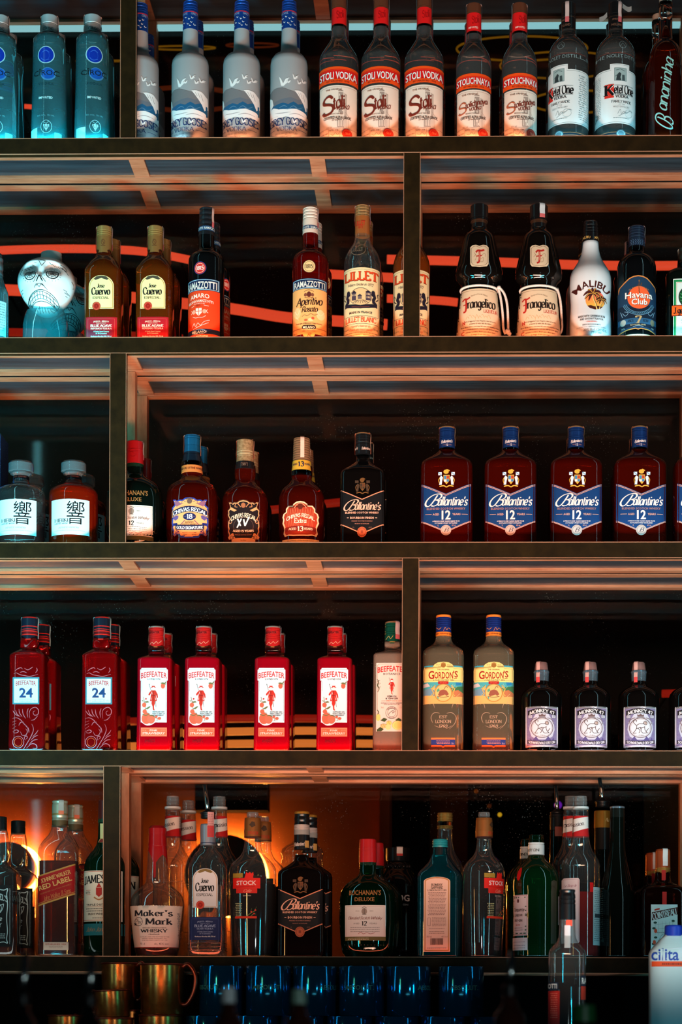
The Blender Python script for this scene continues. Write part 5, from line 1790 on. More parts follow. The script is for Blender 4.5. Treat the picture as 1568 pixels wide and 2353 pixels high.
L.rect(-38, 702, 38, 727, (232, 92, 28)).rect(-38, 725, 38, 727, (120, 30, 16)).rect(-38, 702, 38, 703.5, (120, 30, 16)).txt('J\u00e4germeister', 0, 707, 721, 68, INK, 'black')
L.micro(-18, 18, [736, 742, 756, 764], (150, 170, 160), 1.4)
L.done()
k.place(1578, 'square dark herbal liqueur with green bordered label, cut by the right edge')

# ------------------------------------------------------------------ row 3: blue gift box and faceted whisky
m = MB()
st = P('starry_blue_card', (18, 50, 92), rough=0.5)
nt = st.node_tree
vo, lt, mx, tc = (nt.nodes.new('ShaderNodeTexVoronoi'), nt.nodes.new('ShaderNodeMath'), nt.nodes.new('ShaderNodeMixRGB'), nt.nodes.new('ShaderNodeTexCoord'))
vo.inputs['Scale'].default_value = 260
lt.operation = 'LESS_THAN'
lt.inputs[1].default_value = 0.16
mx.inputs[1].default_value = lin((18, 50, 92))
mx.inputs[2].default_value = lin((130, 190, 210))
nt.links.new(tc.outputs['Object'], vo.inputs['Vector'])
nt.links.new(vo.outputs['Distance'], lt.inputs[0])
nt.links.new(lt.outputs[0], mx.inputs[0])
nt.links.new(mx.outputs[0], nt.nodes['Principled BSDF'].inputs['Base Color'])
xa, xb = U(-95, 1200, .15).x, U(0, 1200, .15).x
zt = U(0, 996, .15).z - ZS[3]
m.box(xa - xb, 0, 0, .09, 0, zt, st)
o = m.build('gift_box', None, False, (xb, .15, ZS[3]))
tag(o, 'tall dark blue starry gift box cut by the left edge behind the faceted whisky', 'box')
G_STOP = P('frosted_stopper_glass', (196, 214, 220), rough=0.1, trans=0.86, ior=1.45)


def hibiki(level):
    k = Kind('whisky_bottle', 168.8, 3, 0.082, [(1103, 18), (1108, 19), (1113, 22), (1118, 28), (1123, 42), (1129, 52.5), (1137, 55.6), (1145, 56), (1245, 56)])
    def fac(o):
        for v in o.data.vertices:
            if v.co.z < k.zf(1128):
                t = math.atan2(v.co.y, v.co.x)
                q = (t * 24 / (2 * math.pi)) % 1.0
                f = 1 - 0.020 * (1 - abs(2 * q - 1)) * min(1, (k.zf(1128) - v.co.z) / .01)
                v.co.x *= f
                v.co.y *= f
        return o
    am = P('amber_red_whisky', (206, 40, 10), rough=0.02, trans=0.75, ior=1.4)
    if level is None:
        fac(k.body(am, seg=96))
    else:
        fac(k.body(G_EMPTY, seg=96))
        fac(MB().loft(k.rings(0.004, U(168.8, level, .082).z - k.zs, 1, .003), am, 96).build('liquid', k.root))
    dk = gloss((16, 14, 22), 0.3)
    k.cap([(1091, 1108, 18.4, 18.6, dk), (1108, 1114, 18.8, 19.6, G_CLEAR)], 'collar')
    k.cap([(1056, 1060, 27, 28.6, G_STOP), (1060, 1078, 28.8, 28.8, G_STOP), (1078, 1081, 27.5, 22, G_STOP), (1081, 1085, 23.5, 24.5, G_STOP), (1085, 1091, 22, 17.6, G_STOP)], 'glass_stopper')
    L = Lab(k, 'collar_print', hw=18.6, lift=0.0005)
    L.txt('HIBIKI  SUNTORY', 0, 1093, 1097, 30, (120, 60, 50), 'bold').txt('\u30a6\u30a4\u30b9\u30ad\u30fc', 0, 1099, 1103, 20, (110, 140, 150)).done()
    L = Lab(k, 'front_label', step=3, lift=0.0006)
    L.rect(-43.5, 1147, 43.5, 1228.5, (220, 226, 226))
    L.txt('\u97ff', 14.5, 1158, 1200, 39, (12, 10, 12))
    L.txt('HIBIKI', -18, 1191.5, 1199.5, 34, (30, 22, 24), 'serif').txt('SUNTORY WHISKY', -18, 1201.5, 1204.5, 34, (40, 32, 34), 'serifb').txt('JAPANESE HARMONY', -1, 1210.5, 1214.5, 48, (96, 80, 80), 'roman').txt('A meticulous blend of the finest selection of whiskies', 0, 1217.5, 1220, 70, (120, 110, 110))
    L.done()
    return k


k = hibiki(1212)
k2 = hibiki(None)
k.place(48, 'nearly empty faceted whisky decanter with glass stopper and white label', 0, group='faceted whisky decanters')
k2.place(168.8, 'full red amber faceted whisky decanter beside the nearly empty one', 0, group='faceted whisky decanters')
k.place(72, 'faceted whisky decanter behind the nearly empty one', 20, .12, group='faceted whisky decanters')
k2.place(190, 'faceted whisky decanter behind the full red amber one', 25, .12, group='faceted whisky decanters')

# ------------------------------------------------------------------ dark green squat whisky (two shelves use it)
def buchanan(cx, row, o, mat, open_=False):
    """o: row of the label top; the rest keeps the same offsets"""
    y = lambda v: o + (v - 1161) * (1.0 if not open_ else 1.02)
    base = 1245 if row == 3 else 2197
    k = Kind('whisky_bottle', cx, row, 0.082, [(y(1063), 19), (y(1090), 20), (y(1094), 23), (y(1099), 29), (y(1104), 37.5), (y(1112), 49), (y(1124), 58.5), (y(1138), 63.5), (y(1155), 65.5), (y(1190), 66), (y(1225), 64), (base - 6, 58), (base, 53)], k=0.72)
    k.body(mat)
    rc = P('red_wax_cap', (158, 14, 18), rough=0.35, coat=0.3)
    k.cap([(y(1011), y(1031), 19.2, 20, rc), (y(1031), y(1033), 20.6, 20.6, rc), (y(1033), y(1064), 20.2, 20.8, rc), (y(1064), y(1070), 19.4, 19.4, gloss((20, 40, 26), .2))])
    L = Lab(k, 'cap_seal', hw=20.8, lift=0.0006)
    L.ring(-1, y(1041), 8.5, 9, 1.2, P('red_wax_cap', ())).lines([[(-5, y(1038)), (3, y(1044))], [(-12, y(1040)), (10, y(1037))]], .8, P('red_wax_cap', ())).done()
    if not open_:
        k.strip(y(1054), 8, 84, tone=(204, 180, 172))
    L = Lab(k, 'front_label', step=3, vstep=10)
    gd = (150, 96, 50)
    L.txt("BUCHANAN'S", 0, y(1127), y(1138), 74, gd, 'bold').txt('DELUXE', 0, y(1143), y(1152), 46, gd, 'bold')
    a, b, c = y(1161), y(1232), y(1241)
    L.rect(-47, a, 47, b, (218, 206, 196)).rect(-47, b, 47, c, (96, 88, 44)).line([(-44, b - 1), (-44, a + 3), (44, a + 3), (44, b - 1)], .7, (180, 140, 110))
    L.ell(0, y(1175), 6.4, 7.4, (150, 130, 116)).lines([[(-6, y(1168)), (0, y(1165)), (6, y(1168))], [(-5, y(1182)), (5, y(1182))], [(0, y(1168)), (0, y(1182))]], 1.1, (90, 76, 70), True).txt('SINCE', -16, y(1173), y(1175.4), 9, (120, 104, 96)).txt('1884', 16, y(1173), y(1175.4), 9, (120, 104, 96))
    L.txt('Blended Scotch Whisky', 0, y(1186.5), y(1193), 78, (120, 54, 40), 'script').txt('12', 0, y(1197.5), y(1207), 12, (30, 28, 28), 'serifb').txt('AGED', -18, y(1200.5), y(1204), 15, (110, 100, 96)).txt('YEARS', 20, y(1200.5), y(1204), 17, (110, 100, 96))
    L.micro(-34, 34, [y(1211), y(1215.5), y(1220)], (140, 126, 118), 1.1, 5).lines([[(-14, y(1226)), (-8, y(1222)), (-2, y(1226)), (6, y(1223)), (14, y(1226)), (24, y(1223))]], .9, (170, 70, 60), True)
    L.micro(-40, 10, [y(1234.5), y(1237.5)], (200, 190, 150), 1.2, 6)
    L.done()
    if open_:
        # raised beads round the foot
        bm_ = MB()
        for rw, n in ((y(1252), 15), (y(1262), 13)):
            for i in range(n):
                z = U(cx, rw, k.d).z - k.zs
                x, yy, z = k.at((i - n / 2 + .5) * .0085, max(.006, z), -0.0004)
                bm_.loft([(z - .0016, .0004, .0004, 2), (z - .0009, .0014, .0014, 2), (z + .0009, .0014, .0014, 2), (z + .0016, .0004, .0004, 2)], mat, 8)
                bm_.v[-32:] = [(v[0] + x, v[1] + yy, v[2]) for v in bm_.v[-32:]]
        bm_.build('foot_beads', k.root)
    return k


k = buchanan(309, 3, 1161, P('deep_green_glass', (5, 12, 8), rough=0.05, spec=0.5))
k.place(309, 'dark green flask whisky with red cap, cut off by the left post', 0, group='dark flask whiskies')
k.place(327, 'dark green flask whisky with red cap behind the white labelled one by the post', 0, d=.236, group='dark flask whiskies')

# ------------------------------------------------------------------ round shouldered scotch with ornate labels
def chivas(cx, P_, kind):
    """P_: dict of rows and half widths"""
    hw, sh, nk0, nk1, base = P_['hw'], P_['sh'], P_['nk0'], P_['nk1'], 1245
    k = Kind('whisky_bottle', cx, 3, 0.08, [(nk0, P_['nw']), ((nk0 + nk1) / 2, P_['nw'] * 1.04), (nk1, P_['nw'] * .96), (nk1 + 5, P_['nw'] * 1.12), (nk1 + 12, hw * .62), (nk1 + 20, hw * .82), (nk1 + 32, hw * .95), (sh, hw), (base - 20, hw * .985), (base, hw * .96)], k=0.72)
    k.body(P('dark_scotch', (120, 18, 5), rough=0.03, trans=0.8, ior=1.4))
    L0, L1, w = P_['l0'], P_['l1'], P_['w']
    h = L1 - L0
    out = [(0, 0), (.12, .015), (.2, .06), (.3, .05), (.36, .075), (.4, .04), (.47, .035), (.44, .1), (.42, .17), (.5, .23), (.485, .3), (.5, .34), (.44, .44), (.49, .5), (.5, .62), (.48, .68), (.5, .74), (.46, .82), (.48, .88), (.43, .93), (.3, .9), (.25, .99), (.1, 1.0)]
    if kind == 'extra':
        out = [(0, 0), (.1, .015), (.18, .07), (.22, .12), (.33, .12), (.4, .2), (.4, .29), (.47, .33), (.5, .42), (.48, .5), (.5, .6), (.46, .7), (.44, .78), (.47, .9), (.43, .99), (.34, .97), (.2, .99)]
    pg = lambda s_: [(x * w * s_, L0 + h / 2 + (y - .5) * h * s_) for x, y in out] + [(-x * w * s_, L0 + h / 2 + (y - .5) * h * s_) for x, y in reversed(out[1:])]
    L = Lab(k, 'front_label', step=4)
    Y = lambda t: L0 + h * t
    if kind == '18':
        bl, pe = (24, 36, 104), (236, 164, 102)
        L.poly(pg(1), (44, 62, 150)).poly(pg(.93), pe)
        for s_ in (-1, 1):
            L.poly([(s_ * w * .2, Y(.16)), (s_ * w * .4, Y(.06)), (s_ * w * .42, Y(.14)), (s_ * w * .36, Y(.22))], (150, 90, 110)).line([(s_ * w * .1, Y(.12)), (s_ * w * .18, Y(.08)), (s_ * w * .22, Y(.14)), (s_ * w * .17, Y(.15))], 1.4, (150, 100, 96), False, True)
            L.poly([(s_ * w * .3, Y(.8)), (s_ * w * .46, Y(.9)), (s_ * w * .42, Y(.94)), (s_ * w * .28, Y(.84))], (150, 90, 110)).line([(s_ * w * .28, Y(.86)), (s_ * w * .36, Y(.8)), (s_ * w * .38, Y(.88)), (s_ * w * .32, Y(.9))], 1.6, bl, False, True)
            L.poly([(s_ * w * .3, Y(.45)), (s_ * w * .42, Y(.42)), (s_ * w * .46, Y(.5)), (s_ * w * .4, Y(.56)), (s_ * w * .32, Y(.52))], (96, 76, 130)).poly([(s_ * w * .34, Y(.62)), (s_ * w * .46, Y(.62)), (s_ * w * .45, Y(.68)), (s_ * w * .34, Y(.68))], bl)
            L.line([(s_ * w * .12, Y(.56)), (s_ * w * .26, Y(.68))], 2.2, (150, 90, 90))
        L.ell(0, Y(.1), 6, 6, (110, 80, 66)).line([(-8, Y(.06)), (0, Y(.02)), (8, Y(.06))], 1.6, (110, 80, 66), False, True)
        ban = lambda a, b, q, ww: [(-ww, Y(a) + q)] + [(ww * t / 4, Y(a) + q * (t / 4) ** 2) for t in range(-3, 4)] + [(ww, Y(a) + q)] + [(ww, Y(b) + q)] + [(ww * t / 4, Y(b) + q * (t / 4) ** 2) for t in range(3, -4, -1)] + [(-ww, Y(b) + q)]
        L.poly(ban(.2, .37, 10, w * .48), pe).poly(ban(.215, .355, 10, w * .47), (22, 26, 62)).txt('CHIVAS REGAL', 0, Y(.25), Y(.34), w * .9, (240, 232, 224), 'serifb', arc=9)
        L.ell(0, Y(.475), w * .19, h * .105, pe).ell(0, Y(.475), w * .175, h * .092, (22, 30, 78)).txt('18', 0, Y(.42), Y(.53), 13, (244, 234, 224), 'serifb').txt('AGED', -10, Y(.465), Y(.485), 6, (150, 130, 130)).txt('YEARS', 10, Y(.465), Y(.485), 6, (150, 130, 130))
        L.txt('BLENDED', 0, Y(.6), Y(.635), 20, (70, 44, 40), 'serif').txt('SCOTCH WHISKY', 0, Y(.65), Y(.685), 33, (70, 44, 40), 'serif')
        L.poly(ban(.69, .81, -3, w * .385), (22, 26, 62)).txt('GOLD SIGNATURE', 0, Y(.72), Y(.785), w * .7, (240, 232, 224), 'serifb', arc=-2.6)
        L.txt('PRODUCT OF SCOTLAND', 0, Y(.855), Y(.88), 32, (110, 76, 60), 'bold').txt('750ml', -10, Y(.9), Y(.935), 8, (110, 76, 60)).txt('40%vol', 10, Y(.9), Y(.935), 9, (110, 76, 60))
    elif kind == 'xv':
        dk, pe = (30, 16, 16), (226, 150, 96)
        L.poly(pg(1), (60, 24, 16)).poly(pg(.955), pe).poly(pg(.9), dk)
        L.rect(-w * .36, Y(.9), w * .36, Y(1.12), pe)
        for s_ in (-1, 1):
            L.poly([(s_ * w * .2, Y(.25)), (s_ * w * .4, Y(.16)), (s_ * w * .42, Y(.22)), (s_ * w * .28, Y(.28))], pe).line([(s_ * w * .08, Y(.18)), (s_ * w * .2, Y(.08)), (s_ * w * .26, Y(.16)), (s_ * w * .18, Y(.18))], 1.8, (196, 120, 76), False, True).poly([(s_ * w * .32, Y(.76)), (s_ * w * .48, Y(.86)), (s_ * w * .44, Y(.92)), (s_ * w * .28, Y(.84))], pe).ring(s_ * w * .4, Y(.5), 3.4, 4.4, 1.6, (190, 120, 80)).ring(s_ * w * .36, Y(.88), 3, 4, 1.6, (150, 96, 66))
        L.ell(0, Y(.14), 5, 6, (170, 96, 60))
        L.txt('CHIVAS REGAL', 0, Y(.32), Y(.42), w * .76, (246, 206, 172), 'serifb', arc=8).ring(0, Y(.62), w * .3, h * .2, .6, (120, 80, 66))
        L.line([(-13, Y(.45)), (-6, Y(.62))], 3.2, (250, 226, 206)).line([(-4, Y(.45)), (-14, Y(.66))], 3, (250, 226, 206)).line([(1, Y(.47)), (4, Y(.62))], 3.4, (250, 226, 206)).line([(4, Y(.62)), (13, Y(.41))], 3, (250, 226, 206))
        L.rect(-w * .36, Y(.7), w * .36, Y(.78), dk).txt('AGED 15 YEARS', 0, Y(.715), Y(.765), w * .62, (246, 206, 172), 'serifb', arc=-1.6).txt('BLENDED SCOTCH WHISKY', 0, Y(.82), Y(.845), 38, (170, 110, 80), 'bold', arc=-2).txt('70cl 40%vol', 0, Y(.935), Y(.97), 12, (120, 66, 40))
    else:
        rd, pe = (172, 50, 26), (244, 196, 152)
        L.poly(pg(1), pe).poly(pg(.92), rd)
        L.lines([[(-w * .34 + i * w * .068, Y(.2)), (-w * .34 + i * w * .068 + 6, Y(.85))] for i in range(11)], .6, (206, 110, 70)).lines([[(w * .34 - i * w * .068, Y(.2)), (w * .34 - i * w * .068 - 6, Y(.85))] for i in range(11)], .6, (206, 110, 70))
        L.ell(0, Y(.15), 6, 7, (96, 30, 16)).line([(-14, Y(.2)), (-8, Y(.1)), (0, Y(.06)), (8, Y(.1)), (14, Y(.2))], 1.4, (226, 150, 110), False, True)
        L.txt('CHIVAS REGAL', 0, Y(.35), Y(.45), w * .76, (250, 216, 184), 'serifb', arc=8).txt('Extra', 0, Y(.49), Y(.62), 27, (250, 220, 190), 'serif')
        L.poly([(-w * .42, Y(.74)), (-w * .16, Y(.7)), (w * .16, Y(.7)), (w * .42, Y(.74)), (w * .42, Y(.84)), (w * .16, Y(.86)), (-w * .16, Y(.86)), (-w * .42, Y(.84))], (120, 26, 16)).txt('AGED', -18, Y(.755), Y(.815), 17, (250, 216, 184), 'serifb').txt('13', 0, Y(.72), Y(.85), 13, (250, 220, 190), 'serifb').txt('YEARS', 18, Y(.755), Y(.815), 19, (250, 216, 184), 'serifb')
        L.rect(-42, 1239, 42, 1262, (244, 186, 120)).txt('AN EXTENDED & EXTRAORDINARY BLEND', 0, 1241.5, 1244, 60, (130, 76, 40), 'bold')
    L.done()
    return k


k = chivas(441, dict(hw=59.5, sh=1160, nk0=1062, nk1=1097, nw=24, l0=1143, l1=1237, w=84), '18')
bm1, bm2 = foil((30, 100, 140), 0.25, 0.6), gloss((14, 24, 36), 0.3)
k.cap([(997, 1008, 18.2, 18.4, bm1, 2), (1008, 1022, 18.4, 17.6, bm1), (1022, 1032, 18, 18.4, bm1), (1032, 1037, 18.8, 18.8, bm1), (1037, 1042, 18.4, 18.6, bm2), (1042, 1058, 19.5, 23, bm2), (1058, 1068, 23.8, 24, G_CLEAR), (1068, 1083, 24.4, 24.4, ink((206, 110, 50)))])
L = Lab(k, 'neck_lettering', hw=24.4, lift=0.0005)
L.txt('VENDORS OF FINE WHISKY', 0, 1073, 1078, 58, (70, 30, 20), 'bold').done()
k.strip(1044, 7, 86, tone=(210, 160, 130), tone2=(214, 130, 96))
k.place(441, 'round shouldered scotch with blue metallic cap and blue bordered label', 0, group='ornate labelled scotches')
k.place(458, 'round shouldered scotch with dark cap behind the blue bordered one', 20, .1, group='ornate labelled scotches')
k = chivas(563, dict(hw=52, sh=1148, nk0=1072, nk1=1107, nw=23.6, l0=1148, l1=1247, w=75), 'xv')
gm = noisy('speckled_gold_cap', (150, 100, 62), (206, 150, 104), 160, 0.45, 0.4)
k.cap([(1008, 1034, 18.8, 19.2, gm), (1034, 1047, 19.4, 19.4, foil((236, 180, 130), 0.25, 0.6), 2), (1047, 1059, 19.4, 20.4, gm), (1059, 1075, 20.8, 23.2, gloss((24, 16, 16), .3))])
L = Lab(k, 'neck_mark', hw=22, lift=0.0005)
L.box(-7, 1063, 7, 1071, .8, (120, 80, 66)).txt('XV', 0, 1065, 1070, 8, (140, 96, 76), 'serif').done()
k.strip(1052, 7, 82, tone=(226, 140, 110), tone2=(220, 110, 80))
k.place(563, 'round shouldered scotch with gold speckled cap and black ornate label', 0, group='ornate labelled scotches')
k.place(574, 'round shouldered scotch behind the black ornate labelled one', 20, .1, group='ornate labelled scotches')
k = chivas(693, dict(hw=52.6, sh=1148, nk0=1074, nk1=1104, nw=24, l0=1152, l1=1233, w=84), 'extra')
g2 = foil((150, 96, 64), 0.45, 0.35)
k.cap([(1004, 1030, 18.6, 19.6, g2, 5), (1030, 1057, 19.6, 20.4, g2, 5), (1057, 1079, 21, 23.6, ink((222, 150, 44))), (1079, 1090, 24, 24.4, G_CLEAR)])
L = Lab(k, 'neck_label', hw=22.6, lift=0.0006)
L.txt('13', 0, 1062, 1072, 13, (30, 24, 60), 'serifb').txt('AGED', -14, 1065, 1068.5, 11, (60, 40, 60), 'serifb').txt('YEARS', 14, 1065, 1068.5, 12, (60, 40, 60), 'serifb').done()
k.strip(1052, 9, 8, tone=(236, 176, 150), tone2=(236, 176, 150))
k.place(693, 'round shouldered scotch with yellow neck band and red ornate label', 0, group='ornate labelled scotches')
k.place(701, 'round shouldered scotch behind the red ornate labelled one', 20, .1, group='ornate labelled scotches')

# ------------------------------------------------------------------ square scotch with chevron label: blue, and black in two places
def ballan(cx, row, s_, oy, ys, blue, mat, base, capf):
    """s_: size against the large blue one; oy, ys map its rows"""
    q = lambda y: oy + (y - 1111) * ys
    k = Kind('whisky_bottle', cx, row, 0.075 if blue else 0.068, [(q(1024), 18 * s_, 2), (q(1036), 18.6 * s_, 2), (q(1039), 21 * s_, 2), (q(1044), 27 * s_, 2.2), (q(1052), 38 * s_, 2.8), (q(1060), 50 * s_, 3.6), (q(1067), 57 * s_, 4.6), (q(1075), 59.4 * s_, 5), (base, 60 * s_, 5)], n=5, k=0.62)
    k.body(mat)
    capf(k, q)
    L = Lab(k, 'front_label', step=6)
    S = lambda v: v * s_
    hx = [(S(-57), q(1111)), (0, q(1135)), (S(57), q(1111)), (S(57), q(1199)), (0, q(1224)), (S(-57), q(1199))]
    ed = (206, 150, 130)
    if blue:
        L.poly(hx, (13, 52, 100)).lines([[(S(-57), q(1113)), (0, q(1137)), (S(57), q(1113))], [(S(-57), q(1115.4)), (0, q(1139.4)), (S(57), q(1115.4))], [(S(-57), q(1197)), (0, q(1221.4)), (S(57), q(1197))], [(S(-57), q(1199)), (0, q(1223.6)), (S(57), q(1199))]], 1.2, ed)
    else:
        L.poly(hx, (13, 10, 11)).lines([[(S(-57), q(1111)), (0, q(1135)), (S(57), q(1111))], [(S(-57), q(1199)), (0, q(1224)), (S(57), q(1199))]], 2.2, (214, 130, 96))
    pk = (240, 214, 204) if blue else (240, 170, 140)
    L.txt('\u0001', S(-31), q(1137), q(1163.5), S(31), pk, 'script').txt("allantine's", S(14), q(1142), q(1162), S(68), pk, 'scriptb')
    L.txt('BLENDED SCOTCH WHISKY', 0, q(1167), q(1172), S(89), (160, 110, 100) if blue else pk, 'bold')
    if blue:
        L.txt('12', 0, q(1173), q(1194), S(20), pk, 'bold').txt('12', .6, q(1173), q(1194), S(20), pk, 'bold').txt('AGED', S(-23), q(1180), q(1185), S(15), ed, 'bold').txt('YEARS', S(24), q(1180), q(1185), S(19), ed, 'bold').lines([[(S(-48), q(1182.5)), (S(-33), q(1182.5))], [(S(36), q(1182.5)), (S(50), q(1182.5))]], 1, ed)
        L.txt('A PRECIOUS AND CLASSIC BLEND FROM', 0, q(1197), q(1199.6), S(62), pk, 'bold').txt("SCOTLAND'S FINEST DISTILLERIES", 0, q(1201.5), q(1204), S(52), pk, 'bold').txt('1L', S(-18), q(1206), q(1210), 3, ed).txt('40% vol', S(18), q(1206), q(1210), 9, ed)
        L.ell(0, q(1219), S(12), 12, (186, 160, 150)).ring(0, q(1219), S(9.6), 9.6, .8, (120, 100, 96)).txt('B', 0, q(1214), q(1223), S(9), (30, 34, 60), 'script')
    else:
        L.txt('BOURBON FINISH', 0, q(1180), q(1186), S(62), pk, 'bold').lines([[(S(-40), q(1183)), (S(-35), q(1183))], [(S(35), q(1183)), (S(40), q(1183))]], 1.2, pk)
        L.txt('FINISHED IN BOURBON BARRELS', 0, q(1190), q(1192.6), S(55), (170, 110, 90), 'bold').txt('PRODUCT OF SCOTLAND', 0, q(1197), q(1199.6), S(38), (170, 110, 90), 'bold').txt('1L', S(-22), q(1206), q(1210), 4, (120, 80, 66)).txt('40%', S(22), q(1206), q(1210), 8, (120, 80, 66))
        L.ell(0, q(1220), S(12.5), 12, (176, 86, 52)).ring(0, q(1220), S(9.6), 9.4, 1, (110, 50, 30)).rect(S(-3), q(1216), S(3), q(1223), (130, 60, 38))
    # coat of arms above the label
    if blue:
        A = [(216, 160, 60), (206, 210, 216), (60, 120, 160), (176, 60, 40)]
    else:
        A = [(110, 66, 30), (70, 46, 30), (60, 40, 28), (96, 50, 28)]
    cy = q(1100)
    L.ell(0, q(1085), S(6), 5, A[0]).line([(S(-2), q(1084)), (S(2), q(1080)), (S(8), q(1083))], 2, A[0], False, True)
    L.poly([(S(-6), q(1092)), (S(8), q(1092)), (S(8), q(1105)), (S(1), q(1114)), (S(-6), q(1105))], A[0]).rect(S(-5), q(1094), S(.6), q(1102), A[2]).rect(S(1.4), q(1102), S(6.6), q(1108), A[2]).rect(S(1.4), q(1094), S(7), q(1101), A[3]).rect(S(-5), q(1103), S(.6), q(1108), A[1])
    for sg in (-1, 1):
        L.rect(S(1 + sg * 15) - 4, q(1086), S(1 + sg * 15) + 4, q(1093), A[1]).line([(S(1 + sg * 15) - 4, q(1086)), (S(1 + sg * 15) + 4, q(1093))], 1.2, A[2])
        L.poly([(S(1 + sg * 8), q(1098)), (S(1 + sg * 12), q(1094)), (S(1 + sg * 16), q(1098)), (S(1 + sg * 15), q(1106)), (S(1 + sg * 17), q(1115)), (S(1 + sg * 11), q(1115)), (S(1 + sg * 10), q(1106))], A[1]).line([(S(1 + sg * 16), q(1112)), (S(1 + sg * 18), q(1104)), (S(1 + sg * 15), q(1098))], 1.4, A[0], False, True)
    L.line([(S(-15), q(1119)), (S(-6), q(1117)), (S(1), q(1120)), (S(8), q(1117)), (S(17), q(1119))], 2.6, A[0], False, True)
    L.done()
    if blue:
        L = Lab(k, 'side_lettering', step=6)
        L.done_ = True
    return k


def cap_blue(k, q):
    nb, gt = foil((20, 48, 100), 0.3, 0.4), foil((206, 150, 96), 0.35, 0.6)
    k.cap([(978.5, 982, 17, 17.4, gt), (982, 992, 17.4, 17.6, nb, 2), (992, 1000, 17.2, 17.2, nb), (1000, 1008, 17.6, 17.8, nb, 2), (1008, 1028, 17.8, 18.4, nb), (1028, 1032, 17.8, 17.8, G_CLEAR)])
    L = Lab(k, 'cap_lettering', hw=18.4, lift=0.0006)
    for xx in (0, 34, -34):
        L.txt("Ballantine's", xx, 1011, 1017.5, 25, (226, 200, 196), 'scriptb', rot=5).txt('12', xx + 1, 1020, 1025, 5, (226, 200, 196), 'bold').txt('AGED', xx - 6, 1021, 1023.6, 6, (150, 100, 100)).txt('YEARS', xx + 8, 1021, 1023.6, 7, (150, 100, 100))
    L.done()
    k.strip(1022, 9, 86, tone=(206, 140, 112), tone2=(190, 110, 84))


def cap_black(k, q):
    b = gloss((20, 18, 19), 0.28)
    k.cap([(993, 996, 16.8, 17, foil((206, 140, 90), 0.35, 0.5)), (996, 1012, 16.8, 17, b, 3), (1012, 1022, 17.2, 17.2, b, 1), (1022, 1041, 17.2, 17.6, b)])
    L = Lab(k, 'cap_lettering', hw=17.5, lift=0.0006)
    for xx in (9, -22):
        L.txt("Ballantine's", xx, 1027, 1033, 22, (220, 170, 150), 'scriptb', rot=5)
    L.done()
    k.strip(1040, 8, 82, tone=(226, 150, 120), tone2=(220, 110, 80))


k = ballan(833.5, 3, .87, 1127, .883, False, P('smoked_scotch_glass', (10, 6, 5), rough=0.06), 1245, cap_black)
k.place(833.5, 'black square scotch with chevron label, on the middle shelf beside the blue ones', 0, group='black chevron scotches')
k.place(840, 'black square scotch hidden behind the chevron labelled one on the middle shelf', 0, .08, group='black chevron scotches')
k = ballan(1027, 3, 1, 1111, 1, True, P('red_brown_scotch', (122, 18, 5), rough=0.03, trans=0.82, ior=1.4), 1245, cap_blue)
A = 'square scotch with blue chevron label, '
GR = 'blue chevron scotches'
for cx, lb in ((1027, 'first in the row from the black one'), (1173, 'second in the row from the black one'), (1323.5, 'third in the row from the black one'), (1469.5, 'fourth in the row from the black one'), (1608, 'fifth, cut by the right edge')):
    k.place(cx, A + lb, (cx - 1300) * .01, group=GR)
for cx, lb in ((1172, 'second'), (1320, 'third'), (1464, 'fourth')):
    k.place(cx, 'square scotch with blue label standing behind the %s of the blue row' % lb, 6, .1, group=GR)

# ------------------------------------------------------------------ row 4: red carved gin
k = Kind('gin_bottle', 67.6, 4, 0.06, [(1470, 18.8), (1491, 19.2), (1493, 20.5, 2), (1498, 27, 3), (1504, 34, 5), (1509.5, 39.5, 7), (1513, 40.6, 8), (1640, 40.8, 8), (1724, 42.5, 8)], n=8, k=0.98)
rg = P('ruby_gin_glass', (186, 10, 12), rough=0.05, trans=0.72, ior=1.4)
k.body(rg)
nv, rs = gloss((14, 22, 34), 0.3), gloss((206, 34, 26), 0.3)
k.cap([(1417, 1420, 18.6, 19.2, rs), (1420, 1438, 19.3, 19.3, nv), (1438, 1440, 19.5, 19.5, rs), (1440, 1445, 19.3, 19.3, nv), (1445, 1446.5, 19.5, 19.5, rs), (1446.5, 1449, 19.3, 19.3, nv), (1449, 1451.5, 19.5, 19.5, rs), (1451.5, 1457, 19.3, 19.3, gloss((90, 16, 20), .3)), (1457, 1459.5, 19.5, 19.5, rs), (1459.5, 1468, 19.3, 19.3, nv), (1468, 1470.5, 19.6, 19.6, rs)])
k.strip(1466, 8, 84, tone=(170, 200, 204), tone2=(170, 190, 196))
L = Lab(k, 'front_label', step=6)
L.rect(-31, 1557, 31, 1619, (60, 112, 122)).rect(-27.5, 1560.5, 27.5, 1615.5, (212, 226, 226))
L.txt('BEEFEATER', 0, 1564, 1574, 47, (176, 24, 36), 'bold', arc=2.6).txt('24', .8, 1581.6, 1603.4, 31, (110, 30, 40), 'bold').txt('24', 0, 1581, 1602.6, 31, (22, 56, 104), 'bold')
L.line([(-15, 1607), (15, 1607)], .7, (70, 110, 120)).txt('LONDON DRY GIN', 0, 1608.6, 1610.6, 30, (170, 60, 60), 'bold').txt('AUTHENTIC LONDON CUT', 0, 1612, 1613.8, 30, (60, 100, 120), 'bold').txt('75cl', -22, 1609, 1613, 7, (80, 120, 130)).txt('45%vol', 22, 1609, 1613, 8, (80, 120, 130))
L.done()
L = Lab(k, 'scroll_highlights', step=6)
cv = P('carved_glass_highlight', (170, 96, 104), rough=0.12, spec=0.9)  # pale strokes paint the highlights of the carved relief
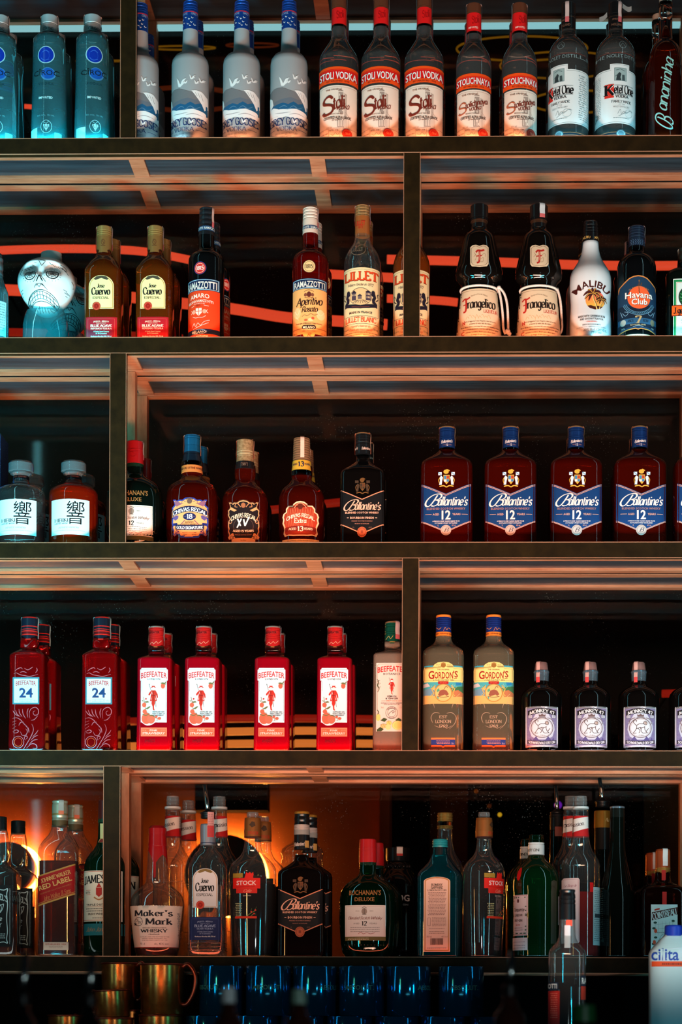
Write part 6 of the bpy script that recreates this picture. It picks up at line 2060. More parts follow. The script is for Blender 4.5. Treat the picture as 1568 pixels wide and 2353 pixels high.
S = [[(-28, 1549), (-22, 1547), (-14, 1551), (-4, 1553), (8, 1555), (18, 1553), (28, 1550)], [(-26, 1543), (-20, 1538), (-12, 1535), (-8, 1538)], [(-4, 1536), (4, 1540), (12, 1536), (16, 1533)], [(22, 1547), (26, 1541), (24, 1535)], [(-14, 1546), (-6, 1544), (2, 1547)],
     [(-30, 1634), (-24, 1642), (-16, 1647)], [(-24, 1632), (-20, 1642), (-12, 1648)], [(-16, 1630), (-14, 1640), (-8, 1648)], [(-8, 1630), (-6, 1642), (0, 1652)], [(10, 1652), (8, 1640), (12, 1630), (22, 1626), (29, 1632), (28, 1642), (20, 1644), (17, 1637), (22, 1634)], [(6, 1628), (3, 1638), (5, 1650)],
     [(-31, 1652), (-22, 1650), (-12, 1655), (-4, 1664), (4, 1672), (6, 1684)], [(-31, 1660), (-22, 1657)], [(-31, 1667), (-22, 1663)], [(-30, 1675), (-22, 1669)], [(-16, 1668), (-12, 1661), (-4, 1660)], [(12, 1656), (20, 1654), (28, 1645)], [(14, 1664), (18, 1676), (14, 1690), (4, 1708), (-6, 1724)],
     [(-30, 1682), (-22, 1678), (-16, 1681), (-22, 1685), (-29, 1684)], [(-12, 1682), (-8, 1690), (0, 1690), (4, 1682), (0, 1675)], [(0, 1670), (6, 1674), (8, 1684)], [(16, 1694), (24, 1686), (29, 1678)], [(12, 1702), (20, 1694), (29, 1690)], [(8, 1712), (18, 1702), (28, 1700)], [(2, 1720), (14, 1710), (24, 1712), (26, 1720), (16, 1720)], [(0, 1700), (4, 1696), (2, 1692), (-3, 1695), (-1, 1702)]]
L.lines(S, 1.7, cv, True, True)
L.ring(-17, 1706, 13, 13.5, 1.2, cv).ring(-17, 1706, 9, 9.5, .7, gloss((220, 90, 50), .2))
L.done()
A = 'ruby red carved gin bottle, '
GR = 'ruby carved gins'
for cx, dd, rot, lb in ((67.6, 0, 0, 'front one nearest the left edge'), (233.6, 0, 0, 'front one nearest the pink gins'), (95, .08, 0, 'behind the one nearest the left edge'), (255, .08, 0, 'behind the one nearest the pink gins')):
    k.place(cx, A + lb, rot, dd, group=GR)

# ------------------------------------------------------------------ row 4: pink gin and pale botanical gin
def guard(L, x, y, s_, rd=(196, 44, 30), wt=(236, 214, 206)):
    """small red figure in a court coat with a pike"""
    f = lambda pts: [(x + a * s_, y + b * s_) for a, b in pts]
    L.line(f([(-10, -29), (-6, -16)]), .9 * s_, (60, 50, 50)).poly(f([(-11, -30), (-9.4, -31), (-8.6, -27)]), (60, 50, 50))
    L.poly(f([(-4, -26), (4, -26), (3.4, -22.6), (-3.4, -22.6)]), rd).line(f([(-6, -22), (6, -22)]), 1.4 * s_, rd).ell(x, y - 19.6 * s_, 3.2 * s_, 3.4 * s_, wt, 14).poly(f([(-3, -18), (3, -18), (2, -14), (-2, -14)]), (230, 226, 222))
    L.poly(f([(-5, -15), (5, -15), (6, -2), (8.5, 10), (-8.5, 10), (-6, -2)]), rd).poly(f([(-5, -15), (-11, -8), (-12, -4), (-9, -3), (-5, -9)]), rd).poly(f([(5, -15), (10, -6), (11, 2), (8.6, 3), (5, -8)]), rd)
    L.line(f([(0, -14), (0, 10)]), 1.2 * s_, (120, 20, 16)).line(f([(-5.6, -3), (5.6, -3)]), 1.2 * s_, (120, 20, 16)).lines([f([(-5, 2), (-5.6, 8)]), f([(4.6, 2), (5.4, 8)]), f([(-4, -12), (-3, -6)])], 1 * s_, wt)
    L.poly(f([(-4, 10), (4, 10), (4, 16), (1.5, 22), (2, 29), (4, 31.5), (1, 32), (-1, 30), (-2, 22), (-4.4, 16)]), rd).line(f([(5, 10), (6.5, 24)]), .8 * s_, (60, 50, 50)).ell(x + 10 * s_, y + 4.6 * s_, 2 * s_, 1.6 * s_, (230, 200, 190), 10)


def pinkgin(cx, botanic):
    if not botanic:
        k = Kind('gin_bottle', cx, 4, 0.058, [(1489, 18), (1505, 18.6, 2), (1507, 20, 2), (1511, 27, 3), (1515, 34, 5), (1519, 39.3, 7), (1522, 40, 8), (1640, 40.4, 8), (1724, 41.6, 8)], n=8, k=0.95)
        k.body(P('pink_gin', (214, 10, 34), rough=0.05, trans=0.6, ior=1.4), z1=U(cx, 1503, .058).z - k.zs)
        MB().loft(k.rings(U(cx, 1502.8, .058).z - k.zs, k.top), G_CLEAR, 36).build('glass_neck', k.root)
        r1, sv, gd = foil((206, 30, 28), .35, .35), foil((170, 150, 140), .4, .6), foil((190, 130, 60), .35, .6)
        k.cap([(1438, 1442, 16.6, 16.8, sv), (1442, 1450, 16.9, 16.9, r1, 2), (1450, 1457, 17, 17, r1), (1457, 1469, 17.2, 17.2, r1, 3), (1469, 1486, 17.2, 17.4, r1), (1486, 1488, 17.6, 17.6, gd), (1488, 1490, 17.2, 17.2, r1)])
        L = Lab(k, 'cap_lettering', hw=17.3, lift=0.0005)
        L.txt('BEEFEATER', -6, 1451, 1456, 30, (70, 12, 12), 'bold').lines([[(-14, 1482), (-8, 1476), (-4, 1480), (2, 1475), (6, 1479), (13, 1472)]], .8, (230, 150, 120), True).done()
        k.strip(1482, 8, 84, tone=(186, 178, 178), tone2=(176, 90, 96))
        o, x0 = 0, 0
        pa = (216, 222, 224)
    else:
        k = Kind('gin_bottle', cx, 4, 0.06, [(1476, 18), (1492, 18.6, 2), (1495, 21, 2), (1499, 29, 3), (1503, 37, 5), (1507, 42, 7), (1510, 43, 8), (1724, 44, 8)], n=8, k=0.95)
        k.body(P('blush_clear_gin', (222, 176, 150), rough=0.04, trans=0.75, ior=1.4))
        gn = foil((10, 70, 52), .35, .35)
        k.cap([(1425, 1429, 17, 17.4, foil((200, 140, 100), .4, .6)), (1429, 1440, 17.5, 17.5, gn, 2), (1440, 1446, 17.6, 17.6, gn), (1446, 1456, 17.8, 17.8, gn, 2), (1456, 1472, 17.8, 18, gn), (1472, 1474.5, 18.2, 18.2, foil((190, 140, 70), .35, .6)), (1474.5, 1477, 18, 18, gn)])
        L = Lab(k, 'cap_lettering', hw=18, lift=0.0005)
        L.lines([[(-15, 1468), (-8, 1460), (-4, 1466), (2, 1459)]], .9, (190, 150, 80), True).done()
        k.strip(1466, 13, 42, tone=(206, 170, 170), tone2=(206, 96, 100))
        pa = (232, 196, 180)
    rd, nk = (200, 30, 26), (54, 44, 54)
    L = Lab(k, 'front_label', step=6)
    if not botanic:
        L.poly([(-32, 1540), (-29, 1538), (-29, 1535.6), (29, 1535.6), (29, 1538), (32, 1540), (32, 1564), (30, 1565.5), (30, 1661), (3, 1661), (0, 1663.5), (-4, 1666), (-9, 1667.5), (-15, 1668), (-20, 1666.6), (-25, 1663), (-27, 1661), (-30, 1661), (-30, 1565.5), (-32, 1564)], pa)
        L.lines([[(-28, 1600), (-28, 1568), (-30, 1563)], [(28, 1568), (28, 1657), (4, 1657)], [(28, 1568), (30, 1563)], [(-30, 1541), (-28, 1538.6), (28, 1538.6), (30, 1541)], [(-28, 1637), (-6, 1637)], [(25, 1637), (28, 1637)], [(-2, 1647), (28, 1647)]], .6, (90, 96, 100))
        L.txt('BEEFEATER', 0, 1543, 1556, 60, rd, 'bold', arc=4, sh=-.1).txt('LONDON', 0, 1559, 1563, 29, nk, 'bold')
        guard(L, -1, 1602, .98)
        og, gr = (228, 92, 66), (110, 104, 60)
        L.ell(21, 1577, 5, 6.5, og).poly([(15, 1571), (20, 1569), (26, 1571), (28, 1574), (21, 1573)], gr).poly([(24, 1572), (28, 1566), (29, 1570)], gr)
        L.line([(-24, 1602), (-22, 1612), (-20, 1626), (-16, 1640)], 1, gr, False, True).ell(-22, 1621, 5, 5.6, og).ell(-21, 1636, 5, 5, og).ell(-18, 1607, 2, 2, rd, 10)
        L.poly([(-22, 1614), (-14, 1612), (-11, 1615), (-18, 1616)], gr).poly([(-20, 1630), (-10, 1624), (-7, 1625), (-14, 1631)], gr).poly([(-24, 1614), (-28, 1610), (-24, 1611)], gr)
        L.ell(-17, 1652, 11, 13, og, 24).ell(-6, 1654, 9, 10, (232, 100, 74), 24).lines([[(-26, 1642), (-18, 1645), (-10, 1641)], [(-10, 1646), (-4, 1645), (2, 1648)]], 2, gr, True).ell(6, 1648, 3, 3, og, 12).ell(13, 1652, 4.2, 3.2, og, 14).line([(2, 1650), (8, 1652), (8, 1657)], 1, gr)
        L.txt('DISTILLED GIN', 11, 1635.6, 1638.4, 27, (70, 80, 90), 'bold').txt('WITH A HINT OF', 11, 1639.6, 1642.4, 29, (70, 80, 90), 'bold').txt('STRAWBERRY', 11, 1643.4, 1646, 25, (70, 80, 90), 'bold')
        L.done()
        L = Lab(k, 'flavour_label', step=6)
        L.rect(-30, 1672.5, 30.5, 1693, (232, 96, 62)).box(-28.4, 1674.2, 29, 1691.4, .6, (240, 160, 130))
        L.txt('PINK', 0, 1676.6, 1681, 18, (240, 200, 186), 'bold').txt('STRAWBERRY', 0, 1683, 1688.4, 52, (240, 200, 186), 'bold').txt('700 ml', -22, 1677, 1680.6, 9, (240, 150, 120)).txt('37.5%', 22, 1677, 1680.6, 11, (240, 150, 120))
        L.txt('700ml', -8, 1698, 1707, 24, (96, 8, 16), mirror=True)
        L.done()
    else:
        y = 1521.7
        L.rect(-36, y, 36, 1680, pa).lines([[(-33, 1650), (-33, y + 6), (-30, y + 3), (33, y + 3)]], .6, (120, 90, 80))
        L.txt('BEEFEATER', 0, 1528, 1541, 66, rd, 'bold', arc=4, sh=-.1).txt('BOTANICS', 0, 1545, 1549.6, 39, (60, 44, 50), 'bold')
        guard(L, 0, 1575, .62)
        L.txt('LEMON', 0, 1597, 1600.8, 21, (60, 44, 46), 'bold').txt('& GINGER', 0, 1602, 1606, 29, (60, 44, 46), 'bold').txt('SPIRIT DRINK', 0, 1608.4, 1611, 26, (226, 120, 80), 'bold').lines([[(-24, 1609.8), (-14, 1609.8)], [(14, 1609.8), (24, 1609.8)]], .6, (226, 120, 80))
        L.txt('DISTILLED BOTANICALS REFRESHED', 0, 1613.6, 1616, 49, (110, 80, 76), 'bold').txt('WITH NATURAL FLAVOURS', 0, 1617, 1619, 36, (110, 80, 76), 'bold').txt('70cl', -22, 1623, 1627, 6, (200, 130, 110)).txt('37.5%', 22, 1623, 1627, 8, (200, 130, 110))
        L.ring(0, 1637, 13.6, 14, .8, (96, 84, 80)).ring(0, 1637, 9.4, 9.8, .6, (96, 84, 80)).line([(-8, 1642), (-3, 1636), (4, 1632), (2, 1638), (8, 1634)], .9, (96, 84, 80), False, True).txt('100% NATURAL', 0, 1624.4, 1627, 20, (90, 70, 66), 'bold', bend=11).txt('FLAVOURS', 0, 1648, 1650, 13, (90, 70, 66), 'bold', arc=-1.5)
        gr, ye = (60, 70, 36), (236, 190, 100)
        L.lines([[(-34, 1560), (-30, 1566), (-33, 1574), (-29, 1582), (-33, 1590)], [(-34, 1566), (-27, 1562)], [(-32, 1574), (-26, 1569)], [(-30, 1582), (-26, 1576)], [(-34, 1630), (-30, 1636), (-33, 1642)], [(34, 1572), (29, 1576)], [(34, 1646), (28, 1640)]], 2, gr, True, True)
        L.poly([(-26, 1655), (-18, 1649), (-10, 1652), (-16, 1658)], gr).poly([(-34, 1676), (-26, 1670), (-18, 1675), (-24, 1680), (-34, 1680)], gr).poly([(8, 1654), (16, 1649), (24, 1655), (14, 1658)], gr).poly([(24, 1648), (34, 1640), (36, 1654), (28, 1658)], gr)
        L.ell(-31, 1648, 5, 8, ye).ell(14, 1666, 13, 10.5, ye).ring(14, 1666, 10.6, 8.4, .8, (244, 216, 150)).ell(-6, 1661, 6, 5, ye).ell(-18, 1668, 8, 5, (226, 176, 110)).ell(-8, 1670, 6, 6.5, (238, 200, 130)).lines([[(-25, 1664), (-20, 1672)], [(-20, 1663), (-15, 1671)], [(-8, 1657), (-4, 1664)]], .8, (170, 110, 60))
        L.done()
    return k


k = pinkgin(467.6, False)
A = 'pink strawberry gin bottle with red cap, '
GR = 'pink strawberry gins'
for cx, dd, lb in ((359, 0, 'first of the front four from the left'), (467.6, 0, 'second of the front four from the left'), (627, 0, 'third of the front four from the left'), (770, 0, 'fourth of the front four, nearest the post'),
                   (377, .08, 'behind the first of the four'), (480, .08, 'behind the second of the four'), (636, .08, 'behind the third of the four'), (778, .08, 'behind the fourth of the four')):
    k.place(cx, A + lb, 0, dd, group=GR)
k = pinkgin(901.5, True)
k.place(901.5, 'pale lemon and ginger gin bottle with green cap, cut off by the right post', 0, d=.072)

# ------------------------------------------------------------------ row 4: yellow labelled clear gin
k = Kind('gin_bottle', 1018.8, 4, 0.064, [(1460, 17.8, 2), (1467, 18, 2), (1474, 19.4, 2), (1481, 24, 2), (1487, 32.5, 2.2), (1492, 40, 2.6), (1498, 45.4, 3), (1508, 47.2, 3.4), (1724, 47.4, 3.4)], n=3.4, k=0.72)
k.body(P('flint_gin_glass', (226, 196, 158), rough=0.02, trans=0.88, ior=1.45))
og, bl = P('orange_cap', (226, 116, 34), rough=.4), foil((22, 42, 110), .35, .3)
k.cap([(1411.5, 1418, 17.2, 17.6, og), (1418, 1425, 17.4, 17.4, bl, 2), (1425, 1440, 17.5, 17.6, bl, 3), (1440, 1452, 17.7, 17.8, bl), (1452, 1460.5, 17.9, 18, og)])
L = Lab(k, 'cap_lettering', hw=18, lift=0.0005)
L.lines([[(0, 1450), (4, 1442), (7, 1448), (11, 1443), (16, 1446)], [(-16, 1442), (-10, 1446), (-5, 1442)]], .9, (214, 120, 60), True).txt('COMPANY - ALEXANDER GORDON', 0, 1454.6, 1458, 52, (120, 40, 20), 'bold').done()
L = Lab(k, 'front_label', step=4)
CR, rd = (240, 206, 124), (160, 20, 20)
L.rect(-44, 1530, 44, 1536, (60, 150, 170)).rect(-46, 1566, 46, 1618, (226, 168, 96))
L.poly([(-46, 1566), (46, 1566), (46, 1584), (20, 1580), (0, 1586), (-22, 1580), (-46, 1586)], (70, 160, 166)).poly([(-46, 1586), (-30, 1582), (-14, 1590), (-20, 1600), (-46, 1598)], (110, 140, 160)).poly([(16, 1582), (46, 1576), (46, 1596), (26, 1598)], (60, 110, 70)).poly([(18, 1590), (34, 1586), (46, 1592), (46, 1600), (24, 1602)], (190, 110, 70)).poly([(28, 1568), (40, 1567), (42, 1574), (30, 1576)], (40, 120, 170)).poly([(-46, 1572), (-36, 1570), (-30, 1578), (-46, 1580)], (206, 190, 190))
L.lines([[(20, 1588), (26, 1574)], [(22, 1588), (32, 1578)], [(20, 1590), (22, 1572)], [(-20, 1588), (-28, 1576)], [(-18, 1590), (-20, 1574)], [(-30, 1600), (-24, 1592)], [(30, 1602), (38, 1594)]], 1.5, (240, 220, 150), False, True)
L.poly([(-46, 1540), (-44, 1533), (-24, 1533), (-21, 1528), (-13, 1523), (0, 1521.5), (13, 1523), (21, 1528), (24, 1533), (44, 1533), (46, 1540), (46, 1562), (44, 1568), (-44, 1568), (-46, 1562)], CR).lines([[(-23, 1537), (-43, 1537), (-43, 1564), (-24, 1564)], [(23, 1537), (43, 1537), (43, 1564), (24, 1564)]], .8, (190, 120, 60))
L.ell(0, 1529.6, 6, 5, (150, 96, 40)).lines([[(-6, 1525), (0, 1523.4), (6, 1525)]], 1.4, (150, 96, 40)).micro(-17, -8, [1527, 1530, 1533], (190, 140, 80), 1).micro(8, 17, [1527, 1530, 1533], (190, 140, 80), 1)
L.txt('THE ORIGINAL', 0, 1537.5, 1540.8, 28, (96, 30, 24), 'bold').txt('G', -27.6, 1542, 1560.5, 13, rd, 'bold').txt('ORDON', 1, 1544.5, 1560, 43, rd, 'bold').txt("'S", 28, 1542, 1557, 11, rd, 'bold').line([(24.5, 1559.4), (31.5, 1559.4)], 1.4, rd).txt('LONDON DRY GIN', 1, 1562, 1565.4, 47, (60, 40, 40), 'bold')
L.rect(-12, 1566.5, 12, 1572.5, (170, 24, 24)).txt('IMPORTED', 0, 1568, 1571, 16, (210, 90, 70), 'bold')
L.ring(0, 1593, 19.6, 20, 2, (190, 130, 60)).ell(0, 1593, 18.4, 18.8, (222, 180, 110)).poly([(-12, 1598), (-8, 1588), (0, 1585), (8, 1588), (13, 1596), (8, 1600), (4, 1597), (-2, 1599), (-8, 1601)], (150, 80, 60)).lines([[(2, 1585), (6, 1578), (10, 1581)], [(-13, 1601), (0, 1603), (13, 1601)]], 1.3, (120, 60, 40), True).poly([(-15, 1586), (-10, 1582), (-8, 1588), (-14, 1592)], (90, 150, 110)).poly([(-15, 1600), (-10, 1604), (-12, 1608)], (70, 150, 130))
L.lines([[(-18, 1576), (-26, 1584), (-22, 1594), (-27, 1600)], [(18, 1576), (26, 1584), (22, 1594), (27, 1600)]], 2, (222, 170, 80), True)
L.done()
L = Lab(k, 'embossing', step=5)
em = P('embossed_clear_glass', (190, 150, 124), rough=.1, spec=.9)
L.lines([[(-30, 1620), (-32, 1614), (-27, 1612), (-22, 1620), (-20, 1628)], [(30, 1620), (32, 1614), (27, 1612), (22, 1620), (20, 1628)], [(-26, 1642), (-18, 1638), (-8, 1640)], [(26, 1642), (18, 1638), (8, 1640)], [(24, 1640), (30, 1650), (26, 1664), (14, 1676)], [(-24, 1640), (-28, 1650), (-24, 1662)], [(-20, 1668), (-8, 1672), (0, 1668), (8, 1674), (20, 1668)]], 1.3, em, True, True)
L.txt('EST', 0, 1645, 1651, 18, em, 'serif').txt('LONDON', 0, 1655, 1662, 36, em, 'serif').txt('1769', 0, 1666, 1672, 20, em, 'serif')
L.done()
L = Lab(k, 'base_label', step=5)
L.rect(-27.5, 1696, 27.5, 1714, (26, 46, 110)).rect(-27.5, 1696, 27.5, 1700, (222, 112, 50)).poly([(-27.5, 1713), (-5, 1713), (0, 1715), (5, 1713), (27.5, 1713), (27.5, 1717), (4, 1717), (0, 1719), (-4, 1717), (-27.5, 1717)], (222, 112, 50)).micro(-16, 16, [1702.5, 1705.5, 1708.5], (180, 120, 90), 1.1).txt('75cl', 22, 1707, 1711, 6, (180, 170, 180))
L.done()
k.place(1018.8, 'clear gin bottle with yellow label and navy cap, next to the right post', 0, group='yellow labelled gins')
k.place(1134, 'clear gin bottle with yellow label and navy cap, beside the stamp labelled gins', 0, group='yellow labelled gins')

# ------------------------------------------------------------------ row 4: apothecary gin with stamp label
k = Kind('gin_bottle', 1244, 4, 0.066, [(1562, 16.4), (1572, 16.8), (1577, 18.5), (1582, 27), (1589, 38.5), (1597, 45), (1606, 47.6), (1724, 47.8)])
k.body(P('brown_apothecary_glass', (9, 6, 5), rough=0.07, spec=0.5))
st = P('shrink_stopper', (150, 106, 100), rough=.25, trans=.35)
k.cap([(1521, 1540, 14, 16.2, st), (1540, 1544, 17.6, 18.4, P('steel_ring', (150, 170, 186), rough=.25, metal=.8)), (1544, 1565, 17.2, 16.6, shell('shrink_film', (190, 206, 216), 1.6, .06, .1, (170, 190, 206), .12))], 'stopper')
k.strip(1568, 9, 150, tone=(206, 150, 140), tone2=(206, 66, 66), lift=.0035)
L = Lab(k, 'front_label', step=3)
LI, PU, WH = (196, 190, 204), (120, 106, 142), (216, 208, 214)
edge = []
for i in range(24):
    x = -37 + i * 74 / 24
    edge += [(x, 1624.6), (x + 1.5, 1623), (x + 3.08, 1624.6)]
low = [(x, 1716 + (1624.6 - y)) for x, y in reversed(edge)]
L.poly(edge + low, WH).rect(-34, 1628, 34, 1713, PU).box(-35, 1627, 35, 1714, .6, (150, 140, 160))
L.micro(-33, 33, [1630 + 3.2 * i for i in range(26)], (150, 134, 176), .9, 8)
L.poly([(-20, 1650), (-14, 1640), (0, 1637), (14, 1640), (20, 1650), (27, 1660), (29, 1676), (24, 1692), (12, 1700), (-12, 1700), (-24, 1692), (-29, 1676), (-27, 1660)], LI)
L.poly([(-30, 1706), (-26, 1696), (-22, 1702), (-14, 1692), (-8, 1700), (0, 1703), (8, 1700), (14, 1692), (22, 1702), (26, 1694), (30, 1706)], (90, 76, 126))
bn = lambda a, b, q, w: [(w * t / 5, a + q * (t / 5) ** 2) for t in range(-5, 6)] + [(w * t / 5, b + q * (t / 5) ** 2) for t in range(5, -6, -1)]
L.poly(bn(1627.5, 1639.5, 5.5, 32), (40, 32, 36)).txt('MONKEY 47', 0, 1630, 1637.6, 56, (226, 214, 216), 'serifb', arc=5)
L.poly(bn(1703.5, 1712, -4, 33), (60, 50, 60)).txt('SCHWARZWALD DRY GIN', 0, 1705.4, 1710.6, 60, (222, 210, 216), 'serifb', arc=-3.6)
L.rect(-31, 1643, -22, 1650, LI).box(-31, 1643, -22, 1650, .7, (80, 66, 80)).txt('500', -26.5, 1645, 1648.4, 6, (80, 66, 80)).rect(22, 1643, 31, 1650, LI).box(22, 1643, 31, 1650, .7, (80, 66, 80)).txt('47', 26.5, 1645, 1648.4, 5, (80, 66, 80))
BR = (110, 84, 84)
L.ell(0, 1673, 24.5, 22.5, WH).ring(0, 1673, 24.5, 22.5, 1.7, BR).ring(0, 1673, 22, 20, .5, BR)
L.poly([(-7, 1648), (-8, 1642), (-4, 1644), (0, 1640), (4, 1644), (8, 1642), (7, 1648)], BR).line([(-9, 1650), (9, 1650)], 1.6, BR).line([(-26, 1664), (-22, 1654), (-12, 1650)], 1.4, BR, False, True).line([(26, 1664), (22, 1654), (12, 1650)], 1.4, BR, False, True)
mk = (84, 60, 56)
L.lines([[(-9, 1668), (-13, 1664), (-16, 1659), (-13, 1655), (-9, 1656), (-10, 1660)], [(-9, 1668), (-3, 1664), (4, 1664), (9, 1662)], [(-9, 1668), (-9, 1674), (-13, 1681), (-16, 1685), (-9, 1685)], [(-6, 1674), (-1, 1680), (-4, 1685)], [(4, 1672), (1, 1678), (5, 1685), (16, 1684)], [(9, 1670), (10, 1678), (15, 1684)], [(-9, 1675), (-2, 1673), (4, 1673), (10, 1670)], [(7, 1660), (10, 1658), (14, 1660), (14, 1665), (10, 1666), (7, 1664), (7, 1660)], [(-1, 1671), (0, 1676)], [(12, 1682), (18, 1674)]], 1.3, mk, True)
L.ell(11, 1662, 3, 3, (180, 150, 140), 12).txt('Max', 1, 1689, 1691.4, 12, BR, 'script')
L.done()
A = 'squat dark apothecary gin with lilac stamp label, '
GR = 'stamp labelled gins'
for cx, lb in ((1244, 'first of the row beside the yellow label'), (1356.5, 'second of the row'), (1468, 'third of the row'), (1585, 'fourth, cut by the right edge')):
    k.place(cx, A + lb, 0, group=GR)

# ------------------------------------------------------------------ row 5
G_GREEN = shell('green_glass', (40, 120, 66), 1.2, 0.03, 0.04, (16, 110, 54), 0.08)
G_GREEN2 = shell('deep_green_shell', (24, 84, 44), 1.2, 0.03, 0.04, (12, 80, 40), 0.06)
LQ_WHISKY = P('bar_whisky', (160, 50, 12), rough=0.02, trans=0.78, ior=1.35)
LQ_DARK = P('coffee_liqueur', (10, 4, 3), rough=0.05)
LQ_CLEAR = P('clear_spirit', (226, 214, 210), rough=0.02, trans=0.95, ior=1.33)
# square black labelled whiskeys cut by the left edge
def jack():
    k = Kind('whiskey_bottle', 0, 5, 0.064, [(1906, 15), (1915, 17.5), (1935, 19.6), (1965, 20.5), (1982, 19), (1988, 20, 2), (1996, 30, 3), (2004, 40, 5), (2013, 44.6, 7), (2197, 45, 7)], n=7, k=0.96)
    k.body(G_EMPTY)
    k.liquid(2080, LQ_WHISKY)
    k.cap([(1876, 1890, 16.8, 17, gloss((12, 12, 12), .3)), (1890, 1892, 16.2, 16.2, gloss((12, 12, 12), .3)), (1892, 1907, 17, 17, gloss((14, 14, 14), .3))])
    L = Lab(k, 'front_label', step=6)
    bk, wh = (10, 14, 16), (190, 214, 216)
    L.rect(-40, 2035, 40, 2176, bk)
    L.line([(-29, 2043), (-20, 2046), (0, 2043), (20, 2046), (29, 2043), (27, 2056), (29, 2080), (27, 2110), (29, 2140), (27, 2158), (29, 2168), (20, 2165), (0, 2168), (-20, 2165), (-29, 2168)], 2, wh, False, True).lines([[(34, 2042), (34, 2170)]], 1.2, (120, 140, 144)).micro(33, 36, [2046 + 3 * i for i in range(40)], (120, 140, 144), 1)
    L.txt("JACK DANIEL'S", -4, 2053, 2066, 66, wh, 'serifb', arc=8).txt('Old', -8, 2073, 2082, 12, wh, 'script').ring(0, 2087, 15, 13, 1.4, wh).ring(0, 2087, 11, 9.5, .8, wh).txt('No.7', 0, 2083, 2091, 17, wh, 'serif').line([(12, 2082), (20, 2078), (17, 2090), (12, 2098)], 1.6, wh, False, True)
    L.txt('Tennessee', -12, 2106, 2116, 56, wh, 'serifb').txt('WHISKEY', -12, 2122, 2131, 54, wh, 'serifb').txt('40% Vol.', -10, 2136, 2142, 36, wh, 'serif').micro(-28, 24, [2146, 2150.5, 2155], wh, 1.8, 2)
    L.done()
    return k


k = jack()
k.place(-2, 'square black labelled whiskey bottle cut by the left edge, front one', 0, group='square black labelled whiskeys')
k.place(41, 'square black labelled whiskey bottle standing behind the one at the left edge', 4, .1, group='square black labelled whiskeys')

# square scotch with slanted red label
def walker():
    k = Kind('whisky_bottle', 137, 5, 0.07, [(1898, 18.4), (1903, 19.4, 2), (1912, 22, 2), (1922, 28, 2.2), (1932, 36, 2.8), (1946, 43.5, 4), (1960, 46, 5.5), (2197, 45, 6)], n=6, k=0.96)
    k.body(G_EMPTY)
    k.liquid(1981, LQ_WHISKY)
    sv, gd = foil((176, 166, 140), .35, .6), foil((150, 120, 70), .4, .5)
    k.cap([(1839, 1852, 18, 18, sv, 1), (1852, 1869, 18.4, 18.6, sv), (1869, 1873, 18.2, 18.2, gd), (1873, 1885, 18.6, 18.6, sv, 1), (1885, 1899, 18.2, 18.6, foil((96, 72, 44), .45, .4))])
    k.strip(1872, 12, 18, tone=(150, 140, 130), tone2=(206, 96, 66))
    L = Lab(k, 'front_label', step=5)
    L.poly([(-43, 2013), (43, 1985), (43, 2056), (-43, 2084)], (150, 14, 14)).poly([(-43, 2013), (43, 1985), (43, 1988.5), (-43, 2016.5)], (170, 120, 56)).poly([(-43, 2080), (43, 2052), (43, 2056), (-43, 2084)], (186, 140, 70)).poly([(-43, 2077), (43, 2049), (43, 2050), (-43, 2078)], (186, 140, 70))
    g = (206, 160, 90)
    L.txt('JOHNNIE WALKER', 0, 2010, 2019, 72, g, 'serif', rot=18).txt('RED LABEL', -1, 2024, 2035.5, 80, g, 'bold', rot=18).txt('BLENDED SCOTCH WHISKY', 0, 2042, 2045, 76, (160, 90, 50), 'bold', rot=18).txt('John Walker & Sons', 3, 2051, 2061, 66, (190, 110, 60), 'script', rot=18)
    L.done()
    L = Lab(k, 'base_label', step=6)
    L.rect(-29, 2165.6, 29, 2184, (214, 176, 156)).txt('ESTABLISHED 1820', 0, 2168.6, 2172, 48, (170, 50, 40), 'bold').micro(-16, 16, [2175, 2178.5], (150, 110, 96), 1).done()
    return k


k = walker()
k.place(137, 'square scotch bottle with slanted red label and silver cap, left of the post', 0, group='slanted label scotches')
k.place(172, 'square scotch bottle with grey duty strip standing behind the slanted red label', 4, .1, row=5, group='slanted label scotches')

# green irish whiskey hidden by the post
k = Kind('whiskey_bottle', 240, 5, 0.074, [(1880, 14.5), (1930, 16.5), (1944, 20), (1955, 27), (1966, 36), (1978, 43.5), (1990, 46.5), (2000, 47), (2197, 47)])
k.body(P('bottle_green_glass', (8, 34, 18), rough=.05, trans=.4))
k.cap([(1838, 1882, 14.6, 15.4, gloss((70, 16, 14), .35)), (1882, 1890, 15.8, 16, gloss((20, 50, 30), .3))])
L = Lab(k, 'neck_label', hw=17, lift=.001)
L.rect(-6, 1893, 6, 1930, (206, 180, 120)).ell(-2, 1939, 9, 12, (120, 30, 24)).ring(-2, 1939, 8, 11, 1, (200, 160, 90)).txt('JJ&S', -2, 1936, 1942, 12, (210, 170, 110), 'serif').done()
L = Lab(k, 'front_label', step=3)
CR, DK = (218, 206, 184), (24, 22, 20)
L.rect(-46, 2001, 46, 2118, CR).rect(-60, 2123, 60, 2150, (34, 104, 110)).lines([[(-44, 2003), (44, 2003)], [(-44, 2115), (44, 2115)]], .9, (190, 70, 50))
L.txt('JAMESON', 0, 2011, 2029, 80, DK, 'serifb', arc=4).poly([(-7, 2040), (7, 2040), (7, 2056), (0, 2062), (-7, 2056)], (170, 40, 30)).poly([(-6, 2039), (0, 2029), (6, 2039)], (170, 40, 30)).line([(-12, 2062), (0, 2068), (12, 2062)], 3, (170, 110, 60), False, True).txt('ESTD', -28, 2049, 2053.5, 13, DK, 'bold').lines([[(-34, 2046), (-21, 2046)], [(-34, 2056), (-21, 2056)]], .8, (190, 70, 50))
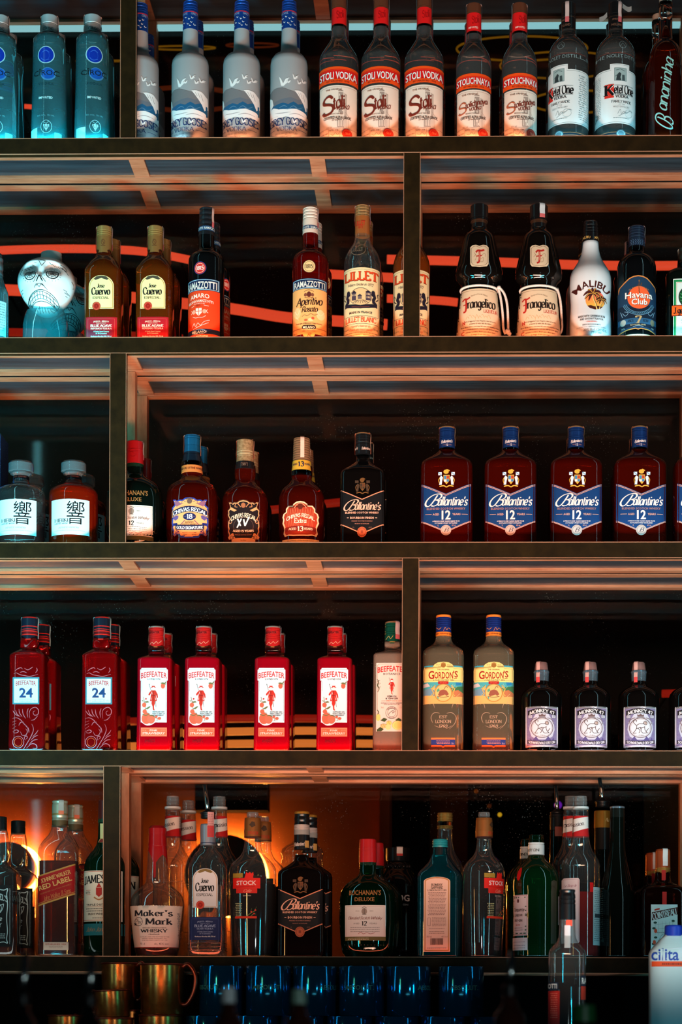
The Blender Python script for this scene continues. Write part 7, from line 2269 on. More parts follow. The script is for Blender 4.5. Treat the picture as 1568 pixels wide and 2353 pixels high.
L.txt('TRIPLE DISTILLED', 0, 2077, 2081.5, 66, DK, 'bold').line([(-36, 2084), (36, 2084)], .7, (190, 120, 90)).micro(-34, 34, [2088, 2093], (80, 70, 66), 1.6).txt('IRISH WHISKEY', 0, 2098, 2103, 54, DK, 'bold').micro(-16, 16, [2109.5], (80, 70, 66), 1.3).txt('John Jameson', 0, 2131, 2141, 66, (150, 120, 90), 'script')
L.done()
k.place(240, 'green whiskey bottle with cream label and teal band behind the left post', -6, group='green whiskeys')
k.place(276, 'green whiskey bottle standing behind the cream labelled one by the post', 0, d=.236, group='green whiskeys')

# waxed bourbon
k = Kind('bourbon_bottle', 361, 5, 0.085, [(1940, 20), (1953, 21.5), (1985, 23), (2010, 24.6), (2019, 25.4), (2027, 26), (2033, 29), (2041, 38.5), (2050, 50), (2060, 57.5), (2072, 61.6), (2083, 62.5), (2100, 61.4), (2178, 52), (2190, 49.5), (2197, 47)], k=.8)
k.body(G_EMPTY)
k.liquid(2182, LQ_WHISKY)
wx = P('red_dipping_wax', (150, 10, 14), rough=.3, coat=.4)
k.cap([(1897, 1903, 17, 20.6, wx), (1903, 1915, 20.8, 20.8, wx), (1915, 1920, 20, 20, wx), (1920, 1938, 20.6, 21, wx), (1938, 1943, 21.6, 21.8, wx)], 'wax_cap')
L = Lab(k, 'wax_drips', step=3, vstep=6, lift=.0006)
L.poly([(-24, 1936), (24, 1936), (24, 1952), (27, 1996), (24, 1996), (20, 1970), (14, 1964), (6, 1973), (0, 1982), (-1, 2016), (-5, 2018), (-7, 1982), (-11, 1970), (-17, 1958), (-24, 1950)], wx)
L.done()
L = Lab(k, 'front_label', step=3.4, vstep=12)
CR, DK = (230, 206, 190), (36, 30, 36)
tp = [(-61 + i * 122 / 40, 2081 + (i % 2) * .8) for i in range(41)]
bt = [(-51 + i * 102 / 40, 2177 + (i % 2) * 1.2) for i in range(40, -1, -1)]
L.poly(tp + bt, CR).lines([[(-51 + i * 2.55, 2177.6) for i in range(41)]], 1.4, (150, 30, 26))
L.txt("Maker's", -3, 2092, 2105.5, 88, DK, 'serifb').txt('Mark', 10, 2111, 2125, 60, DK, 'serifb').ring(-37, 2118, 9.4, 9.8, 1.2, DK).txt('S', -40, 2112, 2118, 5, DK, 'serif').txt('IV', -34, 2117, 2123, 7, DK, 'serif').poly([(-46, 2120), (-44, 2123), (-41, 2122.6), (-43, 2125), (-42, 2128), (-45, 2126), (-48, 2128), (-47, 2124.6), (-49, 2122.6)], DK)
L.txt('KENTUCKY STRAIGHT BOURBON', 0, 2131, 2134, 54, (90, 70, 70), 'bold').txt('WHISKY', -1, 2136, 2143, 60, DK, 'serifb').txt('Handmade', -1, 2145.6, 2149, 25, (90, 70, 70), 'script')
for y, t, w in ((2152, 'DISTILLED, AGED AND BOTTLED BY THE', 66), (2156, "MAKER'S MARK DISTILLERY, INC.", 58), (2160, 'STAR HILL FARM, LORETTO, KY. USA', 58)):
    L.txt(t, 0, y, y + 2.6, w, (130, 100, 96))
L.txt('75 cl', -28, 2167, 2171.5, 12, (110, 90, 90)).txt('alc. 45% vol.', 16, 2167, 2171.5, 32, (110, 90, 90))
L.micro(50, 56, [2098 + 2.4 * i for i in range(26)], (90, 70, 76), 1)
L.done()
k.place(361, 'bourbon bottle with dripping red wax cap and cream label', 0)

# tall clear syrups with red and white neck bands
def syrup(cx, level, colr, d):
    k = Kind('syrup_bottle', cx, 5, d, [(1857, 17), (1872, 17.6), (1922, 19.4), (1940, 22), (1956, 28), (1968, 36), (1980, 42), (1992, 44.6), (2000, 43.4), (2010, 44.6), (2197, 44.6)])
    k.body(G_EMPTY)
    if level:
        k.liquid(level, colr)
    th = shell('threaded_mouth', (214, 220, 220), 1.6, .08, .08, (210, 214, 214), .12)
    k.cap([(1829, 1853, 14.4, 15, th, 3), (1853, 1858, 18.4, 18.6, P('milky_collar', (190, 196, 196), rough=.3))], 'mouth', closed=False)
    L = Lab(k, 'neck_label', step=3, vstep=6)
    L.rect(-60, 1875, 60, 1922, (176, 26, 28)).poly([(-60, 1894), (-20, 1883), (20, 1876), (60, 1868), (60, 1896), (20, 1902), (-20, 1913), (-60, 1922)], (216, 206, 200)).txt('Passion', -10, 1890, 1899, 34, (60, 40, 44), 'serif', rot=9).done()
    return k


k = syrup(1330, 2052, P('red_syrup', (176, 8, 12), rough=.03, trans=.5, ior=1.35), 0.075)
L = Lab(k, 'front_label', step=3)
L.poly([(-44, 2022), (-40, 2018), (-8, 2018), (-5, 2022), (-5, 2165), (-8, 2168), (-44, 2168)], (214, 190, 190)).line([(-42, 2021), (-8, 2021), (-7, 2165)], .8, (150, 90, 90)).txt('Le Sirop de', -26, 2032, 2038, 28, (150, 80, 90), 'script').done()
L = Lab(k, 'back_label', step=3)
L.rect(27, 2038, 62, 2172, (150, 190, 198)).micro(29, 60, [2046 + 4.4 * i for i in range(27)], (60, 90, 100), 1.4, 9).rect(31, 2100, 60, 2108, (40, 60, 70)).rect(19, 2028, 27, 2050, (190, 20, 20)).done()
k.place(1334, 'red syrup bottle with red and white neck band, right of the green gin', 0, group='banded syrup bottles')
k2 = syrup(396, None, None, .21)
Lab(k2, 'front_label', step=3).box(-20, 2026, 30, 2140, 1, (150, 110, 90)).done()
k2.place(396, 'clear syrup bottle with red and white neck band behind the waxed bourbon', 0, group='banded syrup bottles')
k2.place(432, 'clear syrup bottle farther back behind the waxed bourbon', 20, d=.306, group='banded syrup bottles')
k2.place(1312, 'clear syrup bottle with banded neck behind the red syrup', 30, d=.197, group='banded syrup bottles')
k2.place(503, 'clear bottle with pourer behind the silver tequila', 60, d=.215, group='banded syrup bottles')

# ------------------------------------------------------------------ metal pourers
m_steel = P('pourer_steel', (170, 176, 172), rough=.18, metal=1)
m_rub = P('black_rubber', (10, 10, 11), rough=.35)


def pourer(k, y_tip, y_base, hw, lean=-5, bend=0):
    """black stopper with steel spout, on top of the bottle"""
    z0, z1 = k.zf(y_base, hw), k.zf(y_tip, 5)
    r = hw * k.ps
    m = MB()
    h = .012
    rg = [(z0 - h, r * .84, r * .84, 2)]
    for i in range(3):
        z = z0 - h + i * h / 3
        rg += [(z + .0008, r * .98, r * .98, 2), (z + .0026, r * .98, r * .98, 2), (z + .0034, r * .86, r * .86, 2)]
    rg += [(z0, r * 1.06, r * 1.06, 2), (z0 + .003, r * 1.02, r * 1.02, 2), (z0 + .007, r * .5, r * .5, 2), (z0 + .012, r * .32, r * .32, 2)]
    st = m.loft(rg, m_rub, 28).build('pourer', k.root)
    x = lean * k.ps
    sp = MB().tube([(0, 0, z0 + .004), (x * .3, bend * .3, z0 + (z1 - z0) * .4), (x, bend, z1)], [.0062, .0056, .0046], m_steel, 14)
    sp.build('pourer_spout', st)


k = cuervo(477, 5, (1892, 1893, 1942, 1947, 1984, 1996, 2086, 2108, 2161, 2197), False)
k.body(G_EMPTY)
k.liquid(2035, LQ_CLEAR)
sv = foil((150, 152, 160), .35, .6)
k.cap([(1893, 1897, 17.2, 17.6, sv), (1897, 1936, 17.6, 17.8, sv), (1936, 1938, 18, 18, gloss((30, 40, 70), .3)), (1938, 1942, 17.8, 17.8, sv)])
L = Lab(k, 'cap_print', hw=17.8, lift=.0006)
L.rect(2, 1866, 15, 1924, (190, 130, 124)).rect(1.6, 1898, 15, 1924, (186, 50, 50)).micro(3, 14, [1872 + 4 * i for i in range(13)], (120, 80, 80), 1).done()
pourer(k, 1803, 1869, 17.2, -9, .004)
k.rings_done = True
for i, (ya, yb) in enumerate(((2168, 2172), (2176, 2180), (2184, 2188))):
    z = U(477, (ya + yb) / 2, k.d).z - k.zs
    r = k.R(z) + .0006
    pts = []
    for t in range(48):
        a = 2 * math.pi * t / 48
        c, q = math.cos(a), math.sin(a)
        rr = ((abs(c) / r) ** 4.6 + (abs(q) / (r * .9)) ** 4.6) ** (-1 / 4.6)
        pts.append((rr * c, rr * q, z))
    MB().tube(pts, .0016, G_CLEAR, 8, True).build('glass_ring', k.root)
k.place(477, 'silver tequila bottle with steel pourer, arched white label and blue band', -2)

# ------------------------------------------------------------------ coffee liqueur, two fill levels
def stock(cx, level, d, rot_label):
    k = Kind('liqueur_bottle', cx, 5, d, [(1923, 19), (1932, 18.8), (1945, 20), (1958, 23), (1968, 29), (1977, 39), (1986, 48), (1996, 53), (2010, 54.6), (2080, 54), (2150, 51), (2197, 49)], k=.82)
    k.body(G_EMPTY)
    k.liquid(level, LQ_DARK)
    gd = foil((140, 84, 36), .4, .5)
    k.cap([(1866, 1879, 13.6, 14, shell('threaded_mouth', ()), 2), (1879, 1884, 18, 18.6, gd), (1884, 1908, 19, 19.6, gd), (1908, 1911, 20.2, 20.2, gd), (1911, 1922, 19.8, 19.8, gd), (1922, 1924, 20, 20, gloss((60, 20, 14), .3))], 'capsule')
    L = Lab(k, 'capsule_print', hw=19.6, lift=.0006)
    L.txt('STOCK', 3, 1911, 1918, 24, (170, 40, 24), 'bold').poly([(-6, 1896), (0, 1888), (6, 1890), (8, 1898), (0, 1902)], (60, 40, 24)).done()
    L = Lab(k, 'front_label', step=4)
    rd = (206, 30, 20)
    L.rect(-42, 2018, 22, 2042, rd).rect(-34, 2042, 15, 2053, (196, 34, 24)).poly([(-14, 2018), (-10, 2004), (-6, 2008), (-2, 2004), (2, 2008), (6, 2004), (8, 2018)], rd).rect(-42, 2007, -18, 2017, (150, 120, 40)).rect(6, 2012, 22, 2018, (30, 12, 10))
    L.txt('STOCK', -10, 2024, 2034, 46, (226, 200, 196), 'bold').lines([[(-34, 2038.5), (10, 2038.5)]], .7, (120, 16, 12)).txt('Cafe', -8, 2044, 2051, 18, (226, 140, 120), 'script').txt('Licor Creme', -8, 2056, 2060, 18, (200, 180, 170))
    L.micro(-36, -20, [2076 + 4 * i for i in range(9)], (180, 170, 120), 1.6, 4).lines([[(-8, 2106), (2, 2098), (14, 2092)], [(-2, 2108), (8, 2100), (12, 2102)], [(0, 2096), (3, 2088)], [(8, 2094), (14, 2084)]], 1.5, (110, 130, 60), True, True).ell(2, 2096, 2, 2, (200, 40, 30), 10).ell(8, 2100, 2, 2, (200, 40, 30), 10).ell(11, 2092, 2, 2, (200, 40, 30), 10).rect(-36, 2106, 14, 2111, (206, 50, 24))
    L.done()
    return k


k = stock(580, 2033, .09, 0)
k.place(580, 'fluted clear bottle of dark coffee liqueur with red label, nearly full', 0, group='coffee liqueur bottles')
k.place(604, 'coffee liqueur bottle with gold capsule behind the nearly full one', 8, .1, group='coffee liqueur bottles')
k2 = stock(1112, 2168, .078, 0)
k2.place(1112, 'fluted clear coffee liqueur bottle with gold capsule, almost empty', 55, group='coffee liqueur bottles')

# opened black chevron scotch and a clear bottle behind it
def cap_open(k, q):
    gt, bk, wh = foil((180, 120, 40), .35, .6), gloss((14, 12, 13), .3), foil((190, 170, 160), .4, .4)
    k.cap([(1864, 1870, 17.4, 17.6, gt), (1870, 1895, 17.6, 17.6, bk, 2), (1895, 1907, 18, 18.2, wh, 3), (1907, 1918, 18.2, 18.2, P('grey_ring', (130, 126, 120), rough=.4)), (1918, 1952, 18, 18.8, bk)])
    L = Lab(k, 'cap_lettering', hw=18.6, lift=.0006)
    L.txt("Ballantine's", -3, 1936, 1944, 26, (200, 180, 170), 'scriptb', rot=4).rect(9, 1932, 17, 1948, (170, 130, 70)).done()


k = ballan(693, 5, .9, 2044, .9, False, P('smoked_scotch_glass', ()), 2197, cap_open)
k.place(693, 'black square scotch with chevron label and silver neck ring, on the lowest open shelf', -2, group='black chevron scotches')
k.place(711, 'black square bottle standing behind the chevron scotch on the lowest open shelf', 2, .08, group='black chevron scotches')
k = Kind('spirit_bottle', 693, 5, .27, [(1895, 14), (1930, 17), (1938, 24), (1944, 36), (1952, 46), (1964, 49), (1975, 47), (1990, 49), (2197, 49)])
k.body(G_EMPTY)
k.cap([(1872, 1897, 15, 15, P('milky_collar', ()), 3)])
k.place(694, 'clear round shouldered bottle far behind the chevron scotch with silver ring')

# opened green flask whisky
k = buchanan(845, 5, 2080.5, G_GREEN2, True)
k.place(845, 'green flask whisky with red cap and peach label, on the lowest open shelf', -7, group='dark flask whiskies')
k.place(862, 'green flask whisky standing behind the peach labelled one', 0, .1, group='dark flask whiskies')

# black gin with studded collar
k = Kind('gin_bottle', 914, 5, .3, [(1980, 26), (1990, 28), (1998, 30), (2010, 38), (2024, 45), (2040, 48), (2197, 48)])
k.body(G_BLACK)
k.cap([(1947, 1975, 27.5, 27.5, gloss((12, 12, 13), .3)), (1975, 1980, 26, 26, gloss((12, 12, 13), .3))])
sp = MB()
for i in range(18):
    a = 2 * math.pi * i / 18
    r = 28 * k.ps
    z = k.zf(1990, 28)
    sp.loft([(z - .005, .005, .005, 2), (z, .0056, .0056, 2), (z + .006, .0005, .0005, 2)], gloss((14, 14, 16), .15), 8)
    sp.v[-24:] = [(v[0] + r * math.cos(a), v[1] + r * math.sin(a), v[2]) for v in sp.v[-24:]]
sp.build('studded_collar', k.root)
k.strip(1968, 14, 10, tone=(196, 190, 186), tone2=(170, 50, 46))
L = Lab(k, 'front_lettering', step=3)
L.txt('BULLDOG', -14, 2056, 2071, 84, (190, 196, 200), 'bold').txt('LONDON DRY GIN', -8, 2077, 2081, 66, (110, 130, 140), 'bold').poly([(2, 2158), (10, 2154), (8, 2160), (10, 2166), (4, 2164)], (150, 150, 156)).txt('40% 750ml', 4, 2180, 2186, 36, (90, 96, 100)).done()
L = Lab(k, 'red_seal', step=3)
L.ell(-44, 2114, 7, 15, gloss((190, 16, 18), .2)).done()
k.place(914, 'black gin bottle with wide cap and studded collar behind the green flask')

# blue gin turned to show its back label
k = Kind('gin_bottle', 1011, 5, .07, [(1948, 15), (1962, 16), (1972, 20), (1982, 27, 2.4), (1992, 35, 3), (2001, 43, 4), (2009, 48, 5), (2018, 49, 6), (2197, 48.6, 6)], n=6, k=.72)
k.body(shell('teal_blue_glass', (52, 150, 166), 1.25, .04, .04, (14, 116, 130), .1))
k.liquid(2066, P('teal_blue_gin', (16, 120, 136), rough=.03, trans=.4, ior=1.35))
tl = P('teal_cap', (24, 120, 126), rough=.35)
k.cap([(1928, 1944, 17.6, 17.8, tl, 3), (1944, 1947, 18.4, 18, tl), (1947, 1964, 14.4, 14.6, gloss((10, 12, 14), .3))])
L = Lab(k, 'back_label', step=5)
pk, gd = (224, 178, 158), (176, 116, 50)
ar = lambda m: [(-31 + m, 2188 - m), (31 - m, 2188 - m), (31 - m, 2026)] + [((31 - m) * math.cos(a), 2026 - (10.5 - m * .6) * math.sin(a)) for a in [i * math.pi / 14 for i in range(1, 14)]] + [(-31 + m, 2026)]
L.poly(ar(0), pk).line(ar(3.4), 2.2, gd, True)
L.txt('BOMBAY', 0, 2031, 2036.6, 26, (40, 24, 24), 'serifb').txt('SAPPHIRE', 0, 2037.6, 2043, 28, (40, 24, 24), 'serifb').txt('LONDON DRY GIN', 0, 2044.4, 2048, 44, (70, 44, 44), 'serif')
for i in range(16):
    L.micro(-22 + (i % 3) * 1.4, 22 - (i % 4) * 1.2, [2051 + 3.4 * i], (130, 90, 84), 1.3, 20 + i)
L.box(-21, 2110, -15, 2128, .7, (130, 90, 84)).micro(-12, 22, [2108 + 3.3 * i for i in range(7)], (140, 100, 92), 1.1, 44).micro(-18, 18, [2134, 2141, 2145], (140, 100, 92), 1.1, 45).txt('750 ml', -18, 2151, 2155, 12, (120, 80, 76)).txt('40% vol', 18, 2151, 2155, 14, (120, 80, 76))
rnd = random.Random(4)
x = -15.0
while x < 14:
    w = rnd.choice((.6, .6, 1.1, 1.6))
    L.rect(x, 2157, x + w, 2172, (50, 34, 36))
    x += w + rnd.choice((.6, .9, 1.3))
L.micro(-24, 24, [2179], (140, 100, 92), 1.2, 46)
L.done()
k.place(1011, 'blue gin bottle with teal cap turned to show its printed back label', -11)
k = Kind('spirit_bottle', 1022, 5, .19, [(1902, 15.6), (1925, 17), (1945, 19), (1960, 24), (1975, 33), (1990, 41), (2005, 43.6), (2197, 43.6)])
k.body(G_EMPTY)
gd = foil((150, 120, 60), .3, .7)
k.cap([(1867, 1887, 17.6, 17.8, gd, 3), (1887, 1897, 17, 17, G_CLEAR), (1897, 1904, 18, 18.2, gd, 1)])
k.place(1022, 'clear bottle with gold screw cap behind the blue gin')

# green gin turned aside
k = Kind('gin_bottle', 1232, 5, .085, [(1964, 18), (1972, 19.6), (1979, 26), (1987, 36), (1998, 45), (2012, 51), (2030, 53.4), (2044, 53.6), (2052, 52.6), (2197, 52.6)])
k.body(G_GREEN)
k.liquid(2049, P('green_lit_gin', (14, 100, 52), rough=.03, trans=.45, ior=1.35))
k.cap([(1918, 1936, 17.2, 17.4, G_GREEN2, 2), (1936, 1943, 18.6, 18.8, P('milky_collar', ()), 1), (1943, 1964, 18.8, 19, P('milky_collar', ()))])
L = Lab(k, 'cap_lettering', hw=19, lift=.0006)
L.txt('LONDON DRY GIN', -4, 1951, 1957, 44, (70, 74, 70), 'serif').done()
L = Lab(k, 'front_label', step=3)
pk = (216, 190, 190)
L.poly([(-26, 2056), (26, 2056), (26, 2096), (22, 2103), (26, 2110), (26, 2150), (-26, 2150), (-26, 2110), (-22, 2103), (-26, 2096)], pk).line([(-24, 2058), (24, 2058), (24, 2148), (-24, 2148)], .9, (150, 60, 60), True)
rnd = random.Random(2)
for i in range(26):
    x, y = (rnd.uniform(-24, 24), rnd.choice((2062, 2145))) if i % 2 else (rnd.choice((-21, 21)), rnd.uniform(2062, 2146))
    L.ell(x, y, 2, 1.5, (70, 90, 70), 8)
L.ell(0, 2070, 3, 4.6, (80, 30, 34)).txt('Tanqueray', 0, 2086, 2094, 36, (50, 40, 44), 'script').txt('LONDON', 0, 2100, 2106, 26, (50, 40, 44), 'bold').txt('DRY GIN', 0, 2112, 2118, 26, (50, 40, 44), 'bold').txt('IMPORTED', 0, 2124, 2127, 14, (206, 80, 70), 'bold').micro(-14, 14, [2132, 2137], (140, 110, 110), 1)
L.rect(-26, 2155, 26, 2184, pk).micro(-20, 20, [2164, 2172, 2178], (130, 110, 120), 1.3, 3)
L.done()
L = Lab(k, 'red_seal', step=3, vstep=6)
L.ell(0, 2008, 7, 15, gloss((190, 20, 20), .2)).done()
L = Lab(k, 'back_label', step=3)
L.rect(84, 2058, 110, 2124, pk).done()
k.place(1232, 'green gin bottle turned aside with pink white label and grey neck band', -52, group='green gins')
k.place(1213, 'green gin bottle hidden behind the turned one', 30, .11, group='green gins')

# dark bottles with pourers
def wine(cx, d, top, pr, hw, cap, lab, name='wine_bottle'):
    k = Kind(name, cx, 5, d, [(top, pr), (top + 40, pr + .6), (top + 95, pr + 2), (top + 130, pr + 8), (top + 160, hw * .75), (top + 190, hw * .93), (top + 215, hw), (2197, hw)])
    k.body(P('green_black_wine_glass', (6, 10, 7), rough=.06))
    k.cap(cap)
    return k


k = wine(1280, .285, 1905, 16.6, 38, [(1868, 1880, 17, 17.6, m_rub, 2), (1880, 1907, 17, 17.4, gloss((12, 12, 12), .3))], '')
pourer(k, 1806, 1868, 16, -3, .003)
L = Lab(k, 'duty_label', hw=17.4, lift=.0006)
L.rect(-6, 1900, 10, 1922, (120, 60, 50)).done()
k.place(1280, 'dark bottle with steel pourer behind the green gin')
k = wine(1384, .245, 1950, 18, 36, [(1862, 1902, 19, 19.6, foil((160, 110, 36), .35, .6)), (1902, 1952, 18.4, 18.8, gloss((16, 13, 12), .3))], '')
L = Lab(k, 'capsule_mark', hw=19.6, lift=.0006)
L.txt('Au', 9, 1880, 1888, 9, (210, 180, 120), 'script').done()
pourer(k, 1787, 1843, 17, -7, .004)
o = k.place(1384, 'dark bottle with gold capsule and leaning steel pourer beside the wine bottle')
k = wine(1418, .1, 1856, 16.4, 41.5, [(1852, 1857, 17.2, 17.2, P('steel_ring', ())), (1857, 1878, 16.6, 16.8, gloss((14, 18, 15), .2))], '')
Lab(k, 'back_label', step=3).rect(-56, 2040, -32, 2165, (40, 70, 70)).micro(-54, -34, [2048 + 5 * i for i in range(22)], (70, 100, 100), 1.3, 6).done()
k.place(1418, 'tall dark green wine bottle right of the red syrup')

# orange liqueur in square amber glass
k = Kind('liqueur_bottle', 1523, 5, .075, [(2006, 17), (2018, 17.4, 2), (2028, 20, 2.4), (2034, 30, 4), (2040, 42, 6), (2047, 50, 7), (2056, 52, 8), (2197, 52, 8)], n=8, k=.95)
k.body(P('amber_square_glass', (44, 12, 6), rough=.05, trans=.75, ior=1.4))
oc = foil((170, 74, 36), .35, .45)
k.cap([(1951, 1956, 16, 16.8, oc), (1956, 1994, 17, 17.2, oc), (1994, 2006, 17.6, 17.6, foil((190, 130, 60), .3, .6), 2)])
k.strip(1990, 12, 14, tone=(206, 200, 196), tone2=(206, 190, 186))
L = Lab(k, 'ribbon', hw=17.6, lift=.0008)
L.rect(-4, 2000, 5, 2030, (176, 24, 16)).done()
L = Lab(k, 'front_label', step=6)
wh, rd = (206, 222, 220), (190, 50, 34)
L.rect(-6, 2050, 4, 2080, (186, 26, 18)).rect(-32, 2079, 29, 2197, wh)
L.poly([(-30, 2097), (29, 2085), (29, 2102), (-30, 2116)], (70, 26, 22)).txt('COINTREAU', 0, 2094, 2108, 56, (200, 210, 210), 'black', rot=12).poly([(-24, 2090), (-12, 2087), (-12, 2091), (-24, 2094)], rd)
L.lines([[(-22 + 8 * i, 2118), (-22 + 8 * i, 2150)] for i in range(6)], .5, (120, 150, 150)).lines([[(-24, 2126), (22, 2120)], [(-24, 2136), (22, 2132)]], .5, (120, 150, 150)).ring(2, 2160, 14, 14, .8, (110, 140, 140)).txt('ORANGE LIQUEUR', 0, 2142, 2145, 44, (80, 100, 100), 'bold')
for x, y in ((-22, 2121), (-25, 2134), (19, 2117), (-21, 2155), (-26, 2170), (20, 2170)):
    L.ell(x, y, 4, 2.6, (40, 70, 60), 12)
for x, y in ((-21, 2140), (-24, 2166)):
    L.ell(x, y, 3.6, 5, (220, 80, 50), 14)
L.txt('LIQUEUR', -4, 2160, 2164, 22, rd, 'bold')
L.done()
k.place(1523, 'square dark amber orange liqueur with white label and coppery cap', 0, group='square orange liqueurs')
k.place(1500, 'square dark amber orange liqueur standing behind the white labelled one', 0, .1, group='square orange liqueurs')

# ------------------------------------------------------------------ counter under the shelves: cups and mugs
CT = 1.447
m_blue = P('blue_anodised_metal', (14, 104, 150), rough=.1, metal=.9)
y0 = -.085


def cup(cx, ztop, h, d, rot, label, group='blue metal cups'):
    p = U(cx, 2280, d)
    r = 52 * PS(d)
    o = tag(empty('metal_cup', (p.x, d, ztop - h), math.radians(rot)), label, 'cup', group)
    if not cup.mesh:
        m = MB()
        m.loft([(0, r - .002, r - .002, 2), (.002, r, r, 2), (h - .001, r, r, 2), (h, r - .0006, r - .0006, 2), (h - .0006, r - .0018, r - .0018, 2), (.004, r - .0022, r - .0022, 2)], m_blue, 48, True, True)
        b = sharp(m.build('cup_body', o), 50)
        k = Kind.__new__(Kind)
        k.cx, k.d, k.zs, k.ps, k.k, k.top = 775, y0, ztop - h, PS(y0), 1.0, h
        k.R, k.N, k.root = (lambda z: r), (lambda z: 2.0), o
        L = Lab(k, 'lettering', step=4)
        L.txt('ABSOLUT.', 2, 2263, 2274, 66, (56, 110, 100), 'bold').done()
        cup.mesh = o
    else:
        for ch in cup.mesh.children:
            c = ch.copy()
            COL.objects.link(c)
            c.parent = o
    return o


cup.mesh = None
zt = U(784, 2207, y0 - .05).z
hh = U(784, 2207, y0 - .05).z - U(784, 2322, y0 - .05).z
low = CT + hh
zt = low + .0005 + hh
OD = ('first', 'second', 'third', 'fourth', 'fifth', 'sixth')
for i, (cx, rot) in enumerate(((510, -40), (617, -2), (724, 50), (831, -6), (938, 62), (1060, 6))):
    cup(cx, zt, hh, y0 if i % 2 == 0 else y0 - .012, rot, 'blue metal cup with pale lettering, upper tier, %s from the copper mugs' % OD[i])
for i, (cx, rot) in enumerate(((480, 30), (588, 0), (696, 40), (804, -20), (912, 10), (1020, 60), (1128, 0))):
    cup(cx, low, hh, y0 if i % 2 == 0 else y0 - .012, rot, 'blue metal cup of the lower tier, %s from the copper mugs' % (OD + ('seventh',))[i], 'lower blue metal cups')
m_cop = noisy('hammered_copper', (166, 84, 34), (200, 116, 52), 60, .25, .9, (1, 1, 1), .1)
m_rim = P('copper_rim', (150, 60, 40), rough=.3, metal=.9)


def mug(cx, d, zb, h, hw, hang, tilt, label):
    p = U(cx, 2280, d)
    r = hw * PS(d)
    o = tag(empty('copper_mug', (p.x, d, zb)), label, 'mug', 'copper mugs')
    o.rotation_euler = (0, math.radians(tilt), 0)
    sharp(MB().loft([(0, r * .94, r * .94, 2), (.002, r * .96, r * .96, 2), (h, r, r, 2), (h, r - .0016, r - .0016, 2), (.004, r * .93, r * .93, 2)], m_cop, 44).build('mug_body', o), 50)
    MB().tube([(r * math.cos(t * math.pi / 20), r * math.sin(t * math.pi / 20), h) for t in range(40)], .0024, m_rim, 8, True).build('rim', o)
    a = math.radians(hang)
    q = [(r * .97, h * .95), (r * 1.25, h * 1.0), (r * 1.58, h * .78), (r * 1.5, h * .45), (r * 1.2, h * .22), (r * .95, h * .2)]
    MB().tube([(x * math.cos(a), x * math.sin(a), z) for x, z in crom(q, 5)], .0055, m_rim, 10).build('handle', o)


PX = lambda py, d: U(400, py, d).z
mh = PX(2216, -.1) - PX(2330, -.1)
mb = PX(2331, -.1)
m2 = mb - .0005 - .11
mug(373, -.1, mb, mh, 51, -12, 0, 'largest copper mug in front, handle towards the blue cups')
mug(277, -.02, PX(2320, -.02), mh * .94, 44, -20, 0, 'copper mug half hidden behind the largest mug')
mug(259, -.135, PX(2338, -.135), PX(2277, -.135) - PX(2338, -.135), 41, 160, -3, 'short tilted copper mug left of the largest mug')
for cx, d, hw, lb in ((370, -.1, 50, 'lower copper mug under the largest mug'), (259, -.135, 48, 'lower copper mug under the short tilted mug'), (155, -.1, 44, 'lower copper mug nearest the left edge'), (300, -.02, 40, 'lower copper mug at the back carrying the half hidden mug')):
    t = (mb if cx == 370 else PX(2338, -.135) if cx == 259 else PX(2332, d) if cx == 155 else PX(2320, -.02)) - .0026
    mug(cx, d, CT, t - CT, hw, 80 if cx != 300 else 100, 0, lb)

# ------------------------------------------------------------------ bottles on the counter in front of the shelves
class Free(Kind):
    """a bottle standing on a counter: the same tools with its own floor height"""
    def __init__(s, name, cx, floor, d, prof, **kw):
        ZS['free'] = floor
        super().__init__(name, cx, 'free', d, prof, **kw)

    def put(s, label, rot=0, cat='bottle', group=None):
        p = U(s.cx, 2200, s.d)
        s.root.location = (p.x, s.d, s.zs)
        s.root.rotation_euler = (0, 0, math.radians(rot))
        return tag(s.root, label, cat, group)


k = Free('amaro_bottle', 1304, CT, -.48, [(2108, 17.6), (2135, 18.4), (2155, 20), (2166, 25), (2176, 34), (2184, 41), (2192, 43), (2400, 43)])
k.body(G_EMPTY)
k.liquid(2268, LQ_DARK)
bk = gloss((12, 12, 14), .3)
k.cap([(2043, 2060, 18, 18.4, bk, 1), (2060, 2080, 18.6, 18.8, bk, 2), (2080, 2112, 18.6, 19, bk)])
L = Lab(k, 'neck_stamp', hw=18.6, lift=.0008)
L.rect(-4, 2114, 10, 2128, (206, 70, 50)).rect(-7, 2126, 6, 2178, (190, 186, 190)).done()
L = Lab(k, 'front_label', step=3)
L.rect(30, 2241, 86, 2266, (22, 34, 50)).rect(30, 2266, 86, 2297, (170, 50, 34)).txt('RAMAZZOTTI', 62, 2246, 2260, 60, (200, 210, 206), 'bold').rect(-86, 2257, -22, 2274, (22, 34, 50)).rect(-86, 2277, -19, 2400, (170, 34, 28)).txt('RAMAZZOTTI', -52, 2260, 2271, 54, (190, 206, 206), 'bold').micro(-40, -24, [2282 + 5 * i for i in range(12)], (220, 120, 100), 1.5, 4).done()
k.put('half empty clear bitter bottle with black cap standing in front of the shelf')

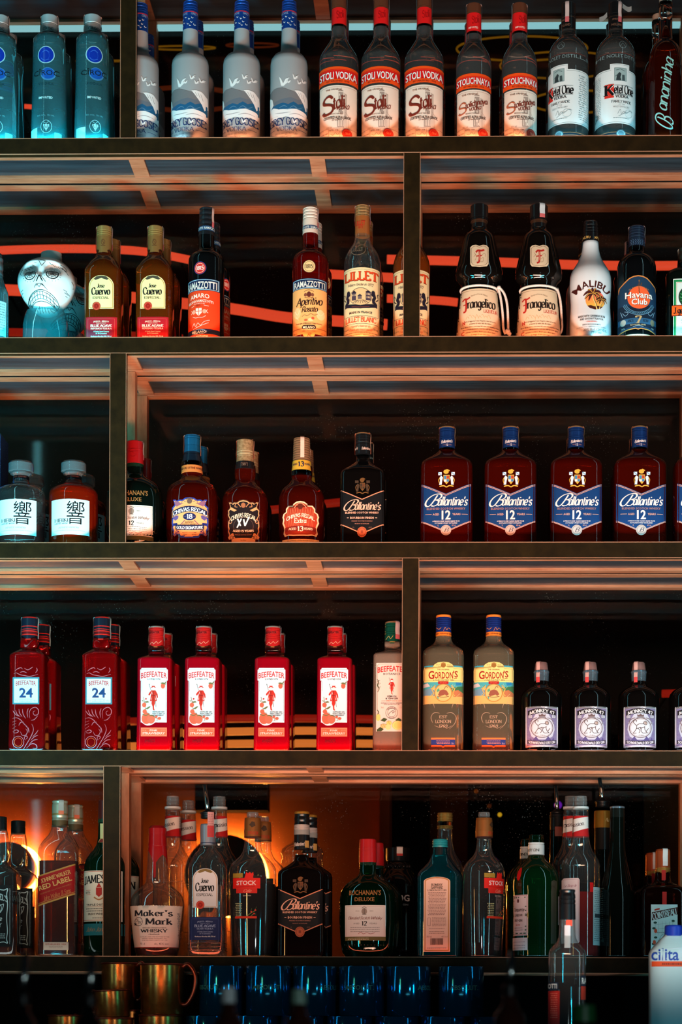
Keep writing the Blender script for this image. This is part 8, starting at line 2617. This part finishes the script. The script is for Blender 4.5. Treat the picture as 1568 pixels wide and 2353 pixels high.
k = Free('bleach_bottle', 1548, CT, -.4, [(2148, 21), (2153, 24), (2158, 30), (2170, 42, 2.4), (2182, 52, 3), (2192, 56, 3.4), (2400, 55, 3.4)], n=3.4, k=.62)
k.body(P('milky_plastic', (170, 190, 192), rough=.45), 'body')
k.cap([(2125, 2129, 19, 20, gloss((16, 40, 130), .35)), (2129, 2150, 20, 20.4, gloss((16, 40, 130), .35))])
L = Lab(k, 'front_label', step=4)
L.poly([(-55, 2184), (55, 2172), (55, 2216), (-55, 2216)], (176, 190, 196)).txt('cilita', -22, 2178, 2206, 62, (26, 60, 140), 'bold').rect(-55, 2209, 55, 2221, (206, 70, 30)).micro(-30, 40, [2213], (120, 30, 20), 4, 3)
L.done()
k.put('white plastic bottle with blue cap and blue lettering at the right edge')

# blurred things on the near bar, closer to the camera
BC = 1.02
NB = 'near bar bottles out of focus'


def near(cx, d, kind, top, label, hw, body, capm, caph, spout=None):
    k = Free(kind, cx, BC, d, [(top + caph, hw * .42), (top + caph + 20, hw * .46), (top + caph + 50, hw), (2700, hw)])
    k.body(body)
    k.cap([(top, top + caph, hw * .46, hw * .5, capm)])
    if spout:
        m = MB()
        z0, z1 = k.zf(top, 6), k.zf(top - spout, 5)
        m.tube([(0, 0, z0 - .004), (.002, 0, (z0 + z1) / 2), (.004, .006, z1)], [.0065, .0058, .005], m_steel, 12)
        m.build('pourer_spout', k.root)
    k.put(label, 0, 'bottle', NB)


dkb = P('dim_brown_bottle', (46, 18, 10), rough=.1)
near(52, -2.25, 'liquor_bottle', 2285, 'blurred dark bottle with steel pourer at bottom left corner', 34, G_BLACK, m_rub, 22, 95)
near(205, -2.25, 'liquor_bottle', 2287, 'blurred dark bottle with steel pourer left of the copper mugs', 34, G_BLACK, m_rub, 22, 95)
near(525, -2.2, 'liquor_bottle', 2268, 'blurred amber bottle with white top in front of the blue cups', 34, dkb, P('milky_collar', ()), 36)
near(687, -2.2, 'liquor_bottle', 2272, 'blurred brown bottle with pale green top in front of the blue cups', 36, dkb, P('pale_green_cap', (120, 150, 132), rough=.4), 34)
near(1172, -2.0, 'liquor_bottle', 2262, 'blurred dark red bottle with pale pourer right of the blue cups', 36, dkb, m_rub, 26, 76)
near(1342, -2.0, 'liquor_bottle', 2308, 'blurred bottle with green cap in front of the half empty bitter', 58, G_BLACK, P('green_cap', (20, 84, 40), rough=.4), 40)
